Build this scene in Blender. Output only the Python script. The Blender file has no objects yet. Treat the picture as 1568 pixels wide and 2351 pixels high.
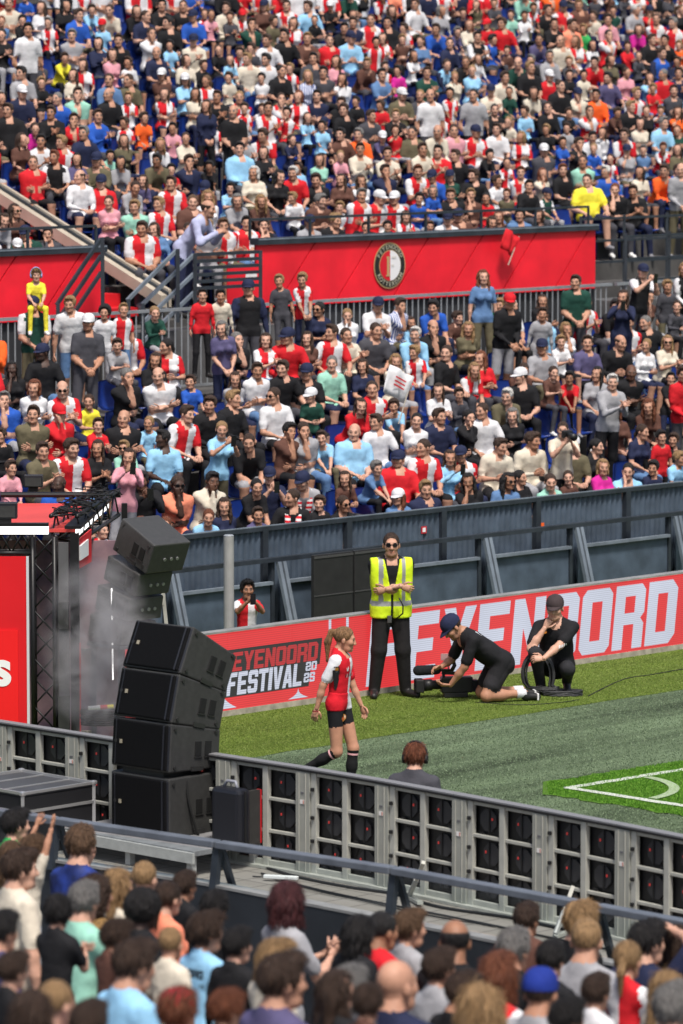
import bpy, math, random
import numpy as np
from mathutils import Vector, Matrix

# ---------------------------------------------------------------- camera, sky, sun, exposure
scene = bpy.context.scene
COL = scene.collection
R = math.radians
CAM_H = 7.0                       # eye height of the photographer in the near stand
LENS_F = 10618.0                  # focal length in units of a 1568 x 2351 picture
PITCH = math.atan((1175.5 - 100.0) / LENS_F)
cam_data = bpy.data.cameras.new('camera')
cam_data.sensor_fit = 'VERTICAL'
cam_data.sensor_height = 36.0
cam_data.lens = 36.0 * LENS_F / 2351.0
cam_data.clip_start = 1.0
cam_data.clip_end = 2000.0
cam_data.dof.use_dof = True
cam_data.dof.focus_distance = 46.0
cam_data.dof.aperture_fstop = cam_data.lens / 1000.0 / 0.060
camera = bpy.data.objects.new('camera', cam_data)
camera.location = (0, 0, CAM_H)
camera.rotation_euler = (math.pi / 2 - PITCH, 0, 0)
COL.objects.link(camera)
scene.camera = camera

SUN_ELEV, SUN_AZ = R(62), R(285)      # azimuth measured from +X, where the light comes from
world = bpy.data.worlds.new('World')
scene.world = world
world.use_nodes = True
wn = world.node_tree.nodes
sky = wn.new('ShaderNodeTexSky')
sky.sky_type = 'NISHITA'
sky.sun_disc = False
sky.sun_elevation = SUN_ELEV
sky.sun_rotation = math.pi / 2 - SUN_AZ
sky.air_density = 1.0
sky.dust_density = 4.0
sky.ozone_density = 0.6
wn['Background'].inputs['Strength'].default_value = 0.085
world.node_tree.links.new(sky.outputs['Color'], wn['Background'].inputs['Color'])
sun_data = bpy.data.lights.new('sun', 'SUN')
sun_data.energy = 2.4
sun_data.angle = R(9)
sun_data.color = (1.0, 0.95, 0.88)
sun = bpy.data.objects.new('sun', sun_data)
sd = Vector((math.cos(SUN_ELEV) * math.cos(SUN_AZ), math.cos(SUN_ELEV) * math.sin(SUN_AZ), math.sin(SUN_ELEV)))
sun.rotation_euler = sd.to_track_quat('Z', 'Y').to_euler()
sun.location = (0, 20, 40)
COL.objects.link(sun)
vs = scene.view_settings
vs.view_transform = 'Standard'
vs.look = 'None'
vs.gamma = 1.0
vs.exposure = 0.75
scene.cycles.use_denoising = True
try:
    scene.cycles.denoiser = 'OPENIMAGEDENOISE'
except Exception:
    pass
scene.cycles.max_bounces = 5
scene.cycles.diffuse_bounces = 3
scene.cycles.glossy_bounces = 2
scene.cycles.volume_bounces = 0
scene.cycles.volume_max_steps = 64
scene.cycles.volume_step_rate = 2.0

# ---------------------------------------------------------------- layout helpers (pixels of a 1568 x 2351 picture -> places)
FW = np.array([0, math.cos(PITCH), -math.sin(PITCH)])
UP = np.array([0, math.sin(PITCH), math.cos(PITCH)])
CAM = np.array([0, 0, CAM_H])
def ray(x, y):
    return FW + np.array([1.0, 0, 0]) * (x - 784) / LENS_F - UP * (y - 1175.5) / LENS_F
def G(x, y, z=0.0):                      # the point at height z
    d = ray(x, y)
    return CAM + d * (z - CAM_H) / d[2]
def proj(p):
    q = np.asarray(p, float) - CAM
    Z = q @ FW
    return 784 + LENS_F * q[0] / Z, 1175.5 - LENS_F * (q @ UP) / Z, Z
STAND_A = R(46.3)                        # the far stand runs along E1; N points up its slope
ORG = np.array([0.14, 49.28, 0.0])
E1 = np.array([math.cos(STAND_A), math.sin(STAND_A), 0])
N1 = np.array([-math.sin(STAND_A), math.cos(STAND_A), 0])
def S(t, n, z):                          # stand frame -> world
    return ORG + E1 * t + N1 * n + np.array([0, 0, z])
def on_plane(x, y, n):                   # pixel -> (t, z) on the upright plane n
    d = ray(x, y)
    k = (n - (CAM - ORG) @ N1) / (d @ N1)
    p = CAM + d * k
    return (p - ORG) @ E1, p[2]

# ---------------------------------------------------------------- materials
MATS = {}
def new_mat(name, color=(0.5, 0.5, 0.5), rough=0.7, metal=0.0, spec=0.4, noise=0.0, nscale=8.0, bump=0.0, bscale=40.0,
            emit=None, estr=0.0, coat=0.0, col2=None, stretch=None):
    if name in MATS:
        return MATS[name]
    m = bpy.data.materials.new(name)
    m.use_nodes = True
    nt = m.node_tree
    b = nt.nodes['Principled BSDF']
    c4 = (*color, 1)
    b.inputs['Base Color'].default_value = c4
    b.inputs['Roughness'].default_value = rough
    b.inputs['Metallic'].default_value = metal
    b.inputs['Specular IOR Level'].default_value = spec
    b.inputs['Coat Weight'].default_value = coat
    tc = None
    if noise or bump:
        tc = nt.nodes.new('ShaderNodeTexCoord')
        vec = tc.outputs['Object']
        if stretch:
            mp = nt.nodes.new('ShaderNodeMapping')
            mp.inputs['Scale'].default_value = stretch
            nt.links.new(vec, mp.inputs['Vector'])
            vec = mp.outputs['Vector']
    if noise:
        n = nt.nodes.new('ShaderNodeTexNoise')
        n.inputs['Scale'].default_value = nscale
        n.inputs['Detail'].default_value = 5
        nt.links.new(vec, n.inputs['Vector'])
        mx = nt.nodes.new('ShaderNodeMix')
        mx.data_type = 'RGBA'
        mx.inputs[6].default_value = tuple(max(0, c * (1 - noise)) for c in color) + (1,)
        mx.inputs[7].default_value = (*(col2 if col2 else tuple(min(1, c * (1 + noise)) for c in color)), 1)
        rp = nt.nodes.new('ShaderNodeMapRange')
        rp.inputs[1].default_value = 0.3
        rp.inputs[2].default_value = 0.7
        nt.links.new(n.outputs['Fac'], rp.inputs[0])
        nt.links.new(rp.outputs[0], mx.inputs[0])
        nt.links.new(mx.outputs[2], b.inputs['Base Color'])
    if bump:
        n2 = nt.nodes.new('ShaderNodeTexNoise')
        n2.inputs['Scale'].default_value = bscale
        n2.inputs['Detail'].default_value = 4
        nt.links.new(vec, n2.inputs['Vector'])
        bp = nt.nodes.new('ShaderNodeBump')
        bp.inputs['Strength'].default_value = min(1, bump)
        bp.inputs['Distance'].default_value = 0.02 * max(1, bump)
        nt.links.new(n2.outputs['Fac'], bp.inputs['Height'])
        nt.links.new(bp.outputs['Normal'], b.inputs['Normal'])
    if emit:
        b.inputs['Emission Color'].default_value = (*emit, 1)
        b.inputs['Emission Strength'].default_value = estr
    MATS[name] = m
    return m

# ---------------------------------------------------------------- mesh and object helpers
class MB:                                # collects shapes, then becomes ONE mesh object
    def __init__(self):
        self.v = []; self.f = []; self.mi = []
    def add(self, verts, faces, mi=0):
        o = len(self.v)
        self.v.extend([tuple(map(float, p)) for p in verts])
        self.f.extend([tuple(i + o for i in q) for q in faces])
        self.mi.extend([mi] * len(faces))
        return self
    def box(self, c, s, mi=0, M=None):
        x, y, z = [k / 2 for k in s]
        vs_ = [np.array([a * x, b * y, d * z]) for a in (-1, 1) for b in (-1, 1) for d in (-1, 1)]
        if M is not None:
            vs_ = [M @ v for v in vs_]
        vs_ = [v + np.asarray(c, float) for v in vs_]
        return self.add(vs_, [(0, 1, 3, 2), (4, 6, 7, 5), (0, 4, 5, 1), (2, 3, 7, 6), (0, 2, 6, 4), (1, 5, 7, 3)], mi)
    def tube(self, pts, r, sides=8, mi=0, flat=None, cap=True):
        pts = [np.asarray(p, float) for p in pts]
        rr = r if hasattr(r, '__len__') else [r] * len(pts)
        V = []; Fc = []
        prev = None
        for i, p in enumerate(pts):
            d = pts[min(i + 1, len(pts) - 1)] - pts[max(i - 1, 0)]
            d = d / (np.linalg.norm(d) + 1e-9)
            if flat is not None:
                a = np.asarray(flat[0], float); a = a - d * (a @ d)
            elif prev is None:
                a = np.cross(d, [0, 0, 1.0]) if abs(d[2]) < 0.9 else np.cross(d, [1.0, 0, 0])
            else:
                a = prev - d * (prev @ d)
            a = a / (np.linalg.norm(a) + 1e-9)
            prev = a
            b = np.cross(d, a)
            fl = flat[1] if flat is not None else 1.0
            for k in range(sides):
                w = 2 * math.pi * k / sides
                V.append(p + rr[i] * (a * math.cos(w) * fl + b * math.sin(w)))
        for i in range(len(pts) - 1):
            for k in range(sides):
                k2 = (k + 1) % sides
                Fc.append((i * sides + k, i * sides + k2, (i + 1) * sides + k2, (i + 1) * sides + k))
        if cap:
            Fc.append(tuple(range(sides))[::-1])
            Fc.append(tuple((len(pts) - 1) * sides + k for k in range(sides)))
        return self.add(V, Fc, mi)
    def bar(self, a, b, w, h, mi=0, up=(0, 0, 1)):      # square bar between two points
        a = np.asarray(a, float); b = np.asarray(b, float)
        d = b - a; L = np.linalg.norm(d); d = d / L
        u = np.asarray(up, float); u = u - d * (u @ d)
        if np.linalg.norm(u) < 1e-6:
            u = np.array([0, 1.0, 0]) - d * d[1]
        u = u / np.linalg.norm(u)
        s_ = np.cross(d, u)
        return self.box((a + b) / 2, (L, w, h), mi, np.column_stack([d, s_, u]))
    def ngon(self, pts, mi=0):
        return self.add(pts, [tuple(range(len(pts)))], mi)
    def prism(self, poly, off, mi=0):        # polygon (3d points) extruded by off
        n = len(poly); off = np.asarray(off, float)
        V = [np.asarray(p, float) for p in poly] + [np.asarray(p, float) + off for p in poly]
        Fc = [tuple(range(n))[::-1], tuple(range(n, 2 * n))] + [(i, (i + 1) % n, n + (i + 1) % n, n + i) for i in range(n)]
        return self.add(V, Fc, mi)
    def mesh(self, name, smooth=False):
        me = bpy.data.meshes.new(name)
        me.from_pydata(self.v, [], self.f)
        if any(self.mi):
            me.polygons.foreach_set('material_index', self.mi)
        if smooth:
            me.polygons.foreach_set('use_smooth', [True] * len(self.f))
        me.update()
        return me
    def build(self, name, mats, parent=None, smooth=False, bevel=0.0):
        me = self.mesh(name, smooth)
        return obj(name, me, mats, parent, bevel)
def obj(name, me, mats=None, parent=None, bevel=0.0):
    o = bpy.data.objects.new(name, me)
    COL.objects.link(o)
    if mats is not None and len(me.materials) == 0:
        for m in (mats if isinstance(mats, (list, tuple)) else [mats]):
            me.materials.append(m)
    if parent is not None:
        o.parent = parent
    if bevel:
        b = o.modifiers.new('bevel', 'BEVEL'); b.width = bevel; b.segments = 2; b.limit_method = 'ANGLE'
    return o
def tag(o, label=None, cat=None, group=None, kind=None):
    if label: o['label'] = label
    if cat: o['category'] = cat
    if group: o['group'] = group
    if kind: o['kind'] = kind
    return o
def empty(name, loc=(0, 0, 0), rz=0.0):
    o = bpy.data.objects.new(name, None)
    o.empty_display_size = 0.2
    COL.objects.link(o)
    o.location = tuple(map(float, loc)); o.rotation_euler = (0, 0, rz)
    return o
# ---------------------------------------------------------------- people: one continuous skin grown from a posed skeleton
SKIN, TOPR, TOPL, SLVR, SLVL, FORE, THIGH, SHIN, SHOE, LIP, EYE, BROW, BEARD, EXTRA = range(14)
def unit(v):
    v = np.asarray(v, float); return v / (np.linalg.norm(v) + 1e-9)
def surface_nets(V, org, h):
    ins = V < 0
    nx, ny, nz = V.shape
    c = ins[:-1, :-1, :-1].astype(np.int8)
    s = np.zeros((nx - 1, ny - 1, nz - 1), np.int8)
    for dx in (0, 1):
        for dy in (0, 1):
            for dz in (0, 1):
                s += ins[dx:nx - 1 + dx, dy:ny - 1 + dy, dz:nz - 1 + dz]
    act = (s > 0) & (s < 8)
    idx = -np.ones(act.shape, np.int64)
    I, J, K = np.nonzero(act)
    idx[I, J, K] = np.arange(len(I))
    acc = np.zeros((len(I), 3)); cnt = np.zeros(len(I))
    for ax in range(3):
        o1, o2 = [a for a in range(3) if a != ax]
        for p in (0, 1):
            for q in (0, 1):
                d0 = [0, 0, 0]; d0[o1] = p; d0[o2] = q
                d1 = list(d0); d1[ax] = 1
                a = V[I + d0[0], J + d0[1], K + d0[2]]; b = V[I + d1[0], J + d1[1], K + d1[2]]
                m = (a < 0) != (b < 0)
                t = np.where(m, a / np.where(m, a - b, 1), 0)
                pos = np.zeros((len(I), 3)); pos[:, o1] = p; pos[:, o2] = q; pos[:, ax] = t
                acc += pos * m[:, None]; cnt += m
    P = np.stack([I, J, K], 1) + acc / np.maximum(cnt, 1)[:, None]
    P = P * h + org
    faces = []
    for ax in range(3):
        o1, o2 = (ax + 1) % 3, (ax + 2) % 3
        sl0 = [slice(None)] * 3; sl1 = [slice(None)] * 3
        sl0[ax] = slice(0, -1); sl1[ax] = slice(1, None)
        a = ins[tuple(sl0)]; b = ins[tuple(sl1)]
        ch = a != b
        g = np.nonzero(ch)
        g = [x.copy() for x in g]
        ok = (g[o1] > 0) & (g[o2] > 0) & (g[o1] < V.shape[o1] - 1) & (g[o2] < V.shape[o2] - 1)
        g = [x[ok] for x in g]
        fl = a[tuple(g)]
        def ci(p, q):
            w = [x.copy() for x in g]; w[o1] = w[o1] - p; w[o2] = w[o2] - q
            return idx[tuple(w)]
        q = np.stack([ci(1, 1), ci(0, 1), ci(0, 0), ci(1, 0)], 1)
        q[~fl] = q[~fl][:, ::-1]
        faces.append(q)
    return P, np.concatenate(faces)

class Body:
    """SDF primitives: tapered capsules with an optional flattened axis, and ellipsoids."""
    def __init__(self):
        self.p = []
    def cap(self, a, b, ra, rb, zone, flat=None, k=0.02, cut=None):
        # cut = (t, zone2): past t along a->b the zone is zone2
        self.p.append(('c', np.asarray(a, float), np.asarray(b, float), ra, rb, zone, flat, k, cut)); return self
    def ell(self, c, r, zone, Rm=None, k=0.02, neg=False):
        self.p.append(('n' if neg else 'e', np.asarray(c, float), np.asarray(r, float), Rm, None, zone, None, k, None)); return self
    def dist(self, q, X):
        if q[0] == 'c':
            _, a, b, ra, rb, z, flat, k, cut = q
            W = X - a; d = b - a
            if flat is not None:
                ax, f = unit(flat[0]), flat[1]
                comp = W @ ax
                W = W + np.multiply.outer(comp * (1 / f - 1), ax)
                d = d + ax * (d @ ax) * (1 / f - 1)
            L2 = d @ d + 1e-12
            t = np.clip((W @ d) / L2, 0, 1)
            W = W - np.multiply.outer(t, d)
            return np.sqrt((W * W).sum(-1)) - (ra + (rb - ra) * t), t
        _, c, r, Rm = q[:4]
        W = X - c
        if Rm is not None:
            W = W @ Rm
        e = W / r
        k0 = np.sqrt((e * e).sum(-1)) + 1e-9
        k1 = np.sqrt((e * e / (r * r)).sum(-1)) + 1e-9
        return k0 * (k0 - 1) / k1, None
    def bounds(self):
        lo = []; hi = []
        for q in self.p:
            if q[0] == 'c':
                r = max(q[3], q[4])
                lo.append(np.minimum(q[1], q[2]) - r); hi.append(np.maximum(q[1], q[2]) + r)
            elif q[0] == 'e':
                lo.append(q[1] - max(q[2])); hi.append(q[1] + max(q[2]))
        return np.min(lo, 0), np.max(hi, 0)
    def field(self, X, disp=None):
        D = np.full(X.shape[:-1], 9.0)
        for q in self.p:
            d, _ = self.dist(q, X)
            k = q[7]
            if q[0] == 'n':
                m = np.clip(0.5 - 0.5 * (D + d) / k, 0, 1)
                D = D * (1 - m) + (-d) * m + k * m * (1 - m)
            else:
                m = np.clip(0.5 + 0.5 * (d - D) / k, 0, 1)
                D = d * (1 - m) + D * m - k * m * (1 - m)
        if disp is not None:
            D = D + disp(X)
        return D
    def mesh(self, h, disp=None, clip=None, half=True, zonefn=None):
        lo, hi = self.bounds()
        lo = lo - 2.5 * h; hi = hi + 2.5 * h
        n = np.ceil((hi - lo) / h).astype(int) + 1
        ax = [lo[i] + h * np.arange(n[i]) for i in range(3)]
        X = np.stack(np.meshgrid(*ax, indexing='ij'), -1)
        D = np.full(X.shape[:-1], 9.0)
        for q in self.p:                             # each primitive touches only its own neighbourhood
            k = q[7]; pad = 3 * h + k
            if q[0] == 'c':
                r = max(q[3], q[4]); l_, h_ = np.minimum(q[1], q[2]) - r, np.maximum(q[1], q[2]) + r
            else:
                r = max(q[2]) if q[3] is not None else q[2]; l_, h_ = q[1] - r, q[1] + r
            i0 = np.clip(np.floor((l_ - pad - lo) / h).astype(int), 0, n); i1 = np.clip(np.ceil((h_ + pad - lo) / h).astype(int) + 1, 0, n)
            if np.any(i1 <= i0): continue
            sl = tuple(slice(a, b) for a, b in zip(i0, i1))
            d, _ = self.dist(q, X[sl]); Ds = D[sl]
            if q[0] == 'n':
                m = np.clip(0.5 - 0.5 * (Ds + d) / k, 0, 1); D[sl] = Ds * (1 - m) + (-d) * m + k * m * (1 - m)
            else:
                m = np.clip(0.5 + 0.5 * (d - Ds) / k, 0, 1); D[sl] = d * (1 - m) + Ds * m - k * m * (1 - m)
        if disp is not None:
            D = D + np.where(np.abs(D) < 6 * h, disp(X), 0)
        if clip is not None:
            D = np.maximum(D, clip(X))
        P, Fq = surface_nets(D, lo, h)
        C = P[Fq].mean(1)
        best = np.full(len(C), 9.0); Z = np.zeros(len(C), int)
        for q in self.p:
            if q[0] == 'n':
                continue
            d, t = self.dist(q, C)
            z = np.full(len(C), q[5])
            if q[8] is not None:
                z = np.where(t > q[8][0], q[8][1], z)
            m = d < best
            best = np.where(m, d, best); Z = np.where(m, z, Z)
        if half:
            Z = np.where((Z == TOPR) & (C[:, 0] > 0), TOPL, Z)
        if zonefn is not None:
            Z = zonefn(C, Z)
        return P, Fq, Z

def ik(a, c, l1, l2, pole):
    a = np.asarray(a, float); c = np.asarray(c, float)
    d = c - a; L = np.linalg.norm(d)
    if L > (l1 + l2) * 0.995:
        c = a + d / L * (l1 + l2) * 0.995; d = c - a; L = np.linalg.norm(d)
    u = d / L
    x = (l1 * l1 - l2 * l2 + L * L) / (2 * L)
    hgt = math.sqrt(max(l1 * l1 - x * x, 0))
    p = np.asarray(pole, float); p = p - u * (p @ u)
    return a + u * x + unit(p) * hgt, c

def rotm(ax, ang):
    return np.array(Matrix.Rotation(ang, 3, Vector(ax)))
HEAD_CACHE = {}
def head_mesh(h, female=False, kid=False):
    key = (h, female, kid)
    if key in HEAD_CACHE:
        return HEAD_CACHE[key]
    b = Body()
    jw = 0.85 if female else (0.86 if kid else 1.0)
    b.ell((0, 0.014, 0.03), (0.077, 0.096, 0.09), SKIN)
    b.ell((0, -0.032, -0.035), (0.060 * (0.5 + 0.5 * jw), 0.060, 0.078), SKIN, k=0.03)
    b.cap((-0.030 * jw, -0.045, -0.088), (0.030 * jw, -0.045, -0.088), 0.030, 0.030, SKIN, k=0.03)
    b.ell((0, -0.078, -0.098), (0.022 * jw, 0.018, 0.018), SKIN, k=0.025)
    b.cap((-0.034, -0.074, 0.026), (0.034, -0.074, 0.026), 0.016, 0.016, SKIN, k=0.02)
    for s in (-1, 1):
        b.ell((s * 0.045, -0.062, -0.022), (0.022, 0.024, 0.022), SKIN, k=0.03)
        b.ell((s * 0.032, -0.098, 0.006), (0.017, 0.016, 0.011), SKIN, k=0.012, neg=True)
        b.ell((s * 0.032, -0.0775, 0.004), (0.011, 0.013, 0.0075), EYE, k=0.004)
        b.ell((s * 0.079, 0.014, -0.012), (0.010, 0.020, 0.031), SKIN, Rm=rotm((0, 0, 1), s * 0.4), k=0.008)
    b.cap((0, -0.088, 0.016), (0, -0.109, -0.030), 0.009, 0.0135, SKIN, k=0.014)
    b.cap((-0.011, -0.098, -0.033), (0.011, -0.098, -0.033), 0.009, 0.009, SKIN, k=0.01)
    b.ell((0, -0.088, -0.062), (0.021, 0.0105, 0.0045), LIP, k=0.006)
    b.ell((0, -0.086, -0.070), (0.018, 0.0105, 0.005), LIP, k=0.006)
    nr = 0.047 if (female or kid) else 0.056
    b.cap((0, 0.028, -0.06), (0, 0.034, -0.15), nr, nr * 1.02, SKIN, k=0.03)
    def zf(C, Z):
        br = (abs(abs(C[:, 0]) - 0.034) < 0.017) & (abs(C[:, 2] - 0.026) < 0.0048) & (C[:, 1] < -0.06)
        Z = np.where(br, BROW, Z)
        bd = (Z == SKIN) & (C[:, 1] < 0.0) & (C[:, 2] < -0.045) & (C[:, 2] > -0.125) & (C[:, 1] < -0.02 + 0.3 * (-0.045 - C[:, 2]))
        bd |= (Z == SKIN) & (abs(C[:, 0]) < 0.03) & (C[:, 1] < -0.08) & (C[:, 2] < -0.043)
        return np.where(bd, BEARD, Z)
    r = b.mesh(h, half=False, zonefn=zf)
    HEAD_CACHE[key] = r
    return r

def hand_parts(W, d, nrm, side, curl=0.5, scale=1.0, sides=5, splay=0.12):
    """palm and five fingers. d: pointing direction, nrm: back of the hand, side: +1 when the thumb is on the d x nrm side"""
    m = MB()
    d = unit(d); nrm = unit(nrm - d * (np.asarray(nrm) @ d)); s = np.cross(d, nrm)
    k = scale
    m.tube([W - d * 0.02 * k, W + d * 0.015 * k, W + d * 0.05 * k, W + d * 0.088 * k, W + d * 0.1 * k], [0.026 * k, 0.028 * k, 0.038 * k, 0.039 * k, 0.030 * k], 8, SKIN, flat=(nrm, 0.45))
    for i in range(4):
        off = (i - 1.5) * 0.0205 * k
        L = [0.076, 0.086, 0.080, 0.062][i] * k
        p = W + d * (0.088 - 0.004 * abs(i - 1)) * k - s * side * off * -1
        p = W + d * (0.088 - 0.004 * abs(i - 1)) * k + s * side * (-off)
        dd = unit(d + s * side * (-off) / k * splay * 12)
        pts = [p]
        a = 0.0
        for sg in (0.45, 0.32, 0.23):
            a += curl * 0.75
            q = unit(dd * math.cos(a) - nrm * math.sin(a))
            pts.append(pts[-1] + q * L * sg)
        m.tube(pts, [0.0095 * k, 0.0092 * k, 0.0085 * k, 0.006 * k], sides, SKIN)
    p = W + d * 0.025 * k + s * side * 0.026 * k
    t1 = unit(d * 0.75 + s * side * 0.75 - nrm * 0.25); t2 = unit(d * 1.0 + s * side * 0.25 - nrm * (0.2 + 0.4 * curl))
    m.tube([p, p + t1 * 0.042 * k, p + t1 * 0.042 * k + t2 * 0.032 * k, p + t1 * 0.042 * k + t2 * 0.058 * k], [0.013 * k, 0.0115 * k, 0.010 * k, 0.007 * k], sides, SKIN)
    return m

def figure(pose='lap', stand=False, build='m', yaw=0.0, pitch=0.0, longsl=False, shorts=False, lean=None, h=0.027, hh=0.0110, custom=None):
    """returns verts, quads+faces, zones and the head frame (4x4) in the figure's own space: it looks along -y, feet on z=0"""
    f = build in ('f', 'g'); kid = build in ('k', 'g'); heavy = build == 'h'
    sw = {'m': 0.170, 'h': 0.184, 'f': 0.145, 'k': 0.142, 'g': 0.136}[build]       # half shoulder width
    wide = {'m': 1.0, 'h': 1.28, 'f': 0.92, 'k': 0.84, 'g': 0.80}[build]
    wide *= (custom or {}).get('wd', 1.0); sw *= 0.5 + 0.5 * (custom or {}).get('wd', 1.0)
    c = dict(hipz=0.93 if stand else 0.54, lean=4 if stand else 8, hipw=0.086, twist=0.0)
    if lean is not None: c['lean'] = lean
    if pose == 'knees' and lean is None: c['lean'] = 32
    if pose == 'rail' and lean is None: c['lean'] = 26
    if custom: c.update(custom)
    hip = np.array(c.get('hip', (0, 0, c['hipz'])), float)
    LM = rotm((1, 0, 0), R(c['lean']))              # leaning forward brings the chest to -y
    if c['twist']:
        LM = rotm((0, 0, 1), R(c['twist'])) @ LM
    if c.get('side'):
        LM = rotm((0, 1, 0), R(c['side'])) @ LM
    tz = lambda x, y, z: hip + LM @ np.array([x, y, z], float)
    chest = tz(0, 0.0, 0.30); neck = tz(0, 0.01, 0.50)
    shL = tz(sw, 0.005, 0.432); shR = tz(-sw, 0.005, 0.432)
    X = LM @ np.array([1.0, 0, 0]); Fd = LM @ np.array([0, -1.0, 0]); Ud = LM @ np.array([0, 0, 1.0])
    HM = rotm((0, 0, 1), R(c['twist'] + yaw)) @ rotm((1, 0, 0), R(c['lean'] * 0.25 + pitch))
    if c.get('tilt'): HM = rotm((0, 1, 0), R(c['tilt'])) @ HM
    hs = 0.95 if not kid else 1.05
    if f and not kid: hs = 0.93
    if 'hs' in c: hs *= c['hs']
    hc = neck + Ud * 0.035 + HM @ np.array([0, -0.03, 0.105]) * hs
    b = Body()
    fl = (Fd, 0.66 if not heavy else 0.82)
    wl = 0.125 * wide
    if f and not c.get('boxy'):
        b.cap(tz(0, 0, 0.02), tz(0, 0, 0.17), 0.155 * (1.0 if not kid else 0.85), 0.122 * wide, TOPR, flat=fl)
        b.cap(tz(0, 0, 0.17), tz(0, 0, 0.36), 0.122 * wide, 0.148 * wide, TOPR, flat=fl, k=0.05)
        if not kid:
            for s in (-1, 1):
                b.ell(tz(s * 0.068, -0.085, 0.315), (0.06, 0.058, 0.062), TOPR, k=0.04)
    else:
        b.cap(tz(0, 0, 0.02), tz(0, 0, 0.18), 0.150 * wide, 0.146 * wide, TOPR, flat=fl)
        b.cap(tz(0, 0, 0.18), tz(0, -0.005, 0.36), 0.146 * wide, 0.168 * (0.5 + 0.5 * wide), TOPR, flat=fl, k=0.05)
        if heavy:
            b.ell(tz(0, -0.09, 0.13), (0.15, 0.12, 0.15), TOPR, k=0.06)
    b.cap(tz(-sw * 0.70, 0, 0.405), tz(sw * 0.70, 0, 0.405), 0.070, 0.070, TOPR, flat=(Fd, 0.95), k=0.05)
    b.cap(tz(-sw * 0.78, 0.012, 0.432), tz(0, 0.03, 0.505), 0.050, 0.05, TOPR, k=0.045)
    b.cap(tz(sw * 0.78, 0.012, 0.432), tz(0, 0.03, 0.505), 0.050, 0.05, TOPR, k=0.045)
    nr = 0.046 if (f or kid) else 0.057
    b.cap(tz(0, 0.02, 0.47), hc + HM @ np.array([0, 0.03, -0.05]), nr * 1.04, nr * 0.95, SKIN, k=0.025)
    # pelvis and legs
    hw = c['hipw']
    hj = [hip + np.array([s * hw, 0, -0.01]) for s in (-1, 1)]
    b.cap(hj[0] + [0, 0.01, 0.03], hj[1] + [0, 0.01, 0.03], 0.094 * (0.4 + 0.6 * wide) * c.get('pelv', 1.0), 0.094 * (0.4 + 0.6 * wide) * c.get('pelv', 1.0), THIGH, k=0.05)
    legs = c.get('legs')
    ls = 0.86 if kid else 1.0
    if legs is None:
        if stand:
            sp = c.get('spread', 0.115)
            legs = [((-sp, -0.02, 0.49), (-sp - 0.01, 0.03, 0.085), (-sp - 0.04, -0.14, 0.035)), ((sp, -0.02, 0.49), (sp + 0.01, 0.03, 0.085), (sp + 0.04, -0.14, 0.035))]
        else:
            sp = 0.15 if not f else 0.10
            legs = [((-sp, -0.43, 0.53), (-sp - 0.01, -0.40, 0.085), (-sp - 0.03, -0.57, 0.035)), ((sp, -0.43, 0.53), (sp + 0.01, -0.42, 0.085), (sp + 0.03, -0.59, 0.035))]
    slim = c.get('slim', 1.0) * (0.82 if kid else (0.92 if f else 1.0))
    for j, (kn, an, toe) in zip(hj, legs):
        kn, an, toe = map(lambda q: np.asarray(q, float), (kn, an, toe))
        if c.get('bare'):
            b.cap(j, kn, 0.090 * slim, 0.058 * slim, THIGH, k=0.03, cut=(c['bare'], SKIN))
            b.cap(kn, an + (kn - an) * 0.55, 0.055 * slim, 0.055 * slim, SHIN, k=0.03)
            b.cap(an + (kn - an) * 0.6, an, 0.055 * slim, 0.037, SHIN, k=0.03)
        elif shorts:
            b.cap(j, j + (kn - j) * c.get('shortcut', 0.9), 0.100 * slim, 0.088 * slim, THIGH, k=0.03)
            b.cap(j, kn, 0.082 * slim, 0.057 * slim, SHIN, k=0.01)
            b.cap(kn, an, 0.054 * slim, 0.036, SHIN, k=0.02)
            b.cap(an + (kn - an) * 0.6, an + (kn - an) * 0.7, 0.054 * slim, 0.05 * slim, SHIN, k=0.03)
        else:
            b.cap(j, kn, 0.090 * slim, 0.068 * slim, THIGH, k=0.03)
            b.cap(kn, an, 0.068 * slim, 0.052 * slim, SHIN, k=0.03, cut=(2, SHIN))
        dt = unit(toe - an)
        b.cap(an + [0, 0.0, -0.03], toe, 0.043, 0.036, SHOE, k=0.015)
        b.cap(an + [0, 0.02, -0.035], an + [0, 0, -0.01], 0.042, 0.042, SHOE, k=0.015)
    # arms
    cz = hip[2] + 0.30
    face = hc + HM @ np.array([0, -0.10, -0.02])
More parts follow.
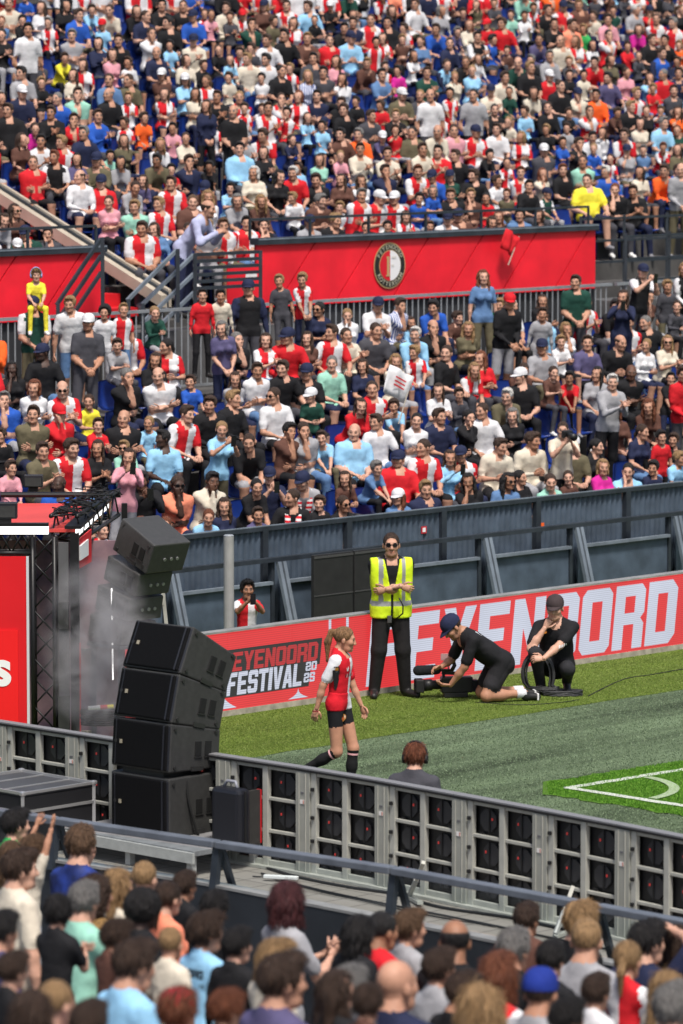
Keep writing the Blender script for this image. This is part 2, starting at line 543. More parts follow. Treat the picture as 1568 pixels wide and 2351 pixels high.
    tg = {
        'lap': [(-0.09, -0.33, hip[2] + 0.11), (0.09, -0.34, hip[2] + 0.11)],
        'wide': [(-0.20, -0.34, hip[2] + 0.10), (0.20, -0.36, hip[2] + 0.10)],
        'cross': [chest + X * 0.075 + Fd * 0.185 - Ud * 0.05, chest - X * 0.06 + Fd * 0.165 - Ud * 0.085],
        'clap': [chest - X * 0.03 + Fd * 0.30 + Ud * 0.03, chest + X * 0.03 + Fd * 0.30 + Ud * 0.03],
        'phone': [face - X * 0.06 + Fd * 0.22 - Ud * 0.10, face + X * 0.06 + Fd * 0.22 - Ud * 0.11],
        'chin': [face - Ud * 0.095 + Fd * 0.01 - X * 0.02, chest - X * 0.06 + Fd * 0.18 - Ud * 0.14],
        'raise': [shR + np.array([-0.10, -0.10, 0.52]), (0.10, -0.30, hip[2] + 0.12)],
        'both': [shR + np.array([-0.02, -0.16, 0.50]), shL + np.array([0.02, -0.20, 0.42])],
        'shade': [face + X * -0.06 + Ud * 0.09 + Fd * 0.02, (0.24, -0.05, hip[2] - 0.05)],
        'knees': [(-0.03, -0.50, hip[2] + 0.03), (0.04, -0.50, hip[2] + 0.01)],
        'rail': [(-0.10, -0.52, hip[2] + 0.20), (0.10, -0.52, hip[2] + 0.20)],
        'side': [(-sw - 0.10, -0.04, hip[2] - 0.10), (sw + 0.10, -0.04, hip[2] - 0.10)],
        'hips': [(-0.17, -0.08, hip[2] + 0.06), (0.17, -0.08, hip[2] + 0.06)],
        'front': [(-0.06, -0.22, hip[2] + 0.02), (0.06, -0.22, hip[2] + 0.02)],
        'hold': [chest - X * 0.07 + Fd * 0.26 - Ud * 0.06, chest + X * 0.07 + Fd * 0.26 - Ud * 0.06],
    }[pose if not c.get('hands') else 'lap']
    if c.get('hands'): tg = c['hands']
    poles = c.get('poles', [(-0.6, 0.5, -0.8), (0.6, 0.5, -0.8)])
    ua, fa = (0.285, 0.25) if not kid else (0.24, 0.215)
    if f and not kid: ua, fa = 0.265, 0.235
    extra = MB()
    ar = 0.84 if (f or kid) else (1.15 if heavy else 1.0)
    cur = c.get('curl', {'lap': 0.5, 'wide': 0.5, 'phone': 0.9, 'raise': 0.15, 'both': 0.12, 'clap': 0.1, 'shade': 0.15, 'side': 0.45}.get(pose, 0.6))
    for i, (sh, zs) in enumerate(((shR, SLVR), (shL, SLVL))):
        el, wr = ik(sh, np.asarray(tg[i], float), ua, fa, LM @ np.asarray(poles[i], float))
        if longsl:
            b.cap(sh, el, 0.058 * ar, 0.050 * ar, zs, k=0.035)
            b.cap(el, wr, 0.053 * ar, 0.040 * ar, FORE, k=0.02)
        else:
            b.cap(sh, sh + (el - sh) * c.get('slv', 0.66), 0.060 * ar, 0.062 * ar, zs, k=0.035)
            zf_ = FORE if i == 1 else c.get('foreR', FORE)
            b.cap(sh, el, 0.048 * ar, 0.041 * ar, FORE, k=0.008)
            b.cap(el, el + (wr - el) * 0.4, 0.041 * ar, 0.040 * ar, zf_, k=0.02)
            b.cap(el + (wr - el) * 0.35, wr, 0.040 * ar, 0.026 * ar, zf_, k=0.02)
        d = unit(wr - el)
        if c.get('hdir'): d = unit(np.asarray(c['hdir'][i], float) + 0.001)
        inward = X * (1 if i == 0 else -1)
        nrm = {'lap': Ud, 'wide': Ud, 'knees': Ud, 'rail': Ud, 'cross': Fd, 'front': Fd, 'hips': -inward, 'chin': Fd, 'shade': Ud}.get(pose, -inward)
        if pose in ('phone', 'raise', 'both', 'hold'): nrm = -inward * 0.6 + Fd * 0.3
        if c.get('hnrm'): nrm = np.asarray(c['hnrm'][i], float)
        if abs(unit(nrm) @ d) > 0.92: nrm = nrm + Ud * 0.7
        sdv = np.cross(d, unit(np.asarray(nrm) - d * (np.asarray(nrm) @ d)))
        pref = {'lap': inward, 'wide': inward, 'phone': Ud, 'side': Fd, 'clap': Ud, 'cross': Ud, 'raise': inward, 'both': inward, 'shade': Fd}.get(pose, inward + Ud)
        side = 1 if sdv @ pref > 0 else -1
        hm = hand_parts(wr, d, nrm, side, cur if not hasattr(cur, '__len__') else cur[i], (0.8 if kid else (0.9 if f else 1.0)), sides=5 if h < 0.035 else 3)
        extra.add(hm.v, hm.f, SKIN)
    fine = 0.45 if h < 0.016 else 1.0
    def disp(Q):                                   # soft folds of cloth, strongest round the waist and armpits
        x, y, z = Q[..., 0], Q[..., 1], Q[..., 2]
        am = fine * np.clip((z - hip[2] + 0.08) * 8, 0.12, 1.0)
        return am * (0.0040 * np.sin(40 * z + 21 * x + 3 * np.sin(17 * y + 9 * x)) * np.sin(31 * x - 12 * z + 2 * np.sin(20 * z + 5 * y)) + 0.0018 * np.sin(58 * z - 35 * x + 4 * np.sin(12 * x)))
    hem = c.get('hem', -0.07 if stand else -0.03)
    def hemline(C, Z):
        lz = (C - hip) @ Ud
        top = np.isin(Z, (TOPR, TOPL))
        Z = np.where(top & (lz < hem), THIGH, Z)
        xx = np.abs((C - hip) @ X); ff = (C - hip) @ Fd
        Z = np.where(top & (lz > 0.492 - 0.045 * np.clip(ff * 9, 0, 1) + 0.09 * np.clip(-(ff - 0.01) * 30, 0, 1)) & (xx < 0.056 + 0.2 * (lz - 0.49)), SKIN, Z)
        poke = (Z == SKIN) & (lz < 0.515) & (lz > 0.30) & (ff < 0.0) & (xx < 0.12)
        Z = np.where(poke, np.where(C[:, 0] > 0, TOPL, TOPR), Z)
        nearmid = np.abs((C - hip) @ X) < 0.24
        up = (Z == THIGH) & (lz > hem) & nearmid & ((C - hip) @ Fd < 0.17)
        Z = np.where(up, np.where(C[:, 0] > 0, TOPL, TOPR), Z)
        return Z
    P, Fq, Z = b.mesh(h, disp, zonefn=hemline)
    V = P.tolist(); Fc = [tuple(q) for q in Fq.tolist()]; Zs = Z.tolist()
    hp, hf, hz = head_mesh(hh, f, kid)
    hp = (hp * hs) @ HM.T + hc
    o = len(V); V += hp.tolist(); Fc += [tuple(q) for q in (hf + o).tolist()]; Zs += hz.tolist()
    o = len(V); V += extra.v; Fc += [tuple(i + o for i in q) for q in extra.f]; Zs += [SKIN] * len(extra.f)
    M4 = np.eye(4); M4[:3, :3] = HM * hs; M4[:3, 3] = hc
    return dict(V=V, F=Fc, Z=Zs, head=M4, body=b, frame=(hip, LM, X, Fd, Ud), neck=neck, hip=hip)

def garment(fg, zones, inflate, h, clip=None, zonefn=None, flat_fix=True):
    """a shell over the chosen zones of a figure, as its own mesh"""
    b = Body()
    for q in fg['body'].p:
        if q[5] in zones:
            if q[0] == 'c': b.p.append((q[0], q[1], q[2], q[3] + inflate, q[4] + inflate) + q[5:])
            elif q[0] == 'e': b.p.append((q[0], q[1], q[2] + inflate) + q[3:])
    return b.mesh(h, None, clip, half=False, zonefn=zonefn)
def raw_mesh(name, P, Fq, Z=None, mats=()):
    me = bpy.data.meshes.new(name); me.from_pydata(P.tolist(), [], [tuple(q) for q in Fq.tolist()])
    if Z is not None: me.polygons.foreach_set('material_index', Z.tolist())
    me.polygons.foreach_set('use_smooth', [True] * len(Fq)); me.update()
    for m in mats: me.materials.append(m)
    return me
def surf(fg, p, d):
    """the point of the figure's surface met from p along d"""
    p = np.asarray(p, float); d = unit(d)
    for _ in range(60):
        v = float(fg['body'].field(p[None, :])[0])
        if v < 0.0015: break
        p = p + d * v * 0.8
    return p
def decal(fg, o, name, p, d, polys, mats, up=(0, 0, 1), lift=0.004):
    """flat print laid on the body: polys = [(points2d, material index)] in metres"""
    d = unit(d); u = np.asarray(up, float); u = unit(u - d * (u @ d)); r = np.cross(d, u)
    mm = MB()
    for k, (pts, mi) in enumerate(polys):
        V = []
        for a, b in pts:
            q = surf(fg, np.asarray(p, float) + r * a + u * b, d) - d * (lift + 0.0015 * k)
            V.append(q)
        mm.ngon(V, mi)
    return mm.build(name, mats, o)

def fig_mesh(fg, name):
    me = bpy.data.meshes.new(name)
    me.from_pydata(fg['V'], [], fg['F'])
    me.polygons.foreach_set('material_index', fg['Z'])
    me.polygons.foreach_set('use_smooth', [True] * len(fg['F']))
    me.update()
    return me

HAIR_CACHE = {}
def hair_mesh(style, h=0.0105):
    """hair in the head's own frame"""
    key = (style, h)
    if key in HAIR_CACHE:
        return HAIR_CACHE[key]
    b = Body()
    th = {'buzz': 0.005, 'short': 0.010, 'mop': 0.016, 'long': 0.012, 'pony': 0.006, 'bun': 0.010, 'bob': 0.016, 'curly': 0.026, 'afro': 0.042, 'bald': 0.004, 'wavy': 0.015, 'mid': 0.014, 'tied': 0.006}[style]
    b.ell((0, 0.018, 0.034), (0.077 + th, 0.096 + th, 0.088 + th), 0)
    if style in ('long', 'wavy'):
        w = 0.022 if style == 'long' else 0.034
        for s in (-1, 1):
            b.cap((s * 0.074, 0.02, 0.02), (s * 0.088, 0.0, -0.13), w, w * 0.95, 0, k=0.03)
            b.cap((s * 0.085, 0.0, -0.12), (s * 0.09, -0.02, -0.24), w * 0.95, w * 0.6, 0, k=0.03)
        b.cap((-0.04, 0.07, -0.02), (-0.045, 0.085, -0.24), 0.05, 0.035, 0, k=0.04)
        b.cap((0.04, 0.07, -0.02), (0.045, 0.085, -0.24), 0.05, 0.035, 0, k=0.04)
    if style in ('bob', 'mid'):
        for s in (-1, 1):
            b.cap((s * 0.072, 0.02, 0.02), (s * 0.082, 0.005, -0.10), 0.028, 0.024, 0, k=0.03)
        b.cap((-0.03, 0.07, -0.01), (-0.035, 0.075, -0.10), 0.055, 0.045, 0, k=0.04)
        b.cap((0.03, 0.07, -0.01), (0.035, 0.075, -0.10), 0.055, 0.045, 0, k=0.04)
    if style == 'pony':
        b.cap((0, 0.10, 0.06), (0, 0.15, 0.045), 0.024, 0.028, 0, k=0.02)
        b.cap((0, 0.15, 0.045), (0, 0.165, -0.06), 0.030, 0.034, 0, k=0.02)
        b.cap((0, 0.165, -0.06), (0, 0.135, -0.25), 0.034, 0.014, 0, k=0.02)
    if style == 'tied':
        b.cap((0, 0.10, 0.0), (0, 0.125, -0.06), 0.026, 0.024, 0, k=0.02)
        b.cap((0, 0.125, -0.06), (0, 0.11, -0.18), 0.024, 0.012, 0, k=0.02)
    if style == 'bun':
        b.ell((0, 0.07, 0.125), (0.038, 0.038, 0.034), 0, k=0.012)
    if style in ('short', 'mop', 'mid'):
        b.ell((0, -0.05, 0.105), (0.062, 0.05, 0.026 + th * 0.4), 0, k=0.03)
    if style == 'curly':
        for s in (-1, 1):
            b.ell((s * 0.075, 0.03, -0.06), (0.05, 0.06, 0.10), 0, k=0.03)
        b.ell((0, 0.08, -0.08), (0.09, 0.06, 0.12), 0, k=0.03)
    amp = {'buzz': 0.0, 'short': 0.0035, 'mop': 0.005, 'curly': 0.009, 'afro': 0.006, 'bald': 0, 'wavy': 0.005, 'pony': 0.0012, 'tied': 0.0012, 'long': 0.003}.get(style, 0.0035)
    fr = 95 if style not in ('curly', 'wavy', 'long') else 70
    def disp(X):
        x, y, z = X[..., 0], X[..., 1], X[..., 2]
        if style in ('curly', 'afro'):
            return amp * np.sin(fr * x + 2 * np.sin(40 * z)) * np.sin(fr * y + 1.3) * np.sin(fr * z + 2 * np.sin(50 * x))
        an = np.arctan2(x, y - 0.02)
        return amp * (np.sin(13 * an + 22 * z) + 0.7 * np.sin(23 * an - 30 * z + 2) + 0.5 * np.sin(60 * z + 5 * an))
    low = {'buzz': -0.035, 'short': -0.055, 'mop': -0.065, 'bald': -0.04, 'afro': -0.055, 'pony': -0.06, 'bun': -0.06, 'tied': -0.06}.get(style, -0.5)
    def clip(X):
        x, y, z = X[..., 0], X[..., 1], X[..., 2]
        # the face opening, ears and the nape
        fy = -0.052 + np.clip(z - 0.045, 0, 1) * (-0.55) + np.clip(-z, 0, 1) * 0.30
        if style in ('long', 'bob', 'wavy', 'curly', 'mid'):
            face = np.maximum(np.maximum((y - 0.0) * 1.0, np.abs(x) - 0.066 - 0.02 * np.clip((y + 0.05) * 10, 0, 1)), z - (0.082 + 0.2 * np.abs(x)))
            cut = -face
            return cut
        face = np.maximum(y - fy, z - (0.080 + (0.012 if style in ('mop',) else 0.022)))
        cut = -np.minimum(face, 9)
        # sides: in front of the ear and below
        ear = np.maximum(y - 0.03, z + 0.005)
        cut = np.maximum(cut, -ear)
        if style in ('pony', 'tied'):
            tail = (y > 0.085) | ((y > 0.05) & (z > -0.02))
            lw = np.where(tail, -9, low - z)
        else:
            lw = low - z
        cut = np.maximum(cut, lw)
        if style == 'bald':
            cut = np.maximum(cut, np.minimum(z - 0.055, 0.2))
        return cut
    P, Fq, Z = b.mesh(h, disp, clip, half=False)
    m = (P, Fq)
    HAIR_CACHE[key] = m
    return m
HAIR_ME = {}
def hair_data(style, h=0.0105):
    if (style, h) not in HAIR_ME:
        P, Fq = hair_mesh(style, h)
        if h < 0.009:                              # loose strands over the mass of the hair
            r = np.random.RandomState(len(style) * 7 + 3)
            T = P[Fq]; c = T.mean(1); nn = np.cross(T[:, 2] - T[:, 0], T[:, 3] - T[:, 1]); ar_ = np.linalg.norm(nn, axis=1) + 1e-12; nn = nn / ar_[:, None]
            N = 2600 if style not in ('buzz', 'bald') else 1500
            ix = r.choice(len(c), N, p=ar_ / ar_.sum())
            c = c[ix] + r.uniform(-h / 2, h / 2, (N, 3)); n_ = nn[ix]
            if style in ('curly', 'afro'): d = r.normal(0, 1, (N, 3))
            else: d = c - np.array([0.012, 0.045, 0.135]) + np.array([0, 0, -0.04]) + r.normal(0, 0.006 if style in ('pony', 'tied') else (0.018 if style in ('long', 'bob') else 0.035), (N, 3))
            d = d - n_ * (d * n_).sum(1)[:, None]; d /= np.linalg.norm(d, axis=1)[:, None] + 1e-9
            L = {'buzz': 0.010, 'bald': 0.008, 'short': 0.028, 'mop': 0.040, 'afro': 0.022, 'curly': 0.035, 'mid': 0.05, 'bob': 0.055, 'pony': 0.035, 'tied': 0.04}.get(style, 0.065) * r.uniform(0.6, 1.3, N)
            wv_ = np.cross(d, n_) * (0.0011 + 0.0009 * r.rand(N))[:, None]
            lift = {'buzz': 0.003, 'bald': 0.002, 'pony': 0.0008, 'tied': 0.001, 'long': 0.004}.get(style, 0.007) * r.uniform(0.4, 1.4, N)
            sdv = np.cross(d, n_) * (r.uniform(-0.2, 0.2, N) * L)[:, None]
            p0 = c - n_ * 0.002; p1 = c + d * (L * 0.5)[:, None] + n_ * lift[:, None]; p2 = c + d * L[:, None] + n_ * (lift * 0.7)[:, None] + sdv
            SVs = np.stack([p0 - wv_, p0 + wv_, p1 + wv_, p1 - wv_, p2 + wv_ * 0.4, p2 - wv_ * 0.4], 1).reshape(-1, 3)
            b_ = np.arange(N)[:, None] * 6 + len(P)
            Fq = np.concatenate([Fq, b_ + np.array([0, 1, 2, 3]), b_ + np.array([3, 2, 4, 5])]); P = np.concatenate([P, SVs])
        me = bpy.data.meshes.new('hair')
        me.from_pydata(P.tolist(), [], Fq.tolist())
        me.polygons.foreach_set('use_smooth', [True] * len(Fq))
        me.update()
        me.materials.append(None)
        HAIR_ME[(style, h)] = me
    return HAIR_ME[(style, h)]

def cap_shape():
    m = MB()
    V = []; Fc = []
    n = 14
    rings = [(1.0, 0.022), (1.03, 0.055), (0.93, 0.092), (0.70, 0.121), (0.38, 0.137), (0.0, 0.142)]
    for (s, z) in rings:
        for k in range(n):
            w = 2 * math.pi * k / n
            V.append((0.092 * s * math.cos(w), 0.012 + 0.112 * s * math.sin(w), z))
    for i in range(len(rings) - 1):
        for k in range(n):
            Fc.append((i * n + k, i * n + (k + 1) % n, (i + 1) * n + (k + 1) % n, (i + 1) * n + k))
    m.add(V, Fc, 0)
    # brim
    V = []; Fc = []
    for j, (ry, dz) in enumerate(((0.098, 0.030), (0.150, 0.022), (0.182, 0.010))):
        for k in range(9):
            a = math.pi * (1.08 + 0.84 * k / 8)
            rx = 0.09 if j == 0 else (0.088 if j == 1 else 0.070)
            V.append((rx * math.cos(a), 0.012 + ry * math.sin(a) * (1.0 if j == 0 else 1.0), dz + 0.006 * abs(math.sin(a))))
    for j in range(2):
        for k in range(8):
            Fc.append((j * 9 + k, j * 9 + k + 1, (j + 1) * 9 + k + 1, (j + 1) * 9 + k))
    o = len(V)
    V += [(x, y, z - 0.005) for x, y, z in V]
    Fc += [tuple(i + o for i in q[::-1]) for q in Fc]
    m.add(V, Fc, 0)
    return m
def glasses_shape():
    m = MB()
    for s in (-1, 1):
        ring = [(s * 0.033 + 0.026 * math.cos(w), -0.104 + 0.012 * abs(s * 0.033 + 0.026 * math.cos(w)) * 14, 0.006 + 0.020 * math.sin(w)) for w in np.linspace(0, 2 * math.pi, 12, endpoint=False)]
        m.prism(ring, (0, 0.006, 0))
        m.bar((s * 0.058, -0.090, 0.010), (s * 0.084, 0.01, 0.004), 0.004, 0.007)
    m.bar((-0.01, -0.108, 0.012), (0.01, -0.108, 0.012), 0.005, 0.005)
    return m
# ---------------------------------------------------------------- clothes, skin and hair colours
def cloth_mat(name, c, stripe=None, rough=0.85):
    key = 'cloth_' + name
    if key in MATS:
        return MATS[key]
    m = new_mat(key, c, rough, noise=0.16, nscale=9, bump=0.4, bscale=15, spec=0.25)
    if stripe:
        nt = m.node_tree
        b = nt.nodes['Principled BSDF']
        tc = nt.nodes.new('ShaderNodeTexCoord')
        wv = nt.nodes.new('ShaderNodeTexWave')
        wv.inputs['Scale'].default_value = stripe[2]
        wv.bands_direction = stripe[1]
        wv.inputs['Distortion'].default_value = 1.5 if len(stripe) < 4 else stripe[3]
        nt.links.new(tc.outputs['Object'], wv.inputs['Vector'])
        cr = nt.nodes.new('ShaderNodeValToRGB')
        cr.color_ramp.interpolation = 'CONSTANT'
        cr.color_ramp.elements[0].color = (*c, 1)
        cr.color_ramp.elements[1].position = 0.5
        cr.color_ramp.elements[1].color = (*stripe[0], 1)
        nt.links.new(wv.outputs['Fac'], cr.inputs['Fac'])
        nt.links.new(cr.outputs['Color'], b.inputs['Base Color'])
    return m
CLOTH = {
    'K': ('black', (0.011, 0.011, 0.013)), 'N': ('navy blue', (0.016, 0.021, 0.055)), 'W': ('white', (0.64, 0.64, 0.66)),
    'R': ('red', (0.56, 0.014, 0.022)), 'B': ('light blue', (0.27, 0.52, 0.74)), 'U': ('bright blue', (0.02, 0.09, 0.42)),
    'G': ('dark green', (0.012, 0.055, 0.040)), 'Y': ('yellow', (0.78, 0.68, 0.05)), 'O': ('orange', (0.85, 0.12, 0.02)),
    'A': ('grey', (0.31, 0.31, 0.33)), 'Z': ('dark grey', (0.055, 0.055, 0.066)), 'E': ('cream', (0.60, 0.54, 0.44)),
    'P': ('pink', (0.62, 0.28, 0.33)), 'M': ('magenta', (0.55, 0.02, 0.26)), 'V': ('purple grey', (0.085, 0.075, 0.16)),
    'T': ('olive brown', (0.115, 0.10, 0.060)), 'D': ('denim blue', (0.10, 0.19, 0.36)), 'L': ('pale lilac', (0.40, 0.42, 0.60)),
    'C': ('mint green', (0.28, 0.55, 0.44)), 'Q': ('brown', (0.10, 0.045, 0.033)), 'J': ('bright green', (0.04, 0.36, 0.09)),
    'S': ('blue and white striped', (0.70, 0.71, 0.76)), 'H': ('salmon', (0.80, 0.25, 0.15)), 'X': ('hi-vis yellow', (0.62, 0.85, 0.02)),
}
def cloth(code):
    n, c = CLOTH[code]
    if code == 'S':
        return cloth_mat('striped', c, ((0.06, 0.10, 0.32), 'X', 9.0))
    return cloth_mat(n.replace(' ', '_'), c)
TROUSER = ['K', 'K', 'K', 'N', 'N', 'D', 'Z', 'Z', 'T', 'A']
SKINC = [(0.46, 0.245, 0.165), (0.53, 0.30, 0.215), (0.40, 0.20, 0.125), (0.28, 0.135, 0.08), (0.12, 0.055, 0.034), (0.055, 0.027, 0.019)]
def skin(i):
    c = SKINC[i]
    return new_mat('skin_%d' % i, c, 0.55, noise=0.10, nscale=22, spec=0.35, bump=0.12, bscale=120)
def lipm(i):
    c = SKINC[i]
    return new_mat('lips_%d' % i, (c[0] * 0.90, c[1] * 0.74, c[2] * 0.74), 0.5)
def stubble(i, hc):
    s = SKINC[i]
    h = HAIRC[hc][1]
    return new_mat('beard_%d_%s' % (i, hc), tuple(0.58 * a + 0.42 * b for a, b in zip(s, h)), 0.8, noise=0.3, nscale=90)
HAIRC = {'k': ('black', (0.010, 0.008, 0.008)), 'b': ('brown', (0.044, 0.023, 0.014)), 'l': ('blond', (0.29, 0.175, 0.080)), 'r': ('red', (0.15, 0.045, 0.018)),
         'g': ('grey', (0.17, 0.162, 0.155)), 'w': ('white', (0.58, 0.56, 0.53)), 'm': ('light brown', (0.11, 0.060, 0.031)), 'd': ('dark red', (0.055, 0.010, 0.012)), 'h': ('honey brown', (0.20, 0.105, 0.045))}
def hairm(c):
    return new_mat('hair_' + c, HAIRC[c][1], 0.62, noise=0.45, nscale=75, spec=0.45, bump=1.0, bscale=110, stretch=(1, 1, 0.16))
EYEM = new_mat('eye_dark', (0.11, 0.075, 0.06), 0.35)
def browm(c):
    return new_mat('brow_' + c, tuple(0.5 * a + 0.05 for a in HAIRC[c][1]), 0.8)
SHOES = [new_mat('shoe_white', (0.7, 0.7, 0.7), 0.6, noise=0.1), new_mat('shoe_black', (0.015, 0.015, 0.015), 0.5), new_mat('shoe_grey', (0.2, 0.2, 0.22), 0.6)]
CAP_ME = cap_shape().mesh('cap', True); CAP_ME.materials.append(None)
GLASS_ME = glasses_shape().mesh('sunglasses'); GLASS_ME.materials.append(new_mat('sunglass_black', (0.006, 0.006, 0.007), 0.12, spec=0.6))

FIGS = {}
def fig(**k):
    key = tuple(sorted((a, b) for a, b in k.items()))
    if key not in FIGS:
        f = figure(**k)
        me = fig_mesh(f, 'person')
        for _ in range(14):
            me.materials.append(None)
        FIGS[key] = (me, f)
    return FIGS[key]
def set_slots(o, mats):
    for s, m in zip(o.material_slots, mats):
        s.link = 'OBJECT'
        s.material = m
def outfit(top, top2, sl, sr, bottom, sk, hc, long=False, shorts=False, beard=False, shoe=0):
    """14 slot materials"""
    s = skin(sk)
    return [s, top, top2, sr, sl, (sl if long else s), bottom, (s if shorts else bottom), SHOES[shoe], lipm(sk), EYEM, browm(hc), (stubble(sk, hc) if beard else s), top]
def child_at(name, me, parent, M4, mat=None):
    o = bpy.data.objects.new(name, me)
    COL.objects.link(o)
    o.parent = parent
    o.matrix_local = Matrix(M4.tolist())
    if mat is not None:
        o.material_slots[0].link = 'OBJECT'
        o.material_slots[0].material = mat
    return o
def person(loc, face, scale, figargs, mats, hair=None, hairc='b', cap=None, glasses=False, sx=1.0, hh=0.0105):
    me, f = fig(**figargs)
    o = bpy.data.objects.new('person', me)
    COL.objects.link(o)
    o.location = tuple(map(float, loc))
    o.rotation_euler = (0, 0, face + math.pi / 2)
    o.scale = (scale * sx, scale * sx, scale)
    set_slots(o, mats)
    if hair and hair != 'none':
        child_at('hair', hair_data(hair, hh), o, f['head'], hairm(hairc))
    if cap is not None:
        child_at('cap', CAP_ME, o, f['head'], cap)
    if glasses:
        child_at('sunglasses', GLASS_ME, o, f['head'])
    return o, f
# ---------------------------------------------------------------- ground, turf, pitch
ORD = ['first', 'second', 'third', 'fourth', 'fifth', 'sixth', 'seventh', 'eighth', 'ninth', 'tenth', 'eleventh', 'twelfth', 'thirteenth', 'fourteenth', 'fifteenth',
       'sixteenth', 'seventeenth', 'eighteenth', 'nineteenth', 'twentieth', 'twenty-first', 'twenty-second', 'twenty-third', 'twenty-fourth', 'twenty-fifth', 'twenty-sixth',
       'twenty-seventh', 'twenty-eighth', 'twenty-ninth', 'thirtieth', 'thirty-first', 'thirty-second', 'thirty-third', 'thirty-fourth', 'thirty-fifth', 'thirty-sixth', 'thirty-seventh', 'thirty-eighth', 'thirty-ninth', 'fortieth']
ORD += ['forty-' + q for q in ORD[:9]] + ['fiftieth'] + ['fifty-' + q for q in ORD[:9]] + ['sixtieth']
def turf_mat(name, dark, mid, light, streak=0.0, fine=70.0, big=0.9, ang=0.0):
    m = bpy.data.materials.new(name); m.use_nodes = True
    nt = m.node_tree; L = nt.links
    b = nt.nodes['Principled BSDF']
    b.inputs['Roughness'].default_value = 0.9
    b.inputs['Specular IOR Level'].default_value = 0.15
    tc = nt.nodes.new('ShaderNodeTexCoord')
    rot = nt.nodes.new('ShaderNodeMapping'); rot.inputs['Rotation'].default_value = (0, 0, -ang)
    L.new(tc.outputs['Object'], rot.inputs['Vector'])
    n1 = nt.nodes.new('ShaderNodeTexNoise'); n1.inputs['Scale'].default_value = fine; n1.inputs['Detail'].default_value = 6; n1.inputs['Roughness'].default_value = 0.75
    L.new(rot.outputs['Vector'], n1.inputs['Vector'])
    mp = nt.nodes.new('ShaderNodeMapping'); mp.inputs['Scale'].default_value = (0.18, 1.6, 1)
    L.new(rot.outputs['Vector'], mp.inputs['Vector'])
    n2 = nt.nodes.new('ShaderNodeTexNoise'); n2.inputs['Scale'].default_value = big; n2.inputs['Detail'].default_value = 7; n2.inputs['Roughness'].default_value = 0.62
    L.new(mp.outputs['Vector'], n2.inputs['Vector'])
    r1 = nt.nodes.new('ShaderNodeValToRGB')
    e = r1.color_ramp.elements
    e[0].position = 0.33; e[0].color = (*dark, 1); e[1].position = 0.72; e[1].color = (*light, 1)
    k = e.new(0.5); k.color = (*mid, 1)
    L.new(n1.outputs['Fac'], r1.inputs['Fac'])
    r2 = nt.nodes.new('ShaderNodeMapRange'); r2.inputs[1].default_value = 0.38; r2.inputs[2].default_value = 0.62
    r2.inputs[3].default_value = 1 - streak; r2.inputs[4].default_value = 1 + streak * 0.35
    L.new(n2.outputs['Fac'], r2.inputs[0])
    mx = nt.nodes.new('ShaderNodeVectorMath'); mx.operation = 'SCALE'
    L.new(r1.outputs['Color'], mx.inputs[0]); L.new(r2.outputs[0], mx.inputs['Scale'])
    L.new(mx.outputs['Vector'], b.inputs['Base Color'])
    bp = nt.nodes.new('ShaderNodeBump'); bp.inputs['Strength'].default_value = 0.9; bp.inputs['Distance'].default_value = 0.02
    L.new(n1.outputs['Fac'], bp.inputs['Height']); L.new(bp.outputs['Normal'], b.inputs['Normal'])
    return m
CA = R(44.0)                                    # the pitch's own directions
C1 = np.array([math.cos(R(43.4)), math.sin(R(43.4)), 0]); C2 = np.array([math.cos(R(-45.6)), math.sin(R(-45.6)), 0])
CORNER = G(1302, 1811.5)
concrete = new_mat('concrete_pale', (0.36, 0.33, 0.29), 0.9, noise=0.25, nscale=3, bump=0.3, bscale=60)
darkcon = new_mat('concrete_dark', (0.09, 0.09, 0.092), 0.9, noise=0.3, nscale=4, bump=0.3, bscale=50)
g = MB(); g.ngon([(-400, -60, -1.2), (400, -60, -1.2), (400, 700, -1.2), (-400, 700, -1.2)])
tag(g.build('ground', darkcon), kind='structure')
greyturf = turf_mat('turf_grey', (0.055, 0.082, 0.045), (0.132, 0.182, 0.104), (0.215, 0.28, 0.17), 0.62, 85, 1.0, STAND_A)
yelturf = turf_mat('turf_green', (0.052, 0.085, 0.012), (0.120, 0.180, 0.026), (0.19, 0.255, 0.055), 0.25, 75, 1.4, STAND_A)
pitchgr = turf_mat('pitch_grass', (0.02, 0.06, 0.006), (0.09, 0.215, 0.018), (0.19, 0.34, 0.05), 0.2, 90, 1.2, CA)
whitepaint = turf_mat('line_paint', (0.30, 0.36, 0.25), (0.62, 0.66, 0.58), (0.8, 0.82, 0.78), 0.1, 70, 2.0, CA)
B2 = np.array([math.cos(R(-45.5)), math.sin(R(-45.5)), 0])
# the apron of grey artificial turf, a strip of brighter turf along the far board
a0 = G(784, 1779 + 228)
def apron_pt(u, v, z): return a0 + B2 * u + E1 * v + np.array([0, 0, z])
g = MB(); g.ngon([apron_pt(-60, 0.05, 0.0), apron_pt(90, 0.05, 0.0), apron_pt(90, 120, 0.0), apron_pt(-60, 120, 0.0)])
tag(g.build('apron_turf', greyturf), kind='structure')
w0 = on_plane(784, 1705, 0)[0]
nb = (G(814, 1702) - ORG) @ N1
rnd = random.Random(5)
g = MB(); edge = [S(t, nb + rnd.uniform(-0.03, 0.03), 0.004) for t in np.arange(-14, 40, 0.4)]
g.ngon(edge + [S(40, 3.2, 0.004), S(-14, 3.2, 0.004)])
tag(g.build('turf_strip', yelturf), kind='structure')
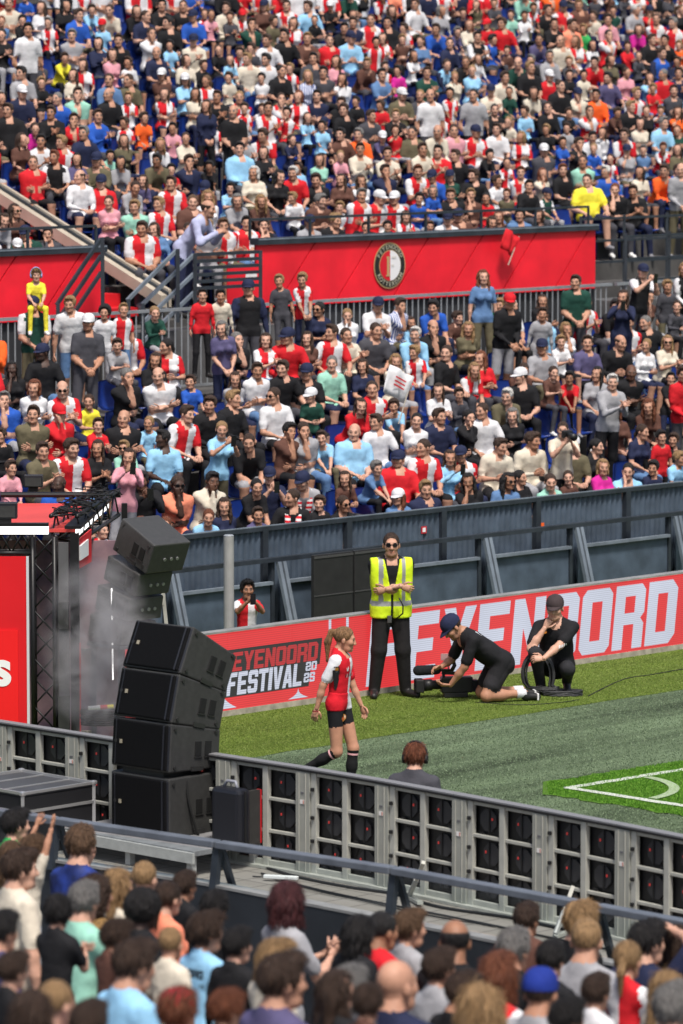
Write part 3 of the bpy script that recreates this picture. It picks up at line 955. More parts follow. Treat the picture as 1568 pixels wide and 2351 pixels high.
# the grass pitch with a ragged edge and its white lines
g = MB()
def cpt(u, v, z): return CORNER + C1 * u + C2 * v + np.array([0, 0, z])
rag = [cpt(u, -0.40 + rnd.uniform(-0.07, 0.09), 0.008) for u in np.arange(60, 0.10, -0.12)] + [cpt(-0.38 + rnd.uniform(-0.09, 0.07), v, 0.008) for v in np.arange(0.10, 60, 0.12)]
g.ngon(rag + [cpt(60, 60, 0.008)])
tag(g.build('pitch', pitchgr), kind='structure')
def ragged_line(a, d, s, L, w, name):
    m = MB()
    xs = np.arange(0, L, 0.1)
    m.ngon([a + d * x + s * (-w / 2 + rnd.uniform(-0.012, 0.012)) for x in xs] + [a + d * x + s * (w / 2 + rnd.uniform(-0.012, 0.012)) for x in xs[::-1]])
    tag(m.build(name, whitepaint), kind='structure')
ragged_line(cpt(0, 0, 0.012), C1, C2, 40, 0.11, 'goal_line')
ragged_line(cpt(0, 0, 0.016), C2, C1, 40, 0.11, 'touch_line')
m = MB(); ar = [(R(6 + 79 * k / 30)) for k in range(31)]
m.ngon([cpt(math.cos(w) * 1.05, math.sin(w) * 1.05, 0.02) for w in ar] + [cpt(math.cos(w) * 0.95, math.sin(w) * 0.95, 0.02) for w in ar[::-1]])
tag(m.build('corner_arc', turf_mat('line_paint_worn', (0.12, 0.25, 0.05), (0.36, 0.46, 0.28), (0.6, 0.68, 0.5), 0.1, 70, 2.0, CA)), kind='structure')
# standing grass fibres, denser where the picture is sharp
def fibres(name, n, pick, mats, hgt, seed):
    r = np.random.RandomState(seed)
    P = pick(r, n)
    a = r.uniform(0, 2 * math.pi, n); hh = hgt * r.uniform(0.5, 1.3, n); w = r.uniform(0.004, 0.008, n)
    ln = r.uniform(-0.5, 0.5, (n, 2)) * hh[:, None]
    d = np.stack([np.cos(a), np.sin(a)], 1) * w[:, None]
    V = np.zeros((n, 3, 3))
    V[:, 0, :2] = P[:, :2] - d; V[:, 1, :2] = P[:, :2] + d; V[:, 2, :2] = P[:, :2] + ln
    V[:, :2, 2] = P[:, 2:3]; V[:, 2, 2] = P[:, 2] + hh
    me = bpy.data.meshes.new(name)
    me.from_pydata(V.reshape(-1, 3).tolist(), [], np.arange(3 * n).reshape(n, 3).tolist())
    me.polygons.foreach_set('material_index', r.randint(0, len(mats), n).tolist())
    for m_ in mats: me.materials.append(m_)
    return obj(name, me)
gm = lambda nme, c: new_mat(nme, c, 0.7, spec=0.25)
def pick_view(r, n, x0, x1, y0, y1, ok):         # spread evenly over the ground in view
    out = []
    tot = 0
    while tot < n:
        x = r.uniform(x0, x1, n); y = r.uniform(y0, y1, n)
        D = FW[None, :] + np.array([[1.0, 0, 0]]) * ((x - 784) / LENS_F)[:, None] - UP[None, :] * ((y - 1175.5) / LENS_F)[:, None]
        P = CAM[None, :] + D * (-CAM_H / D[:, 2])[:, None]
        P = P[ok(P)]
        out.append(P); tot += len(P)
    return np.concatenate(out)[:n]
def in_pitch(P, m_=0.36):
    q = P - CORNER
    return (q @ C1 > -m_) & (q @ C2 > -m_) & (q @ C1 + q @ C2 > -0.26)
def pick_strip(r, n):
    P = pick_view(r, n, 380, 1640, 1480, 1780, lambda P: ((P - ORG) @ N1 > nb) & ((P - ORG) @ N1 < -0.02)); P[:, 2] = 0.004; return P
tag(fibres('turf_fibres', 75000, pick_strip, [gm('fibre_a', (0.135, 0.20, 0.032)), gm('fibre_b', (0.185, 0.24, 0.05)), gm('fibre_c', (0.09, 0.14, 0.02)), gm('fibre_d', (0.21, 0.26, 0.07))], 0.009, 1),
    'yellow green artificial turf fibres along the far advertising board', 'turf', kind='stuff')
def pick_apron(r, n):
    return pick_view(r, n, 380, 1640, 1580, 2060, lambda P: ((P - ORG) @ N1 < nb) & ~in_pitch(P) & ((P - a0) @ E1 > 0.08))
tag(fibres('apron_fibres', 110000, pick_apron, [gm('fibre_e', (0.125, 0.178, 0.10)), gm('fibre_f', (0.205, 0.275, 0.168)), gm('fibre_g', (0.08, 0.115, 0.065)), gm('fibre_h', (0.15, 0.208, 0.12))], 0.011, 2),
    'grey green artificial turf fibres of the apron round the pitch', 'turf', kind='stuff')
def pick_pitch(r, n):
    def ok(P):
        u = (P - CORNER) @ C1; v = (P - CORNER) @ C2
        line = ((np.abs(u) < 0.07) & (v > -0.07)) | ((np.abs(v) < 0.07) & (u > -0.07)) | ((np.abs(np.hypot(u, v) - 1) < 0.05) & (u > 0) & (v > 0))
        return in_pitch(P) & (~line | (r.rand(len(P)) < 0.30))
    P = pick_view(r, n, 1200, 1640, 1730, 1960, ok); P[:, 2] = 0.008; return P
tag(fibres('pitch_blades', 34000, pick_pitch, [gm('blade_a', (0.095, 0.245, 0.018)), gm('blade_b', (0.155, 0.32, 0.04)), gm('blade_c', (0.05, 0.16, 0.008))], 0.013, 3),
    'bright green grass blades at the corner of the pitch', 'grass', kind='stuff')

# ---------------------------------------------------------------- the far stand: terraces, wall, fascia
ROW_N = [3.6 + 0.8 * i for i in range(7)]
ROW_Z = [0.53 + 0.305 * i for i in range(7)]
UP_N = [11.4 + 0.7 * j for j in range(17)]
UP_RISE = 0.285
UP_Z = [3.42 + UP_RISE * j for j in range(17)]
TREAD = 0.8
def slab(m, t0, t1, n0, n1, z0, z1, mi=0):
    c = S((t0 + t1) / 2, (n0 + n1) / 2, (z0 + z1) / 2)
    m.box(c, (t1 - t0, n1 - n0, z1 - z0), mi, np.column_stack([E1, N1, [0, 0, 1.0]]))
SM = np.column_stack([E1, N1, [0, 0, 1.0]])
step_grey = new_mat('terrace_concrete', (0.075, 0.072, 0.07), 0.9, noise=0.3, nscale=2.5, bump=0.3, bscale=40)
m = MB()
for i in range(7):
    slab(m, -6, 26, ROW_N[i] - 0.35, ROW_N[i] + 0.45 + (0.3 if i == 6 else 0), -1.0, ROW_Z[i])
slab(m, -6, 30, 9.20, 10.62, -1.0, 2.42)
tag(m.build('lower_terrace', step_grey), kind='structure')
m = MB()
for j in range(17):
    slab(m, 7.52, 30, UP_N[j] - 0.35, UP_N[j] + 0.35, 0.5, UP_Z[j])
    slab(m, -4, 6.35, UP_N[j] - 0.35, UP_N[j] + 0.35, 0.5, UP_Z[j])
slab(m, 7.52, 9.2, 10.62, 11.05, 0.5, 3.30)
slab(m, 6.35, 7.50, 10.62, 11.3, 0.5, 3.22)
tag(m.build('upper_terrace', step_grey), kind='structure')
redpaint = new_mat('red_paint', (0.55, 0.012, 0.020), 0.6, noise=0.15, nscale=2)
stair = tag(empty('aisle_stair', S(6.92, 11.0, 3.30), STAND_A), 'red painted aisle steps rising beside the beige concrete stringer', 'stairs')
for k in range(30):
    st = MB(); st.box((0, 0.30 + 0.35 * k, 0.10 + 0.1425 * k), (1.10, 0.35, 0.18 if k else 0.12))
    st.build('step', redpaint if k % 1 == 0 else step_grey, stair)
# the beige stringer beside the aisle
beige = new_mat('beige_concrete', (0.40, 0.35, 0.28), 0.85, noise=0.15, nscale=3)
steel = new_mat('blue_grey_steel', (0.064, 0.088, 0.122), 0.55, metal=0.0, noise=0.3, nscale=3.5, bump=0.1, bscale=60)
steel_dark = new_mat('dark_steel', (0.026, 0.033, 0.043), 0.5, noise=0.3, nscale=4)
rail_grey = new_mat('rail_grey', (0.26, 0.28, 0.30), 0.45, metal=0.2, noise=0.2, nscale=5)
steel_mid = new_mat('mid_steel', (0.15, 0.18, 0.215), 0.5, noise=0.25, nscale=4)
sroot = tag(empty('stair_stringer', S(7.5, 10.6, 3.6), STAND_A), 'sloping beige concrete stringer with a black groove beside the red aisle', 'stringer')
mm = MB(); mm.prism([(-0.11, 0.0, -0.12), (-0.11, 12.0, 4.76), (-0.11, 12.0, 4.92), (-0.11, 0.0, 0.04)], (0.11, 0, 0)); mm.build('stringer_wall', beige, sroot)
mm = MB(); mm.prism([(0.002, 0.0, -0.12), (0.002, 12.0, 4.76), (0.002, 12.0, 4.96), (0.002, 0.0, 0.08)], (0.03, 0, 0)); mm.build('groove', steel_dark, sroot)
mm = MB(); mm.prism([(0.034, 0.0, -0.12), (0.034, 12.0, 4.76), (0.034, 12.0, 4.99), (0.034, 0.0, 0.11)], (0.05, 0, 0)); mm.build('kerb_edge', beige, sroot)

# corrugated steel wall in front of the lower rows
wall = tag(empty('barrier_wall', S(0, 3.0, 0), STAND_A), 'long corrugated blue grey steel wall in front of the first seat row', 'wall')
ts = [-6.8, -5.1, -3.4, -1.7, 0.0, 1.63, 3.02, 4.65, 6.35, 8.04, 9.7, 11.4, 13.1, 14.8]
for k in range(len(ts) - 1):
    a, b = ts[k] + 0.05, ts[k + 1] - 0.05
    mm = MB(); V = []; Fc = []
    n = int((b - a) / 0.0475)
    for q in range(n * 2 + 2):
        x = a + (b - a) * q / (n * 2 + 1)
        y = -0.014 if (q // 2) % 2 == 0 else 0.010
        V += [(x, y, 0.0), (x, y, 1.46)]
    for q in range(n * 2 + 1):
        Fc.append((2 * q, 2 * q + 2, 2 * q + 3, 2 * q + 1))
    mm.add(V, Fc); mm.build('corrugated_sheet', steel, wall)
for t in ts:
    mm = MB(); mm.box((t, -0.02, 0.74), (0.085, 0.07, 1.48)); mm.build('post', steel_dark, wall)
mm = MB(); mm.box((4, 0.0, 1.49), (22, 0.10, 0.05)); mm.build('top_rail', steel_dark, wall)
mm = MB(); mm.box((4, -0.035, 1.52), (22, 0.03, 0.012)); mm.build('top_edge', steel_mid, wall)
# number sticker on the wall
mm = MB(); mm.box((4.33, -0.018, 1.27), (0.09, 0.006, 0.085)); mm.box((4.33, -0.022, 1.27), (0.05, 0.004, 0.05), 1); mm.build('sticker', [new_mat('sticker_red', (0.5, 0.02, 0.03), 0.6), new_mat('sticker_white', (0.8, 0.8, 0.8), 0.6)], wall)
mm = MB(); mm.box((6.45, -0.02, 1.16), (0.07, 0.006, 0.07)); mm.build('sticker', new_mat('sticker_orange', (0.85, 0.13, 0.02), 0.6), wall)
# lower crush barrier with infill sheets and raked struts
bar = tag(empty('crush_barrier', S(0, 2.8, 0), STAND_A), 'low steel barrier with flat infill sheets and raked double struts', 'barrier')
mm = MB(); mm.box((4, 0, 1.15), (22, 0.08, 0.05)); mm.build('top_beam', steel_dark, bar)
st_t = [-5.3, -3.55, -1.8, -0.05, 1.66, 3.42, 5.18, 6.85, 8.73, 10.4, 12.1]
for k in range(len(st_t) - 1):
    a, b = st_t[k] + 0.09, st_t[k + 1] - 0.09
    mm = MB(); mm.box(((a + b) / 2, 0.03, 0.44), (b - a, 0.02, 0.86)); mm.build('infill_sheet', steel, bar)
    mm = MB(); mm.box(((a + b) / 2, 0.0, 0.885), (b - a, 0.07, 0.035)); mm.build('mid_rail', steel_mid, bar)
for t in st_t:
    mm = MB(); mm.box((t - 0.06, 0.03, 0.56), (0.05, 0.06, 1.12)); mm.build('upright', steel_dark, bar)
    for s_ in (-0.005, 0.075):
        mm = MB(); mm.bar((t + s_, -0.03, 1.12), (t + s_, -0.34, 0.0), 0.045, 0.05, up=(1, 0, 0)); mm.build('strut', steel_mid, bar)
# black screens and a pole between board and barrier
for t0, t1, lab in ((1.78, 2.42, 'black backside panel leaning at the steel barrier near the grey pole'), (2.45, 3.10, 'black backside panel leaning at the steel barrier behind the guard')):
    o = tag(empty('backing_panel', S((t0 + t1) / 2, 2.35, 0), STAND_A), lab, 'panel')
    mm = MB(); mm.box((0, 0, 0.62), (t1 - t0, 0.05, 1.20)); mm.build('sheet', new_mat('panel_black', (0.018, 0.018, 0.018), 0.6, noise=0.2), o, bevel=0.006)
    mm = MB(); mm.box((0, -0.028, 1.19), (t1 - t0, 0.01, 0.025)); mm.box((0, -0.028, 0.75), (t1 - t0, 0.008, 0.012)); mm.build('edge_strip', new_mat('panel_edge', (0.06, 0.06, 0.06), 0.5), o)
pt, pz = on_plane(525, 1230, 1.2)
o = tag(empty('pole', S(pt, 1.2, 0)), 'plain light grey metal pole behind the advertising board', 'pole')
mm = MB(); mm.tube([(0, 0, 0), (0, 0, pz)], 0.056, 16); mm.build('shaft', new_mat('pole_grey', (0.36, 0.36, 0.35), 0.5, metal=0.2, noise=0.1), o, smooth=False)
mm = MB(); mm.tube([(0, 0, pz), (0, 0, pz + 0.012)], [0.058, 0.045], 16); mm.build('end_cap', rail_grey, o)

# walkway railing behind the lower rows
def railing(name, pts, hgt, label, gap=0.115, mat=None):
    mat = mat or rail_grey
    root = tag(empty(name, pts[0]), label, 'railing')
    b = np.asarray(pts[0], float)
    for p, q in zip(pts[:-1], pts[1:]):
        p = np.asarray(p, float) - b; q = np.asarray(q, float) - b
        u = np.array([0, 0, hgt])
        mm = MB(); mm.bar(p + u, q + u, 0.05, 0.04); mm.build('top_rail', mat, root)
        mm = MB(); mm.bar(p + u * 0.12, q + u * 0.12, 0.03, 0.03); mm.build('bottom_rail', mat, root)
        L = np.linalg.norm(q - p); k = max(1, int(L / gap))
        pm = MB(); pm.box((0, 0, hgt * 0.55), (0.018, 0.018, hgt * 0.84)); pme = pm.mesh('baluster'); pme.materials.append(mat)
        for i in range(1, k):
            bo = obj('baluster', pme, None, root); bo.location = tuple(p + (q - p) * i / k)
    return root
railing('walkway_railing', [S(-4, 9.12, 2.42), S(2, 9.12, 2.42), S(8.2, 9.12, 2.42)], 1.14, 'grey balustrade behind the last lower row, on the stair side')
railing('walkway_railing', [S(8.3, 9.12, 2.42), S(14.95, 9.12, 2.42)], 1.14, 'grey balustrade behind the last lower row, below the club crest')
railing('walkway_railing', [S(15.05, 9.12, 2.42), S(20, 9.12, 2.42)], 1.14, 'grey balustrade behind the last lower row, past the fascia end')

# red fascia of the upper tier
fascia_red = new_mat('fascia_red', (0.80, 0.014, 0.030), 0.5, noise=0.16, nscale=1.6, bump=0.08, bscale=9)
fascia_line = new_mat('fascia_line', (0.22, 0.004, 0.012), 0.5)
def fascia(t0, t1, label, zt=4.26):
    root = tag(empty('fascia', S((t0 + t1) / 2, 10.6, 3.40), STAND_A), label, 'fascia')
    w = t1 - t0
    # sheets parted by slanted joints
    sl = 0.78; hgt = zt - 3.40; x = -w / 2 - sl
    k = 0
    while x < w / 2:
        a, b = x, x + 1.16
        poly = []
        def cl(v): return min(max(v, -w / 2), w / 2)
        p4 = [(a, 0), (b - 0.03, 0), (b - 0.03 + sl, hgt), (a + sl, hgt)]
        # clip to the fascia's ends
        def clip_half(P, sgn, lim):
            out = []
            for i in range(len(P)):
                p, q = P[i], P[(i + 1) % len(P)]
                ip = sgn * p[0] <= lim; iq = sgn * q[0] <= lim
                if ip: out.append(p)
                if ip != iq:
                    f = (lim * sgn - p[0]) / (q[0] - p[0]); out.append((lim * sgn, p[1] + (q[1] - p[1]) * f))
            return out
        P = clip_half(clip_half(p4, 1, w / 2), -1, w / 2)
        if len(P) >= 3:
            mm = MB(); mm.prism([(u, 0, v) for u, v in P], (0, 0.03, 0)); mm.build('sheet', fascia_red, root)
        x += 1.16
    mm = MB(); mm.box((0, 0.045, hgt / 2), (w, 0.02, hgt)); mm.build('backing', fascia_line, root)
    mm = MB(); mm.box((0, 0.03, hgt + 0.045), (w + 0.06, 0.16, 0.09)); mm.build('coping', steel_dark, root)
    mm = MB(); mm.box((0, -0.04, hgt + 0.075), (w + 0.04, 0.03, 0.02)); mm.build('coping_edge', steel_mid, root)
    # rail above
    mm = MB(); mm.box((0, 0.14, hgt + 0.34), (w, 0.035, 0.035)); mm.build('hand_rail', steel_dark, root)
    q = int(w / 1.05)
    for i in range(q + 1):
        mm = MB(); mm.box((-w / 2 + w * i / q, 0.14, hgt + 0.2), (0.03, 0.03, 0.28)); mm.build('rail_post', steel_dark, root)
    return root
m = MB(); slab(m, 9.2, 16.4, 10.66, 10.74, 2.42, 3.42); slab(m, -1.0, 6.34, 10.66, 10.74, 2.42, 3.42)
tag(m.build('undercroft_wall', new_mat('undercroft_dark', (0.022, 0.023, 0.026), 0.7, noise=0.3, nscale=2)), kind='structure')
fas = fascia(9.22, 16.32, 'long red upper tier fascia with the round club crest')
fascia(-1.0, 6.33, 'red upper tier fascia beside the aisle steps')
# small red banner with a white letter, beside the landing
bn = tag(empty('banner', S(8.85, 10.45, 3.30), STAND_A), 'short red banner with part of a white letter beside the stair landing', 'banner')
mm = MB(); mm.box((0, 0, 0.35), (0.72, 0.02, 0.72)); mm.build('cloth', fascia_red, bn)
mm = MB(); mm.box((0.02, -0.013, 0.42), (0.07, 0.004, 0.36)); mm.box((0.13, -0.013, 0.57), (0.14, 0.004, 0.07)); mm.box((0.10, -0.013, 0.42), (0.08, 0.004, 0.07)); mm.build('letter', new_mat('letter_white', (0.78, 0.78, 0.78), 0.6), bn)
# club crest
crest = empty('club_crest', S(11.85, 10.585, 3.89), STAND_A)
tag(crest, 'round crest, black gold ring round red and white halves, on the fascia', 'crest')
def disc(m, r, y, mi=0, a0=0.0, a1=2 * math.pi, r0=0.0, n=40):
    A = np.linspace(a0, a1, n)
    if r0 <= 0:
        pts = [(r * math.cos(a), y, r * math.sin(a)) for a in A]
        if a1 - a0 > 6.2: pts = pts[:-1]
        m.ngon(pts, mi)
    else:
        for a, b in zip(A[:-1], A[1:]):
            m.add([(r0 * math.cos(a), y, r0 * math.sin(a)), (r * math.cos(a), y, r * math.sin(a)), (r * math.cos(b), y, r * math.sin(b)), (r0 * math.cos(b), y, r0 * math.sin(b))], [(0, 1, 2, 3)], mi)
gold = new_mat('crest_gold', (0.48, 0.34, 0.16), 0.5); cblk = new_mat('crest_black', (0.018, 0.018, 0.016), 0.5)
cwhite = new_mat('crest_white', (0.78, 0.78, 0.79), 0.5); cred = new_mat('crest_red', (0.62, 0.012, 0.026), 0.5); cgrn = new_mat('crest_letter', (0.42, 0.40, 0.30), 0.5)
mm = MB(); disc(mm, 0.325, -0.004); mm.build('gold_rim', gold, crest)
mm = MB(); disc(mm, 0.308, -0.008); mm.build('black_ring', cblk, crest)
mm = MB(); disc(mm, 0.222, -0.012); mm.build('gold_inner_rim', gold, crest)
mm = MB(); disc(mm, 0.212, -0.016, 0, math.pi / 2, math.pi * 1.5); mm.build('red_half', cred, crest)
mm = MB(); disc(mm, 0.212, -0.016, 0, -math.pi / 2, math.pi / 2); mm.build('white_half', cwhite, crest)
mm = MB(); mm.box((-0.045, -0.020, -0.0), (0.045, 0.004, 0.26)); mm.box((-0.06, -0.020, 0.115), (0.03, 0.004, 0.03)); mm.box((-0.045, -0.020, -0.14), (0.085, 0.004, 0.02)); mm.build('letter', gold, crest)
mm = MB(); mm.box((0.075, -0.020, 0.115), (0.09, 0.004, 0.03)); mm.box((0.045, -0.020, 0.0), (0.05, 0.004, 0.03)); mm.build('letter_bar', new_mat('crest_pale', (0.66, 0.64, 0.60), 0.5), crest)
def ring_text(txt, rad, a_mid, span, parent, mat, size, flip):
    n = len(txt)
    for i, ch in enumerate(txt):
        if ch == ' ': continue
        a = a_mid + (-1 if not flip else 1) * (i - (n - 1) / 2) * span / n
        cu = bpy.data.curves.new('letter', 'FONT'); cu.body = ch; cu.size = size; cu.align_x = 'CENTER'; cu.align_y = 'CENTER'; cu.offset = size * 0.02
        o = bpy.data.objects.new('letter_tmp', cu)
        COL.objects.link(o)
        dg = bpy.context.evaluated_depsgraph_get()
        me = bpy.data.meshes.new_from_object(o.evaluated_get(dg))
        bpy.data.objects.remove(o)
        me.materials.clear(); me.materials.append(mat)
        lo = bpy.data.objects.new('letter', me); COL.objects.link(lo); lo.parent = parent
        lo.location = (rad * math.cos(a), -0.0135, rad * math.sin(a))
        lo.rotation_euler = (math.pi / 2, -(a - math.pi / 2) + (math.pi if flip else 0), 0)
ring_text('FEYENOORD', 0.266, math.pi / 2, 2.3, crest, cgrn, 0.085, False)
ring_text('ROTTERDAM', 0.266, -math.pi / 2, 2.3, crest, cgrn, 0.085, True)
# stair handrails by the landing and at the fascia's far end
def sloped_rail(name, t0, z0, t1, z1, n, label, drop=(0.0, 0.22, 0.44), mat=None):
    root = tag(empty(name, S(t0, n, z0), 0), label, 'handrail')
    o_ = S(t0, n, z0)
    for d in drop:
        mm = MB(); mm.bar(S(t0, n, z0 - d) - o_, S(t1, n, z1 - d) - o_, 0.04, 0.045); mm.build('bar', mat or steel_mid, root)
    for f in (0.0, 1.0):
        t = t0 + (t1 - t0) * f; z = z0 + (z1 - z0) * f
        mm = MB(); mm.bar(S(t, n - 0.025, z + 0.02) - o_, S(t, n - 0.025, z - 0.95) - o_, 0.05, 0.05, up=(1, 0, 0)); mm.build('post', steel_dark, root)
    return root
ta, za = on_plane(130, 700, 10.2); tb, zb = on_plane(232, 548, 10.2)
sloped_rail('stair_handrail', ta, za, tb, zb, 10.2, 'dark sloping handrail of three bars before the shorter red fascia', mat=steel_dark)
ta, za = on_plane(292, 690, 9.9); tb, zb = on_plane(405, 575, 9.9)
sloped_rail('stair_handrail', ta, za, tb, zb, 9.9, 'grey sloping handrail climbing to the landing under the leaning man', (0.0,))
ta, za = on_plane(325, 700, 10.0); tb, zb = on_plane(445, 585, 10.0)
sloped_rail('stair_handrail', ta, za, tb, zb, 10.0, 'blue grey sloping handrail of three bars beside the landing', (0.0, 0.25, 0.5))
ta, za = on_plane(445, 585, 10.05); tb, zb = on_plane(595, 572, 10.05)
sloped_rail('landing_rail', ta, za, tb, za, 10.05, 'dark level guard rail with many thin bars beside the red banner', (0.0, 0.09, 0.18, 0.27, 0.36, 0.45), mat=steel_dark)
m = MB(); slab(m, 6.4, 9.2, 10.1, 10.62, 2.42, 3.20); tag(m.build('landing', darkcon), 'grey concrete landing at the foot of the red aisle steps', 'landing')
m = MB(); slab(m, 16.4, 30, 10.1, 10.9, 0.5, 3.22); tag(m.build('landing', darkcon), 'dark concrete landing past the end of the long red fascia', 'landing')
for n_, z_, lb in ((10.12, 3.22, 'black guard rail of level bars on the landing past the long fascia'), (11.0, 3.45, 'black guard rail behind the landing past the long fascia')):
    o_ = S(16.45, n_, z_)
    gr_ = tag(empty('guard_rail', o_), lb, 'railing')
    for d in (0.95, 0.62, 0.30):
        mm = MB(); mm.bar(S(16.45, n_, z_ + d) - o_, S(24, n_, z_ + d) - o_, 0.035, 0.035); mm.build('bar', steel_dark, gr_)
    for k in range(8):
        mm = MB(); mm.bar(S(16.45 + k * 1.0, n_, z_) - o_, S(16.45 + k * 1.0, n_, z_ + 1.0) - o_, 0.04, 0.04, up=(1, 0, 0)); mm.build('post', steel_dark, gr_)
# ---------------------------------------------------------------- far LED board with its lettering
def led_mat(name, c, s=1.0):
    m = bpy.data.materials.new(name); m.use_nodes = True
    nt = m.node_tree; L = nt.links; b = nt.nodes['Principled BSDF']
    b.inputs['Base Color'].default_value = (0.02, 0.02, 0.02, 1); b.inputs['Roughness'].default_value = 0.6
    tc = nt.nodes.new('ShaderNodeTexCoord')
    sp = nt.nodes.new('ShaderNodeSeparateXYZ'); L.new(tc.outputs['Object'], sp.inputs[0])
    mu = nt.nodes.new('ShaderNodeMath'); mu.operation = 'MULTIPLY'; mu.inputs[1].default_value = 2 * math.pi / 0.0225
    L.new(sp.outputs['Z'], mu.inputs[0])
    si = nt.nodes.new('ShaderNodeMath'); si.operation = 'SINE'; L.new(mu.outputs[0], si.inputs[0])
    mr = nt.nodes.new('ShaderNodeMapRange'); mr.inputs[1].default_value = -1; mr.inputs[2].default_value = 1; mr.inputs[3].default_value = 0.74 * s; mr.inputs[4].default_value = 1.1 * s
    L.new(si.outputs[0], mr.inputs[0])
    nz = nt.nodes.new('ShaderNodeTexNoise'); nz.inputs['Scale'].default_value = 1.3; nz.inputs['Detail'].default_value = 2
    L.new(tc.outputs['Object'], nz.inputs['Vector'])
    m2 = nt.nodes.new('ShaderNodeMapRange'); m2.inputs[3].default_value = 0.85; m2.inputs[4].default_value = 1.15; L.new(nz.outputs['Fac'], m2.inputs[0])
    pr = nt.nodes.new('ShaderNodeMath'); pr.operation = 'MULTIPLY'; L.new(mr.outputs[0], pr.inputs[0]); L.new(m2.outputs[0], pr.inputs[1])
    b.inputs['Emission Color'].default_value = (*c, 1)
    L.new(pr.outputs[0], b.inputs['Emission Strength'])
    return m
led_red = led_mat('led_red', (0.46, 0.022, 0.026)); led_white = led_mat('led_white', (0.36, 0.38, 0.45)); led_black = led_mat('led_black', (0.012, 0.012, 0.013))
led_dred = led_mat('led_deep_red', (0.30, 0.016, 0.020))
board = tag(empty('advertising_board', S(0, 0, 0), STAND_A), 'long red LED board reading FEYENOORD in white, with a festival logo', 'LED board')
for k in range(-4, 12):
    mm = MB(); mm.box((k * 0.96 + 0.48, 0.05, 0.475), (0.957, 0.10, 0.82)); mm.build('led_panel', led_red, board)
alum = new_mat('alu_grey', (0.30, 0.30, 0.29), 0.5, metal=0.3, noise=0.2, nscale=6)
mm = MB(); mm.box((3.8, 0.06, 0.895), (15.5, 0.14, 0.02)); mm.build('top_cap', alum, board)
mm = MB(); mm.box((3.8, 0.045, 0.032), (15.5, 0.11, 0.064)); mm.build('base_strip', new_mat('base_beige', (0.34, 0.31, 0.25), 0.8, noise=0.3, nscale=10), board)
mm = MB(); mm.box((3.8, 0.16, 0.45), (15.5, 0.08, 0.8)); mm.build('back_frame', steel_dark, board)
GL = {
 'F': [[(0, 0), (0, 1), (.26, 1), (.26, 0)], [(.26, 1), (.72, 1), (.72, .8), (.26, .8)], [(.26, .6), (.6, .6), (.6, .41), (.26, .41)]],
 'E': [[(0, 0), (0, 1), (.26, 1), (.26, 0)], [(.26, 1), (.72, 1), (.72, .8), (.26, .8)], [(.26, .6), (.62, .6), (.62, .41), (.26, .41)], [(.26, .2), (.72, .2), (.72, 0), (.26, 0)]],
 'Y': [[(0, 1), (.26, 1), (.375, .68), (.49, 1), (.75, 1), (.505, .4), (.505, 0), (.245, 0), (.245, .4)]],
 'N': [[(0, 0), (0, 1), (.24, 1), (.5, .45), (.5, 1), (.75, 1), (.75, 0), (.51, 0), (.25, .55), (.25, 0)]],
 'O': [[(.375, 1), (.1, 1), (0, .9), (0, .1), (.1, 0), (.375, 0), (.375, .2), (.25, .2), (.25, .8), (.375, .8)], [(.375, 1), (.65, 1), (.75, .9), (.75, .1), (.65, 0), (.375, 0), (.375, .2), (.5, .2), (.5, .8), (.375, .8)]],
 'R': [[(0, 0), (0, 1), (.25, 1), (.25, 0)], [(.25, 1), (.65, 1), (.75, .9), (.75, .55), (.66, .465), (.75, .38), (.75, 0), (.5, 0), (.5, .38), (.25, .38), (.25, .56), (.5, .56), (.5, .82), (.25, .82)]],
 'D': [[(0, 0), (0, 1), (.25, 1), (.25, 0)], [(.25, 1), (.6, 1), (.75, .86), (.75, .14), (.6, 0), (.25, 0), (.25, .2), (.5, .2), (.5, .8), (.25, .8)]],
 'S': [[(.75, .68), (.75, .9), (.65, 1), (.1, 1), (0, .9), (0, .52), (.1, .42), (.5, .42), (.5, .2), (.25, .2), (.25, .32), (0, .32), (0, .1), (.1, 0), (.65, 0), (.75, .1), (.75, .5), (.65, .6), (.25, .6), (.25, .8), (.5, .8), (.5, .68)]],
 'T': [[(0, 1), (.75, 1), (.75, .8), (.5, .8), (.5, 0), (.25, 0), (.25, .8), (0, .8)]],
 'I': [[(0, 0), (0, 1), (.27, 1), (.27, 0)]],
 'V': [[(0, 1), (.26, 1), (.375, .35), (.49, 1), (.75, 1), (.52, 0), (.23, 0)]],
 'A': [[(0, 0), (.22, 1), (.375, 1), (.375, .72), (.32, .38), (.375, .38), (.375, .2), (.29, .2), (.25, 0)], [(.75, 0), (.53, 1), (.375, 1), (.375, .72), (.43, .38), (.375, .38), (.375, .2), (.46, .2), (.5, 0)]],
 'L': [[(0, 0), (0, 1), (.26, 1), (.26, 0)], [(.26, .2), (.7, .2), (.7, 0), (.26, 0)]],
}
GL['2'] = [[(.75 - x, y) for x, y in GL['S'][0]]]; GL['5'] = GL['S']; GL['0'] = GL['O']
def letters(txt, x0, x1, z0, z1, mat, y, shear=0.13, gap=0.06, parent=None, slope=0.0):
    wd = [(0.27 if c == 'I' else 0.72) for c in txt]
    tot = sum(wd) + gap * (len(txt) - 1)
    k = (x1 - x0) / tot
    x = x0; hgt = z1 - z0
    for c, w in zip(txt, wd):
        mm = MB()
        for poly in GL[c]:
            mm.ngon([(x + px * k * (0.96 if c != 'I' else 1) + (pz - 0.5) * hgt * shear, y, z0 + pz * hgt + slope * (x + px * k - x0)) for px, pz in poly])
        mm.build('letter', mat, parent)
        x += (w + gap) * k
tl = on_plane(846, 1500, 0)[0]; tr = on_plane(1552, 1400, 0)[0]
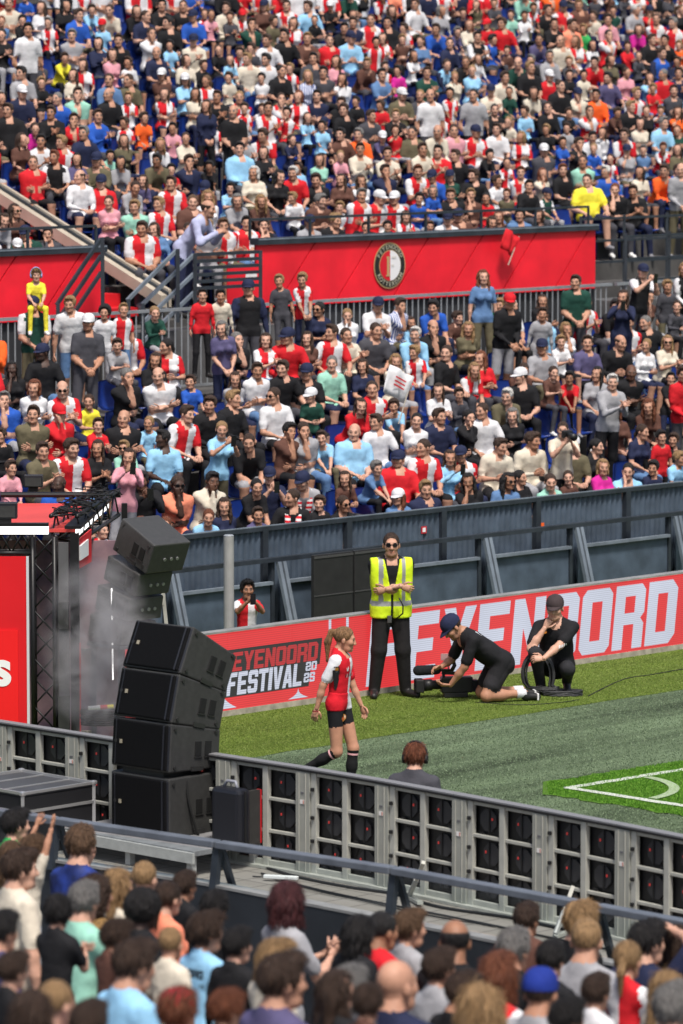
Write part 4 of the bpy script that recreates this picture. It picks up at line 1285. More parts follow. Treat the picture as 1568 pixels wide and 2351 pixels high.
letters('FEYENOORD', tl, tr, 0.10, 0.835, led_white, -0.004, 0.13, 0.075, board)
# festival logo: black plate, red over white lettering
f0 = on_plane(508, 1540, 0)[0]; f1 = on_plane(729, 1500, 0)[0]; f2 = on_plane(694, 1540, 0)[0]; f3 = on_plane(521, 1570, 0)[0]
mm = MB(); mm.ngon([(f0 - 0.10, -0.003, 0.20), (f1 - 0.14, -0.003, 0.20), (f1 - 0.1, -0.003, 0.42), (f1 + 0.03, -0.003, 0.42), (f1 + 0.07, -0.003, 0.70), (f0 - 0.03, -0.003, 0.70)]); mm.build('logo_plate', led_black, board)
letters('FEYENOORD', f0, f1, 0.465, 0.665, led_dred, -0.006, 0.12, 0.05, board)
letters('FESTIVAL', f3, f2, 0.215, 0.455, led_white, -0.006, 0.12, 0.05, board)
letters('20', f2 + 0.045, f1 - 0.02, 0.365, 0.46, led_white, -0.008, 0.12, 0.06, board)
letters('25', f2 + 0.015, f1 - 0.05, 0.245, 0.345, led_white, -0.008, 0.12, 0.06, board)
def flare(x, w, z0, z1):
    pts = []
    for k in range(9):
        f = k / 8.0
        pts.append((x - w * (1 - f) ** 2.4 - 0.004, z0 + (z1 - z0) * f))
    for k in range(8, -1, -1):
        f = k / 8.0
        pts.append((x + w * (1 - f) ** 2.4 + 0.004, z0 + (z1 - z0) * f))
    mm = MB(); mm.ngon([(a, -0.004, b) for a, b in pts]); mm.build('flare', led_white, board)
flare(on_plane(684, 1610, 0)[0], 0.15, 0.085, 0.185); flare(on_plane(508, 1630, 0)[0], 0.22, 0.085, 0.30)
for px in (757, 797):
    t_ = on_plane(px, 1425, 0)[0]
    mm = MB(); mm.box((t_, -0.004, 0.82), (0.035, 0.004, 0.13)); mm.build('mark', led_white, board)

# ---------------------------------------------------------------- near LED board seen from behind
cab_grey = new_mat('cabinet_grey', (0.30, 0.305, 0.27), 0.55, metal=0.1, noise=0.14, nscale=5, bump=0.05)
cab_light = new_mat('cabinet_light', (0.39, 0.39, 0.35), 0.5, metal=0.1, noise=0.12, nscale=7)
cab_black = new_mat('module_black', (0.008, 0.008, 0.009), 0.5)
cab_disc = new_mat('module_disc', (0.030, 0.031, 0.034), 0.4)
led_dot = new_mat('indicator_red', (0.4, 0.02, 0.02), 0.4, emit=(1.0, 0.12, 0.10), estr=0.12)
rubber = new_mat('rubber_black', (0.010, 0.010, 0.011), 0.6)
alu_cap = new_mat('cap_grey', (0.22, 0.22, 0.225), 0.5, metal=0.2)
def module_mesh(w, h):
    m = MB()
    m.box((0, 0.05, 0), (w, 0.02, h), 0)
    n = 8
    for cx, r in ((0.02, min(w, h) * 0.40),):
        ring = [(cx + r * 1.05 * math.cos(a), 0.022, r * math.sin(a)) for a in np.linspace(math.pi / 8, 2 * math.pi + math.pi / 8, n, endpoint=False)]
        m.prism(ring, (0, 0.02, 0), 1)
    m.box((0.0, 0.018, 0), (0.012, 0.012, h * 0.86), 0)
    m.box((-w * 0.12, 0.012, h * 0.06), (0.010, 0.008, 0.020), 2)
    m.box((w * 0.30, 0.02, -h * 0.47), (0.05, 0.02, 0.016), 0)
    return m
CW = 0.955
proto_cab = None
def cabinet_proto():
    root = empty('led_board_cabinet')
    fr = [('side_channel', (0.085, 0.02, 0.45), (0.17, 0.06, 0.86), cab_grey), ('post', (0.205, 0.025, 0.45), (0.062, 0.04, 0.86), cab_light), ('post', (0.585, 0.025, 0.45), (0.062, 0.045, 0.86), cab_light),
          ('post', (0.950, 0.025, 0.45), (0.010, 0.04, 0.86), cab_light)]
    for nm, c, s, mt in fr:
        mm = MB(); mm.box(c, s); mm.build(nm, mt, root, bevel=0.004)
    for rx in (0.045, 0.125):
        mm = MB(); mm.box((rx, -0.013, 0.45), (0.006, 0.008, 0.84)); mm.build('ridge', cab_light, root)
    for (xa, xb) in ((0.237, 0.553), (0.617, 0.944)):
        for z in (0.045, 0.320, 0.600, 0.865):
            mm = MB(); mm.box(((xa + xb) / 2, 0.03, z), (xb - xa, 0.034, 0.028 if z > 0.1 else 0.05)); mm.build('cross_bar', cab_light, root, bevel=0.004)
        me = module_mesh(xb - xa, 0.245); meh = me.mesh('module')
        for mt in (cab_black, cab_disc, led_dot): meh.materials.append(mt)
        for z in (0.195, 0.460, 0.735):
            o = obj('module', meh, None, root); o.location = ((xa + xb) / 2, 0.028, z)
            if z == 0.460: o.rotation_euler = (0, 0, 0)
    mm = MB(); mm.box((CW / 2, 0.05, 0.892), (CW, 0.13, 0.016)); mm.build('top_rubber', rubber, root)
    mm = MB(); mm.box((CW / 2, 0.05, 0.905), (CW - 0.002, 0.10, 0.012)); mm.build('top_cap', alu_cap, root)
    mm = MB(); mm.box((CW / 2, 0.125, 0.45), (CW, 0.03, 0.88)); mm.build('display', new_mat('display_off', (0.02, 0.02, 0.02), 0.5), root)
    mm = MB(); mm.box((CW / 2, 0.02, 0.012), (CW, 0.14, 0.024)); mm.build('foot', cab_light, root)
    for z in (0.74, 0.50, 0.30):
        mm = MB(); mm.box((0.205, -0.008, z), (0.028, 0.026, 0.03)); mm.build('latch', rubber, root, bevel=0.004)
    mm = MB(); mm.box((0.085, -0.013, 0.62), (0.05, 0.004, 0.035)); mm.box((0.103, -0.015, 0.62), (0.012, 0.004, 0.03), 1); mm.build('sticker', [new_mat('label_white', (0.7, 0.68, 0.66), 0.6), new_mat('label_red', (0.5, 0.2, 0.15), 0.6)], root)
    mm = MB(); mm.box((0.085, -0.013, 0.70), (0.035, 0.004, 0.014)); mm.build('nameplate', new_mat('plate_grey', (0.12, 0.12, 0.13), 0.5), root)
    return root
def copy_tree(o, parent=None):
    c = o.copy(); COL.objects.link(c)
    if parent is not None: c.parent = parent
    for ch in [q for q in bpy.data.objects if q.parent == o]:
        copy_tree(ch, c)
    return c
NEAR = [G(x, y, 0.9) * np.array([1, 1, 0]) for x, y in ((-180, 1632), (0, 1660), (490, 1735), (784, 1779), (1348, 1882), (1568, 1925), (1800, 1972))]
def near_path(u):                                # distance along the board, measured from the picture's edge
    for a, b in zip(NEAR[:-1], NEAR[1:]):
        L = np.linalg.norm(b - a)
        if u <= L or b is NEAR[-1]:
            d = (b - a) / L
            return a + d * u, d
        u -= L
proto_cab = cabinet_proto()
u = 0.05; k = 0
while u < 9.4:
    p, d = near_path(u); q, _ = near_path(u + CW)
    d = unit(q - p)
    c = proto_cab if k == 0 else copy_tree(proto_cab)
    c.location = tuple(p); c.rotation_euler = (0, 0, math.atan2(d[1], d[0]))
    for ch in [q_ for q_ in bpy.data.objects if q_.parent == c]:
        if ch.name.startswith('module'): ch.scale = (random.Random(len(bpy.data.objects) + int(ch.location.x * 1000) + int(ch.location.z * 77)).choice([1, 1, -1]), 1, 1)
        elif ch.name.startswith('sticker'): ch.location.z = random.Random(k).uniform(-0.06, 0.04)
    tag(c, 'back of a grey LED board cabinet, %s along the near line from the stage' % ORD[k], 'LED cabinet', 'near LED board cabinets')
    u += CW + 0.004; k += 1
# walkway, kerb, parapet and rail on the near side
rail_pts = [(-240, 1830), (128, 1884), (500, 1938), (905, 1998), (1370, 2083), (1850, 2172)]
RZ = 0.70
par_in = [G(x, y + 60, 0.36) for x, y in ((-200, 1861), (0, 1895), (465, 1965), (784, 2027), (1259, 2122), (1568, 2180), (1850, 2232))]
pave = MB()
for (a, b) in zip(NEAR[:-1], NEAR[1:]):
    pass
flat3 = np.array([1, 1, 0])
pave.ngon([p * flat3 + [0, 0, -0.003] for p in NEAR] + [p * flat3 + [0, 0, -0.003] for p in par_in[::-1]])
pv = bpy.data.materials.new('paving'); pv.use_nodes = True
nt = pv.node_tree; bb = nt.nodes['Principled BSDF']; bb.inputs['Roughness'].default_value = 0.9
bt = nt.nodes.new('ShaderNodeTexBrick'); bt.inputs['Scale'].default_value = 1.0; bt.inputs['Color1'].default_value = (0.25, 0.225, 0.20, 1); bt.inputs['Color2'].default_value = (0.21, 0.19, 0.165, 1); bt.inputs['Mortar'].default_value = (0.09, 0.08, 0.07, 1)
bt.inputs['Brick Width'].default_value = 0.3; bt.inputs['Row Height'].default_value = 0.3; bt.inputs['Mortar Size'].default_value = 0.008; bt.offset = 0.0
tc = nt.nodes.new('ShaderNodeTexCoord'); mpn = nt.nodes.new('ShaderNodeMapping'); mpn.inputs['Rotation'].default_value = (0, 0, R(46))
nt.links.new(tc.outputs['Object'], mpn.inputs['Vector']); nt.links.new(mpn.outputs['Vector'], bt.inputs['Vector']); nt.links.new(bt.outputs['Color'], bb.inputs['Base Color'])
tag(pave.build('near_walkway', pv), kind='structure')
par_m = new_mat('parapet_dark', (0.024, 0.028, 0.034), 0.5, noise=0.25, nscale=2.5)
par = tag(empty('parapet', par_in[0] * np.array([1, 1, 0])), 'dark blue black parapet wall in front of the near spectators', 'parapet')
pb = par_in[0] * np.array([1, 1, 0])
nside = np.array([-0.70, -0.71, 0])
for a, b in zip(par_in[:-1], par_in[1:]):
    mm = MB(); a2 = a - pb; b2 = b - pb
    mm.prism([a2 + [0, 0, -1.3], b2 + [0, 0, -1.3], b2, a2], nside * 0.10); mm.build('wall_panel', par_m, par)
    mm = MB(); mm.bar(a2 + nside * 0.045 + [0, 0, 0.012], b2 + nside * 0.045 + [0, 0, 0.012], 0.12, 0.022); mm.build('coping', alum, par)
rail = tag(empty('hand_rail', G(*rail_pts[0], RZ) * np.array([1, 1, 0])), 'broad grey metal hand rail above the near parapet', 'railing')
rb = G(*rail_pts[0], RZ) * np.array([1, 1, 0])
rp = [G(x, y, RZ) for x, y in rail_pts]
rail_top = new_mat('rail_paint', (0.125, 0.14, 0.165), 0.42, metal=0.15, noise=0.18, nscale=5)
glassm = bpy.data.materials.new('clear_glass'); glassm.use_nodes = True
nt = glassm.node_tree; nt.nodes.remove(nt.nodes['Principled BSDF'])
tr_ = nt.nodes.new('ShaderNodeBsdfTransparent'); tr_.inputs['Color'].default_value = (0.93, 0.97, 0.98, 1); gl_ = nt.nodes.new('ShaderNodeBsdfGlossy'); gl_.inputs['Roughness'].default_value = 0.05
mxs = nt.nodes.new('ShaderNodeMixShader'); mxs.inputs[0].default_value = 0.045
nt.links.new(tr_.outputs[0], mxs.inputs[1]); nt.links.new(gl_.outputs[0], mxs.inputs[2]); nt.links.new(mxs.outputs[0], nt.nodes['Material Output'].inputs['Surface'])
for i, (a, b) in enumerate(zip(rp[:-1], rp[1:])):
    a2, b2 = a - rb, b - rb
    e = unit(b2 - a2) * 0.012
    mm = MB(); mm.bar(a2 + e, b2 - e, 0.11, 0.055); mm.build('rail_length', rail_top, rail, bevel=0.008)
    mm = MB(); mm.bar(a2 + e + [0, 0, -0.20], b2 - e + [0, 0, -0.20], 0.01, 0.30); mm.build('glass_pane', glassm, rail)
for i, p in enumerate(rp):
    p2 = p - rb
    mm = MB(); mm.bar(p2 + [0, 0, -0.03], p2 + nside * 0.05 + [0, 0, -0.40], 0.05, 0.07, up=(0.7, -0.7, 0)); mm.build('post', steel_dark, rail)
    mm = MB(); mm.bar(p2 + [0.03, 0.03, -0.05], p2 - nside * 0.26 + [0, 0, -0.62], 0.035, 0.06, up=(0.7, -0.7, 0)); mm.build('bracket', steel_dark, rail)
# support braces behind the cabinets, cables, power strip
for nm, (x0, y0), (x1, y1) in (('first', (972, 1980), (940, 2060)), ('second', (1315, 2035), (1275, 2150)), ('third', (1130, 2000), (1105, 2095))):
    if nm == 'third': continue
    top = G(x0, y0, 0.38); bot = G(x1, y1, 0.02)
    br = tag(empty('support_brace', bot), 'pale metal brace propping the LED board, %s from the speaker stack' % nm, 'brace')
    mm = MB(); mm.bar((0, 0, 0), top - bot, 0.03, 0.03, up=(0, 1, 0)); mm.build('strut', cab_light, br)
    mm = MB(); mm.bar((0, 0, 0), unit((top - bot) * [1, 1, 0]) * 0.32 + [0, 0, 0.01], 0.05, 0.025); mm.build('foot_bar', cab_light, br)
    mm = MB(); mm.tube([(0, 0, 0.02), (top - bot) * 0.5], 0.022, 8); mm.build('sleeve', alum, br)
def cable(pts, r, label, mat=None, name='cable'):
    P = [np.asarray(p, float) for p in pts]
    Q = []
    for i in range(len(P) - 1):
        p0, p1, p2, p3 = P[max(i - 1, 0)], P[i], P[i + 1], P[min(i + 2, len(P) - 1)]
        for f in np.linspace(0, 1, 6, endpoint=False):
            Q.append(0.5 * ((2 * p1) + (-p0 + p2) * f + (2 * p0 - 5 * p1 + 4 * p2 - p3) * f * f + (-p0 + 3 * p1 - 3 * p2 + p3) * f ** 3))
    Q.append(P[-1])
    mm = MB(); mm.tube(Q, r, 6)
    return tag(mm.build(name, mat or rubber, None, smooth=True), label, 'cable')
cb = lambda L: [G(x, y, 0.012) for x, y in L]
cable(cb([(600, 2005), (700, 2035), (820, 2062), (960, 2090), (1120, 2122), (1300, 2160), (1600, 2220)]), 0.009, 'long black cable lying along the near walkway, closest to the parapet')
cable(cb([(590, 1985), (680, 2012), (800, 2036), (905, 2052), (1010, 2082), (1180, 2108), (1330, 2142)]), 0.012, 'thick black cable at the foot of the near LED cabinets')
cable(cb([(580, 2012), (640, 2018), (730, 2046), (860, 2074), (1000, 2105), (1230, 2140)]), 0.006, 'thin black cable snaking along the middle of the near walkway')
for i, (x, y, x2, y2, lb) in enumerate(((842, 1860, 800, 1990, 'black cable drooping behind the cabinets below the headphone man'), (1190, 1925, 1140, 2055, 'black cable drooping behind the cabinets near the corner flag lines'), (1545, 1975, 1500, 2060, 'black cable hanging behind the cabinets at the picture edge'))):
    a = G(x, y, 0.62); b = G(x2, y2, 0.10)
    cable([a, a * 0.75 + b * 0.25 + [0, -0.05, -0.10], a * 0.3 + b * 0.7 + [0, -0.08, -0.08], b], 0.008, lb)
p_ = G(645, 2018, 0.02)
mm = MB(); mm.box((0, 0, 0.015), (0.30, 0.05, 0.03)); o = tag(mm.build('power_strip', new_mat('white_plastic', (0.72, 0.72, 0.70), 0.5), None, bevel=0.006), 'white power strip lying on the near walkway', 'power strip'); o.location = tuple(p_); o.rotation_euler = (0, 0, -0.3)
tp, _ = near_path(8.45)
bx = tag(empty('control_box', G(1492, 2010, 0.32)), 'grey control strip with blue screen and white plug on a cabinet', 'control box')
mm = MB(); mm.box((0, 0, 0), (0.085, 0.03, 0.62)); mm.build('plate', new_mat('strip_grey', (0.30, 0.30, 0.31), 0.5), bx)
mm = MB(); mm.box((0.0, -0.02, 0.02), (0.045, 0.012, 0.09)); mm.build('screen', new_mat('blue_screen', (0.05, 0.25, 0.6), 0.3, emit=(0.1, 0.45, 0.9), estr=0.6), bx)
mm = MB(); mm.box((0.0, -0.025, -0.16), (0.07, 0.03, 0.07)); mm.build('plug', new_mat('white_plastic', (0.72, 0.72, 0.70), 0.5), bx, bevel=0.008)

# ---------------------------------------------------------------- loudspeakers
spk_body = new_mat('speaker_paint', (0.032, 0.032, 0.031), 0.55, noise=0.15, nscale=20, bump=0.15, bscale=200)
spk_grille = new_mat('speaker_grille', (0.004, 0.004, 0.0045), 0.7, spec=0.12, noise=0.2, nscale=60)
spk_chamf = new_mat('speaker_edge', (0.012, 0.013, 0.018), 0.4)
spk_metal = new_mat('speaker_fitting', (0.05, 0.05, 0.05), 0.4, metal=0.6)
hole = new_mat('handle_hole', (0.004, 0.004, 0.004), 0.7)
logo_m = new_mat('speaker_badge', (0.30, 0.27, 0.20), 0.4)
def speaker(label, M4, W=0.70, D=0.62, H=0.42, taper=0.10, body=None, handles=True, cat='loudspeaker', rear=False):
    """local: front face at y=0 looking to -y, x across, z up from the lower front edge"""
    root = empty('loudspeaker'); root.matrix_world = Matrix(M4.tolist())
    tag(root, label, cat)
    body = body or spk_body
    w = W / 2; tp_ = taper
    prof = [(0.0, 0.0), (0.0, H), (D, H - H * tp_), (D, H * tp_ * 0.4)]
    mm = MB(); mm.prism([(-w, y, z) for y, z in prof], (W, 0, 0)); mm.build('cabinet', body, root, bevel=0.014)
    mm = MB(); mm.box((0, -0.006, H / 2), (W - 0.05, 0.03, H - 0.035)); mm.build('grille', spk_grille, root, bevel=0.012)
    for s in (-1, 1):
        mm = MB(); mm.prism([(s * (w - 0.075), -0.028, 0.02), (s * (w - 0.004), 0.004, 0.02), (s * (w - 0.004), 0.004, H - 0.02), (s * (w - 0.075), -0.028, H - 0.02)], (0, 0.02, 0)); mm.build('edge_trim', spk_chamf, root, bevel=0.006)
    mm = MB(); mm.box((-w * 0.62, -0.026, H * 0.52), (0.03, 0.006, 0.034)); mm.build('badge', logo_m, root)
    mm = MB(); mm.tube([(-w * 0.80, -0.022, H * 0.52), (-w * 0.80, -0.027, H * 0.52)], 0.016, 12); mm.build('badge_ring', spk_metal, root)
    if handles:
        for s in (-1, 1):
            for yy in (D * 0.56, D * 0.76):
                mm = MB(); mm.box((s * (w + 0.001), yy, H * 0.47), (0.012, 0.075, 0.13)); mm.build('handle', hole, root, bevel=0.003)
                mm = MB(); mm.box((s * (w + 0.004), yy, H * 0.47 - 0.072), (0.016, 0.09, 0.010)); mm.build('handle_lip', spk_metal, root)
            for yy, zz in ((0.05, H - 0.05), (D - 0.06, H * 0.80), (0.06, 0.045), (D - 0.07, 0.07)):
                mm = MB(); mm.tube([(s * (w - 0.004), yy, zz), (s * (w + 0.014), yy, zz)], 0.016, 8); mm.build('rigging_pin', spk_metal, root)
            mm = MB(); mm.box((s * (w + 0.005), D * 0.55, 0.03), (0.012, 0.14, 0.04)); mm.build('rigging_plate', spk_metal, root)
    if rear:
        for i, q in enumerate((-0.12, -0.04, 0.05)):
            mm = MB(); mm.tube([(q, D - 0.01, H * 0.45), (q, D + 0.012, H * 0.45)], 0.018, 10); mm.build('socket', new_mat('socket_pale', (0.3, 0.3, 0.3), 0.4, metal=0.5), root)
    return root
def frame(origin, yaw, tilt, roll=0.0):
    """local -y points along azimuth yaw; tilt raises the front"""
    Mz = rotm((0, 0, 1), yaw + math.pi / 2) @ rotm((1, 0, 0), -tilt) @ rotm((0, 1, 0), roll)
    M = np.eye(4); M[:3, :3] = Mz; M[:3, 3] = origin
    return M
FY = R(46.3 + 180)                                # the near stack looks along -E1
sub_c = G(321, 1779, 0.74)                        # middle of the sub's upper front edge
speaker('wide black subwoofer on the low deck carrying the leaning speaker stack', frame(sub_c - np.array([0, 0, 0.52]), FY, 0), 0.72, 0.64, 0.52, 0.0)
mm = MB(); Mf = frame(sub_c, FY, 0)
pl = tag(empty('tilt_plate', sub_c), 'dark metal plate between subwoofer and leaning speakers', 'plate')
mm.box((0, 0.25, 0.025), (0.5, 0.42, 0.05), 0); o = mm.build('plate', spk_metal, pl); pl.matrix_world = Matrix(Mf.tolist())
org = sub_c + np.array([0, 0, 0.05])
for i, (tl_, lb) in enumerate(((4, 'lowest of three curved black line array boxes, above the subwoofer'), (14, 'middle of three curved black line array boxes on the subwoofer'), (24, 'topmost of three curved black line array boxes, tilted back over the turf'))):
    Mk = frame(org, FY, R(tl_)); speaker(lb, Mk, 0.72, 0.60, 0.425, 0.16)
    org = org + Mk[:3, :3] @ np.array([0, 0.0, 0.432])
# strap over the sub, monitor wedge and red board behind it
st0 = G(428, 1788, 0.72); 
cable([st0, st0 + [0.02, -0.01, -0.2], st0 + [0.10, 0.02, -0.50]], 0.012, 'flat black strap hanging over the subwoofer side', new_mat('strap', (0.008, 0.008, 0.008), 0.8), 'strap')
cs_ = tag(empty('black_case', G(530, 1935, 0.22), R(46.3)), 'narrow black carrying case standing beside the subwoofer', 'case')
mm = MB(); mm.box((0, 0, 0.24), (0.16, 0.34, 0.48)); mm.build('shell', spk_chamf, cs_, bevel=0.04); mm = MB(); mm.box((0.0, -0.175, 0.24), (0.02, 0.012, 0.44)); mm.build('rib', rubber, cs_)
mm = MB(); mm.tube([(0, -0.08, 0.48), (0.01, -0.05, 0.53), (0.01, 0.05, 0.53), (0, 0.08, 0.48)], 0.014, 8); mm.build('handle', new_mat('handle_grey', (0.25, 0.26, 0.30), 0.4), cs_, smooth=True)
rbx = tag(empty('red_edged_panel', G(575, 1935, 0.22), R(46.3)), 'dark panel with red edge leaning at the LED cabinets', 'panel')
mm = MB(); mm.box((0, 0, 0.22), (0.20, 0.04, 0.46)); mm.build('panel', spk_body, rbx); mm = MB(); mm.box((0.105, 0, 0.22), (0.012, 0.05, 0.46)); mm.build('edge', redpaint, rbx)
# low deck with legs
dk = tag(empty('deck', G(445, 2015, 0)), 'low grey deck on short legs carrying the speaker stack', 'deck')
e1, e2 = E1, np.array([math.cos(R(-45)), math.sin(R(-45)), 0])
DM = np.column_stack([e2, e1, [0, 0, 1.0]])
mm = MB(); mm.box(-e2 * 0.85 + e1 * 0.42 + [0, 0, 0.20], (1.7, 0.84, 0.05), 0, DM); mm.build('deck_board', new_mat('deck_grey', (0.20, 0.20, 0.205), 0.7, noise=0.2), dk, bevel=0.006)
mm = MB(); mm.box(-e2 * 0.85 + e1 * -0.012 + [0, 0, 0.165], (1.72, 0.03, 0.09), 0, DM); mm.build('edge_profile', new_mat('deck_edge', (0.42, 0.41, 0.39), 0.6, noise=0.15), dk)
for a_, b_ in ((-0.08, 0.05), (-0.85, 0.05), (-1.62, 0.05), (-0.06, 0.78)):
    mm = MB(); mm.box(e2 * a_ + e1 * b_ + [0, 0, 0.085], (0.06, 0.06, 0.17), 0, DM); mm.build('leg', new_mat('deck_edge', (0.42, 0.41, 0.39), 0.6), dk)
mm = MB(); mm.tube([(0, 0, 0), (0, 0, 0.07)], 0.17, 20); mm.tube([(0, 0, 0.07), (0, 0, 0.10)], [0.15, 0.13], 20); o = tag(mm.build('cable_drum', rubber, None), 'flat black cable drum on the walkway under the deck', 'cable drum'); o.location = tuple(G(345, 1975, 0.0))
# flight case at the picture edge
fc = tag(empty('flight_case', G(52, 1829, 0.55) * np.array([1, 1, 0]) + [0, 0, 0.0], 0), 'black flight case with aluminium edges behind the near rail', 'flight case')
fcb = MB(); fcb.box(-e2 * 0.48 + e1 * 0.42 + [0, 0, 0.28], (0.96, 0.84, 0.52), 0, DM); fcb.build('body', new_mat('case_black', (0.012, 0.012, 0.014), 0.55), fc)
lid = MB(); lid.box(-e2 * 0.48 + e1 * 0.42 + [0, 0, 0.555], (0.95, 0.83, 0.02), 0, DM); lid.build('lid', new_mat('case_lid', (0.055, 0.056, 0.06), 0.45, noise=0.1), fc)
case_al = new_mat('case_alu', (0.55, 0.55, 0.55), 0.35, metal=0.7)
cor = [np.zeros(3), -e2 * 0.96, -e2 * 0.96 + e1 * 0.84, e1 * 0.84]
for z in (0.0, 0.40, 0.565):
    for a, b in zip(cor, cor[1:] + cor[:1]):
        mm = MB(); mm.bar(a + [0, 0, z + 0.01], b + [0, 0, z + 0.01], 0.024, 0.024); mm.build('edge_profile', case_al, fc)
for c_ in cor:
    mm = MB(); mm.bar(c_, c_ + [0, 0, 0.57], 0.028, 0.028, up=(1, 0, 0)); mm.build('corner_profile', case_al, fc)
    mm = MB(); mm.box(c_ + [0, 0, 0.575], (0.05, 0.05, 0.04), 0, DM); mm.build('ball_corner', case_al, fc, bevel=0.012)
for f in (0.33, 0.70):
    mm = MB(); mm.bar(-e2 * 0.96 * f + [0, 0, 0.569], -e2 * 0.96 * f + e1 * 0.84 + [0, 0, 0.569], 0.02, 0.008); mm.build('lid_strip', case_al, fc)
mm = MB(); mm.box(e1 * 0.42 + e2 * 0.006 + [0, 0, 0.22], (0.01, 0.15, 0.13), 0, DM); mm.build('handle_dish', case_al, fc); mm = MB(); mm.box(e1 * 0.42 + e2 * 0.013 + [0, 0, 0.22], (0.008, 0.11, 0.09), 0, DM); mm.build('handle_hole', hole, fc)

# rear array on its stand, beside the ladder
FA = R(-45.5 + 180)
top_near = G(345, 1690) 
base = G(318, 1700, 0.0)
org = base + np.array([0, 0, 0.98])
rg = new_mat('speaker_paint_lit', (0.045, 0.045, 0.044), 0.5, noise=0.12, nscale=20)  # lighter copy of the speaker paint, its brighter light put into the colour
labs = ['lowest of four stacked grey loudspeakers in the smoke, by the ladder', 'second lowest of four stacked grey loudspeakers in the smoke', 'third from below of four stacked grey loudspeakers in the smoke', 'topmost of four stacked grey loudspeakers, tilted with its lid in view']
for i, tl_ in enumerate((6, 11, 17, 24)):
    Mk = frame(org, FA, R(tl_)); Hb = (0.24, 0.26, 0.26, 0.36)[i]
    # pivot about the rear lower edge, nearest to the lens
    off = Mk[:3, :3] @ np.array([0, 0.5, 0.0])
    M2 = Mk.copy(); M2[:3, 3] = org - off
    speaker(labs[i], M2, 0.46 + (0.0 if i < 3 else 0.04), 0.5 + (0.04 if i == 3 else 0), Hb, 0.06, body=rg, rear=True, handles=True)
    org = org + Mk[:3, :3] @ np.array([0, 0, Hb + 0.004]) + np.array([0.045, -0.01, 0]) 
stn = tag(empty('speaker_stand', base), 'dark steel stand under the stacked grey loudspeakers', 'stand')
for a_ in (0, 1):
    for b_ in (0, 1):
        q = -e2 * (0.05 + 0.4 * a_) + e1 * (-0.2 + 0.4 * b_)
        mm = MB(); mm.bar(q, q + [0, 0, 0.97], 0.05, 0.05, up=(1, 0, 0)); mm.build('leg', steel_dark, stn)
mm = MB(); mm.box(-e2 * 0.25 + [0, 0, 0.96], (0.5, 0.5, 0.03), 0, DM); mm.build('plate', steel_dark, stn)
ld0 = G(405, 1660)
lad = tag(empty('step_ladder', ld0), 'pale aluminium step ladder beside the grey loudspeakers', 'ladder')
tpL = np.array([-0.16, 0.05, 1.62]); wv = np.array([0.0, 0.0, 0.0])
for s_ in (0.0, -0.26):
    mm = MB(); mm.bar(np.array([s_, 0, 0]), np.array([s_, 0, 0]) * 0.75 + tpL, 0.05, 0.035, up=(1, 0, 0)); mm.build('rail', cab_light, lad)
for k in range(6):
    f = (k + 0.6) / 6
    a = tpL * f + np.array([0, 0, 0]); b = tpL * f + np.array([-0.26 * (1 - 0.25 * f), 0, 0])
    mm = MB(); mm.bar(a, b, 0.06, 0.03); mm.build('rung', cab_light, lad)
# ---------------------------------------------------------------- stage box with truss
YS = 45.3
sx = lambda px: (px - 784) / LENS_F * (YS * math.cos(PITCH) + 0.9)
stg = tag(empty('stage', (sx(150), YS, 0)), 'red clad stage box with black truss tower, lamp bars and open roof', 'stage')
ox = sx(150)
truss_m = new_mat('truss_black', (0.010, 0.010, 0.011), 0.4, metal=0.2)
banner_m = new_mat('banner_red', (0.62, 0.008, 0.014), 0.45, noise=0.08, nscale=1.0, bump=0.15, bscale=3)
white_on = new_mat('lamp_white', (0.8, 0.8, 0.8), 0.4, emit=(1, 0.98, 0.95), estr=1.1)
mm = MB(); mm.box((sx(18) - ox, 0.02, 0.985), (sx(66) - sx(-30), 0.02, 1.97)); mm.build('banner', banner_m, stg)
mm = MB(); mm.box((sx(69) - ox, 0.015, 0.985), (0.025, 0.03, 1.97)); mm.build('banner_hem', new_mat('hem_white', (0.55, 0.55, 0.58), 0.6), stg)
mm = MB(); mm.box((sx(12) - ox, 0.0, 0.62), (sx(38) - sx(-30), 0.012, 1.24)); mm.build('front_banner', new_mat('banner_bright', (0.78, 0.010, 0.012), 0.45, noise=0.06, nscale=1), stg)
cu = bpy.data.curves.new('letter', 'FONT'); cu.body = 's'; cu.size = 0.50; cu.offset = 0.016; cu.align_x = 'CENTER'
o = bpy.data.objects.new('letter_tmp', cu); COL.objects.link(o)
me = bpy.data.meshes.new_from_object(o.evaluated_get(bpy.context.evaluated_depsgraph_get())); bpy.data.objects.remove(o)
me.materials.clear(); me.materials.append(new_mat('letter_white', (0.78, 0.78, 0.78), 0.6))
lo = bpy.data.objects.new('letter', me); COL.objects.link(lo); lo.parent = stg; lo.location = (sx(9) - ox, -0.012, 0.70); lo.rotation_euler = (math.pi / 2, 0, 0)
def truss(parent, a, b, w, name, nseg=10, side=(0, 1, 0)):
    a = np.asarray(a, float); b = np.asarray(b, float); d = unit(b - a)
    s1 = unit(np.cross(d, side)); s2 = unit(np.cross(d, s1))
    cs = [(s1 * i + s2 * j) * w / 2 for i, j in ((-1, -1), (1, -1), (1, 1), (-1, 1))]
    for c in cs:
        mm = MB(); mm.tube([a + c, b + c], 0.024, 8); mm.build('chord', truss_m, parent, smooth=True)
    L = np.linalg.norm(b - a)
    for q in range(4):
        c0, c1 = cs[q], cs[(q + 1) % 4]
        mm = MB()
        for k in range(nseg):
            p = a + d * L * k / nseg; r_ = a + d * L * (k + 1) / nseg
            mm.tube([p + (c0 if k % 2 == 0 else c1), r_ + (c1 if k % 2 == 0 else c0)], 0.010, 6)
        mm.build('lacing', truss_m, parent, smooth=True)
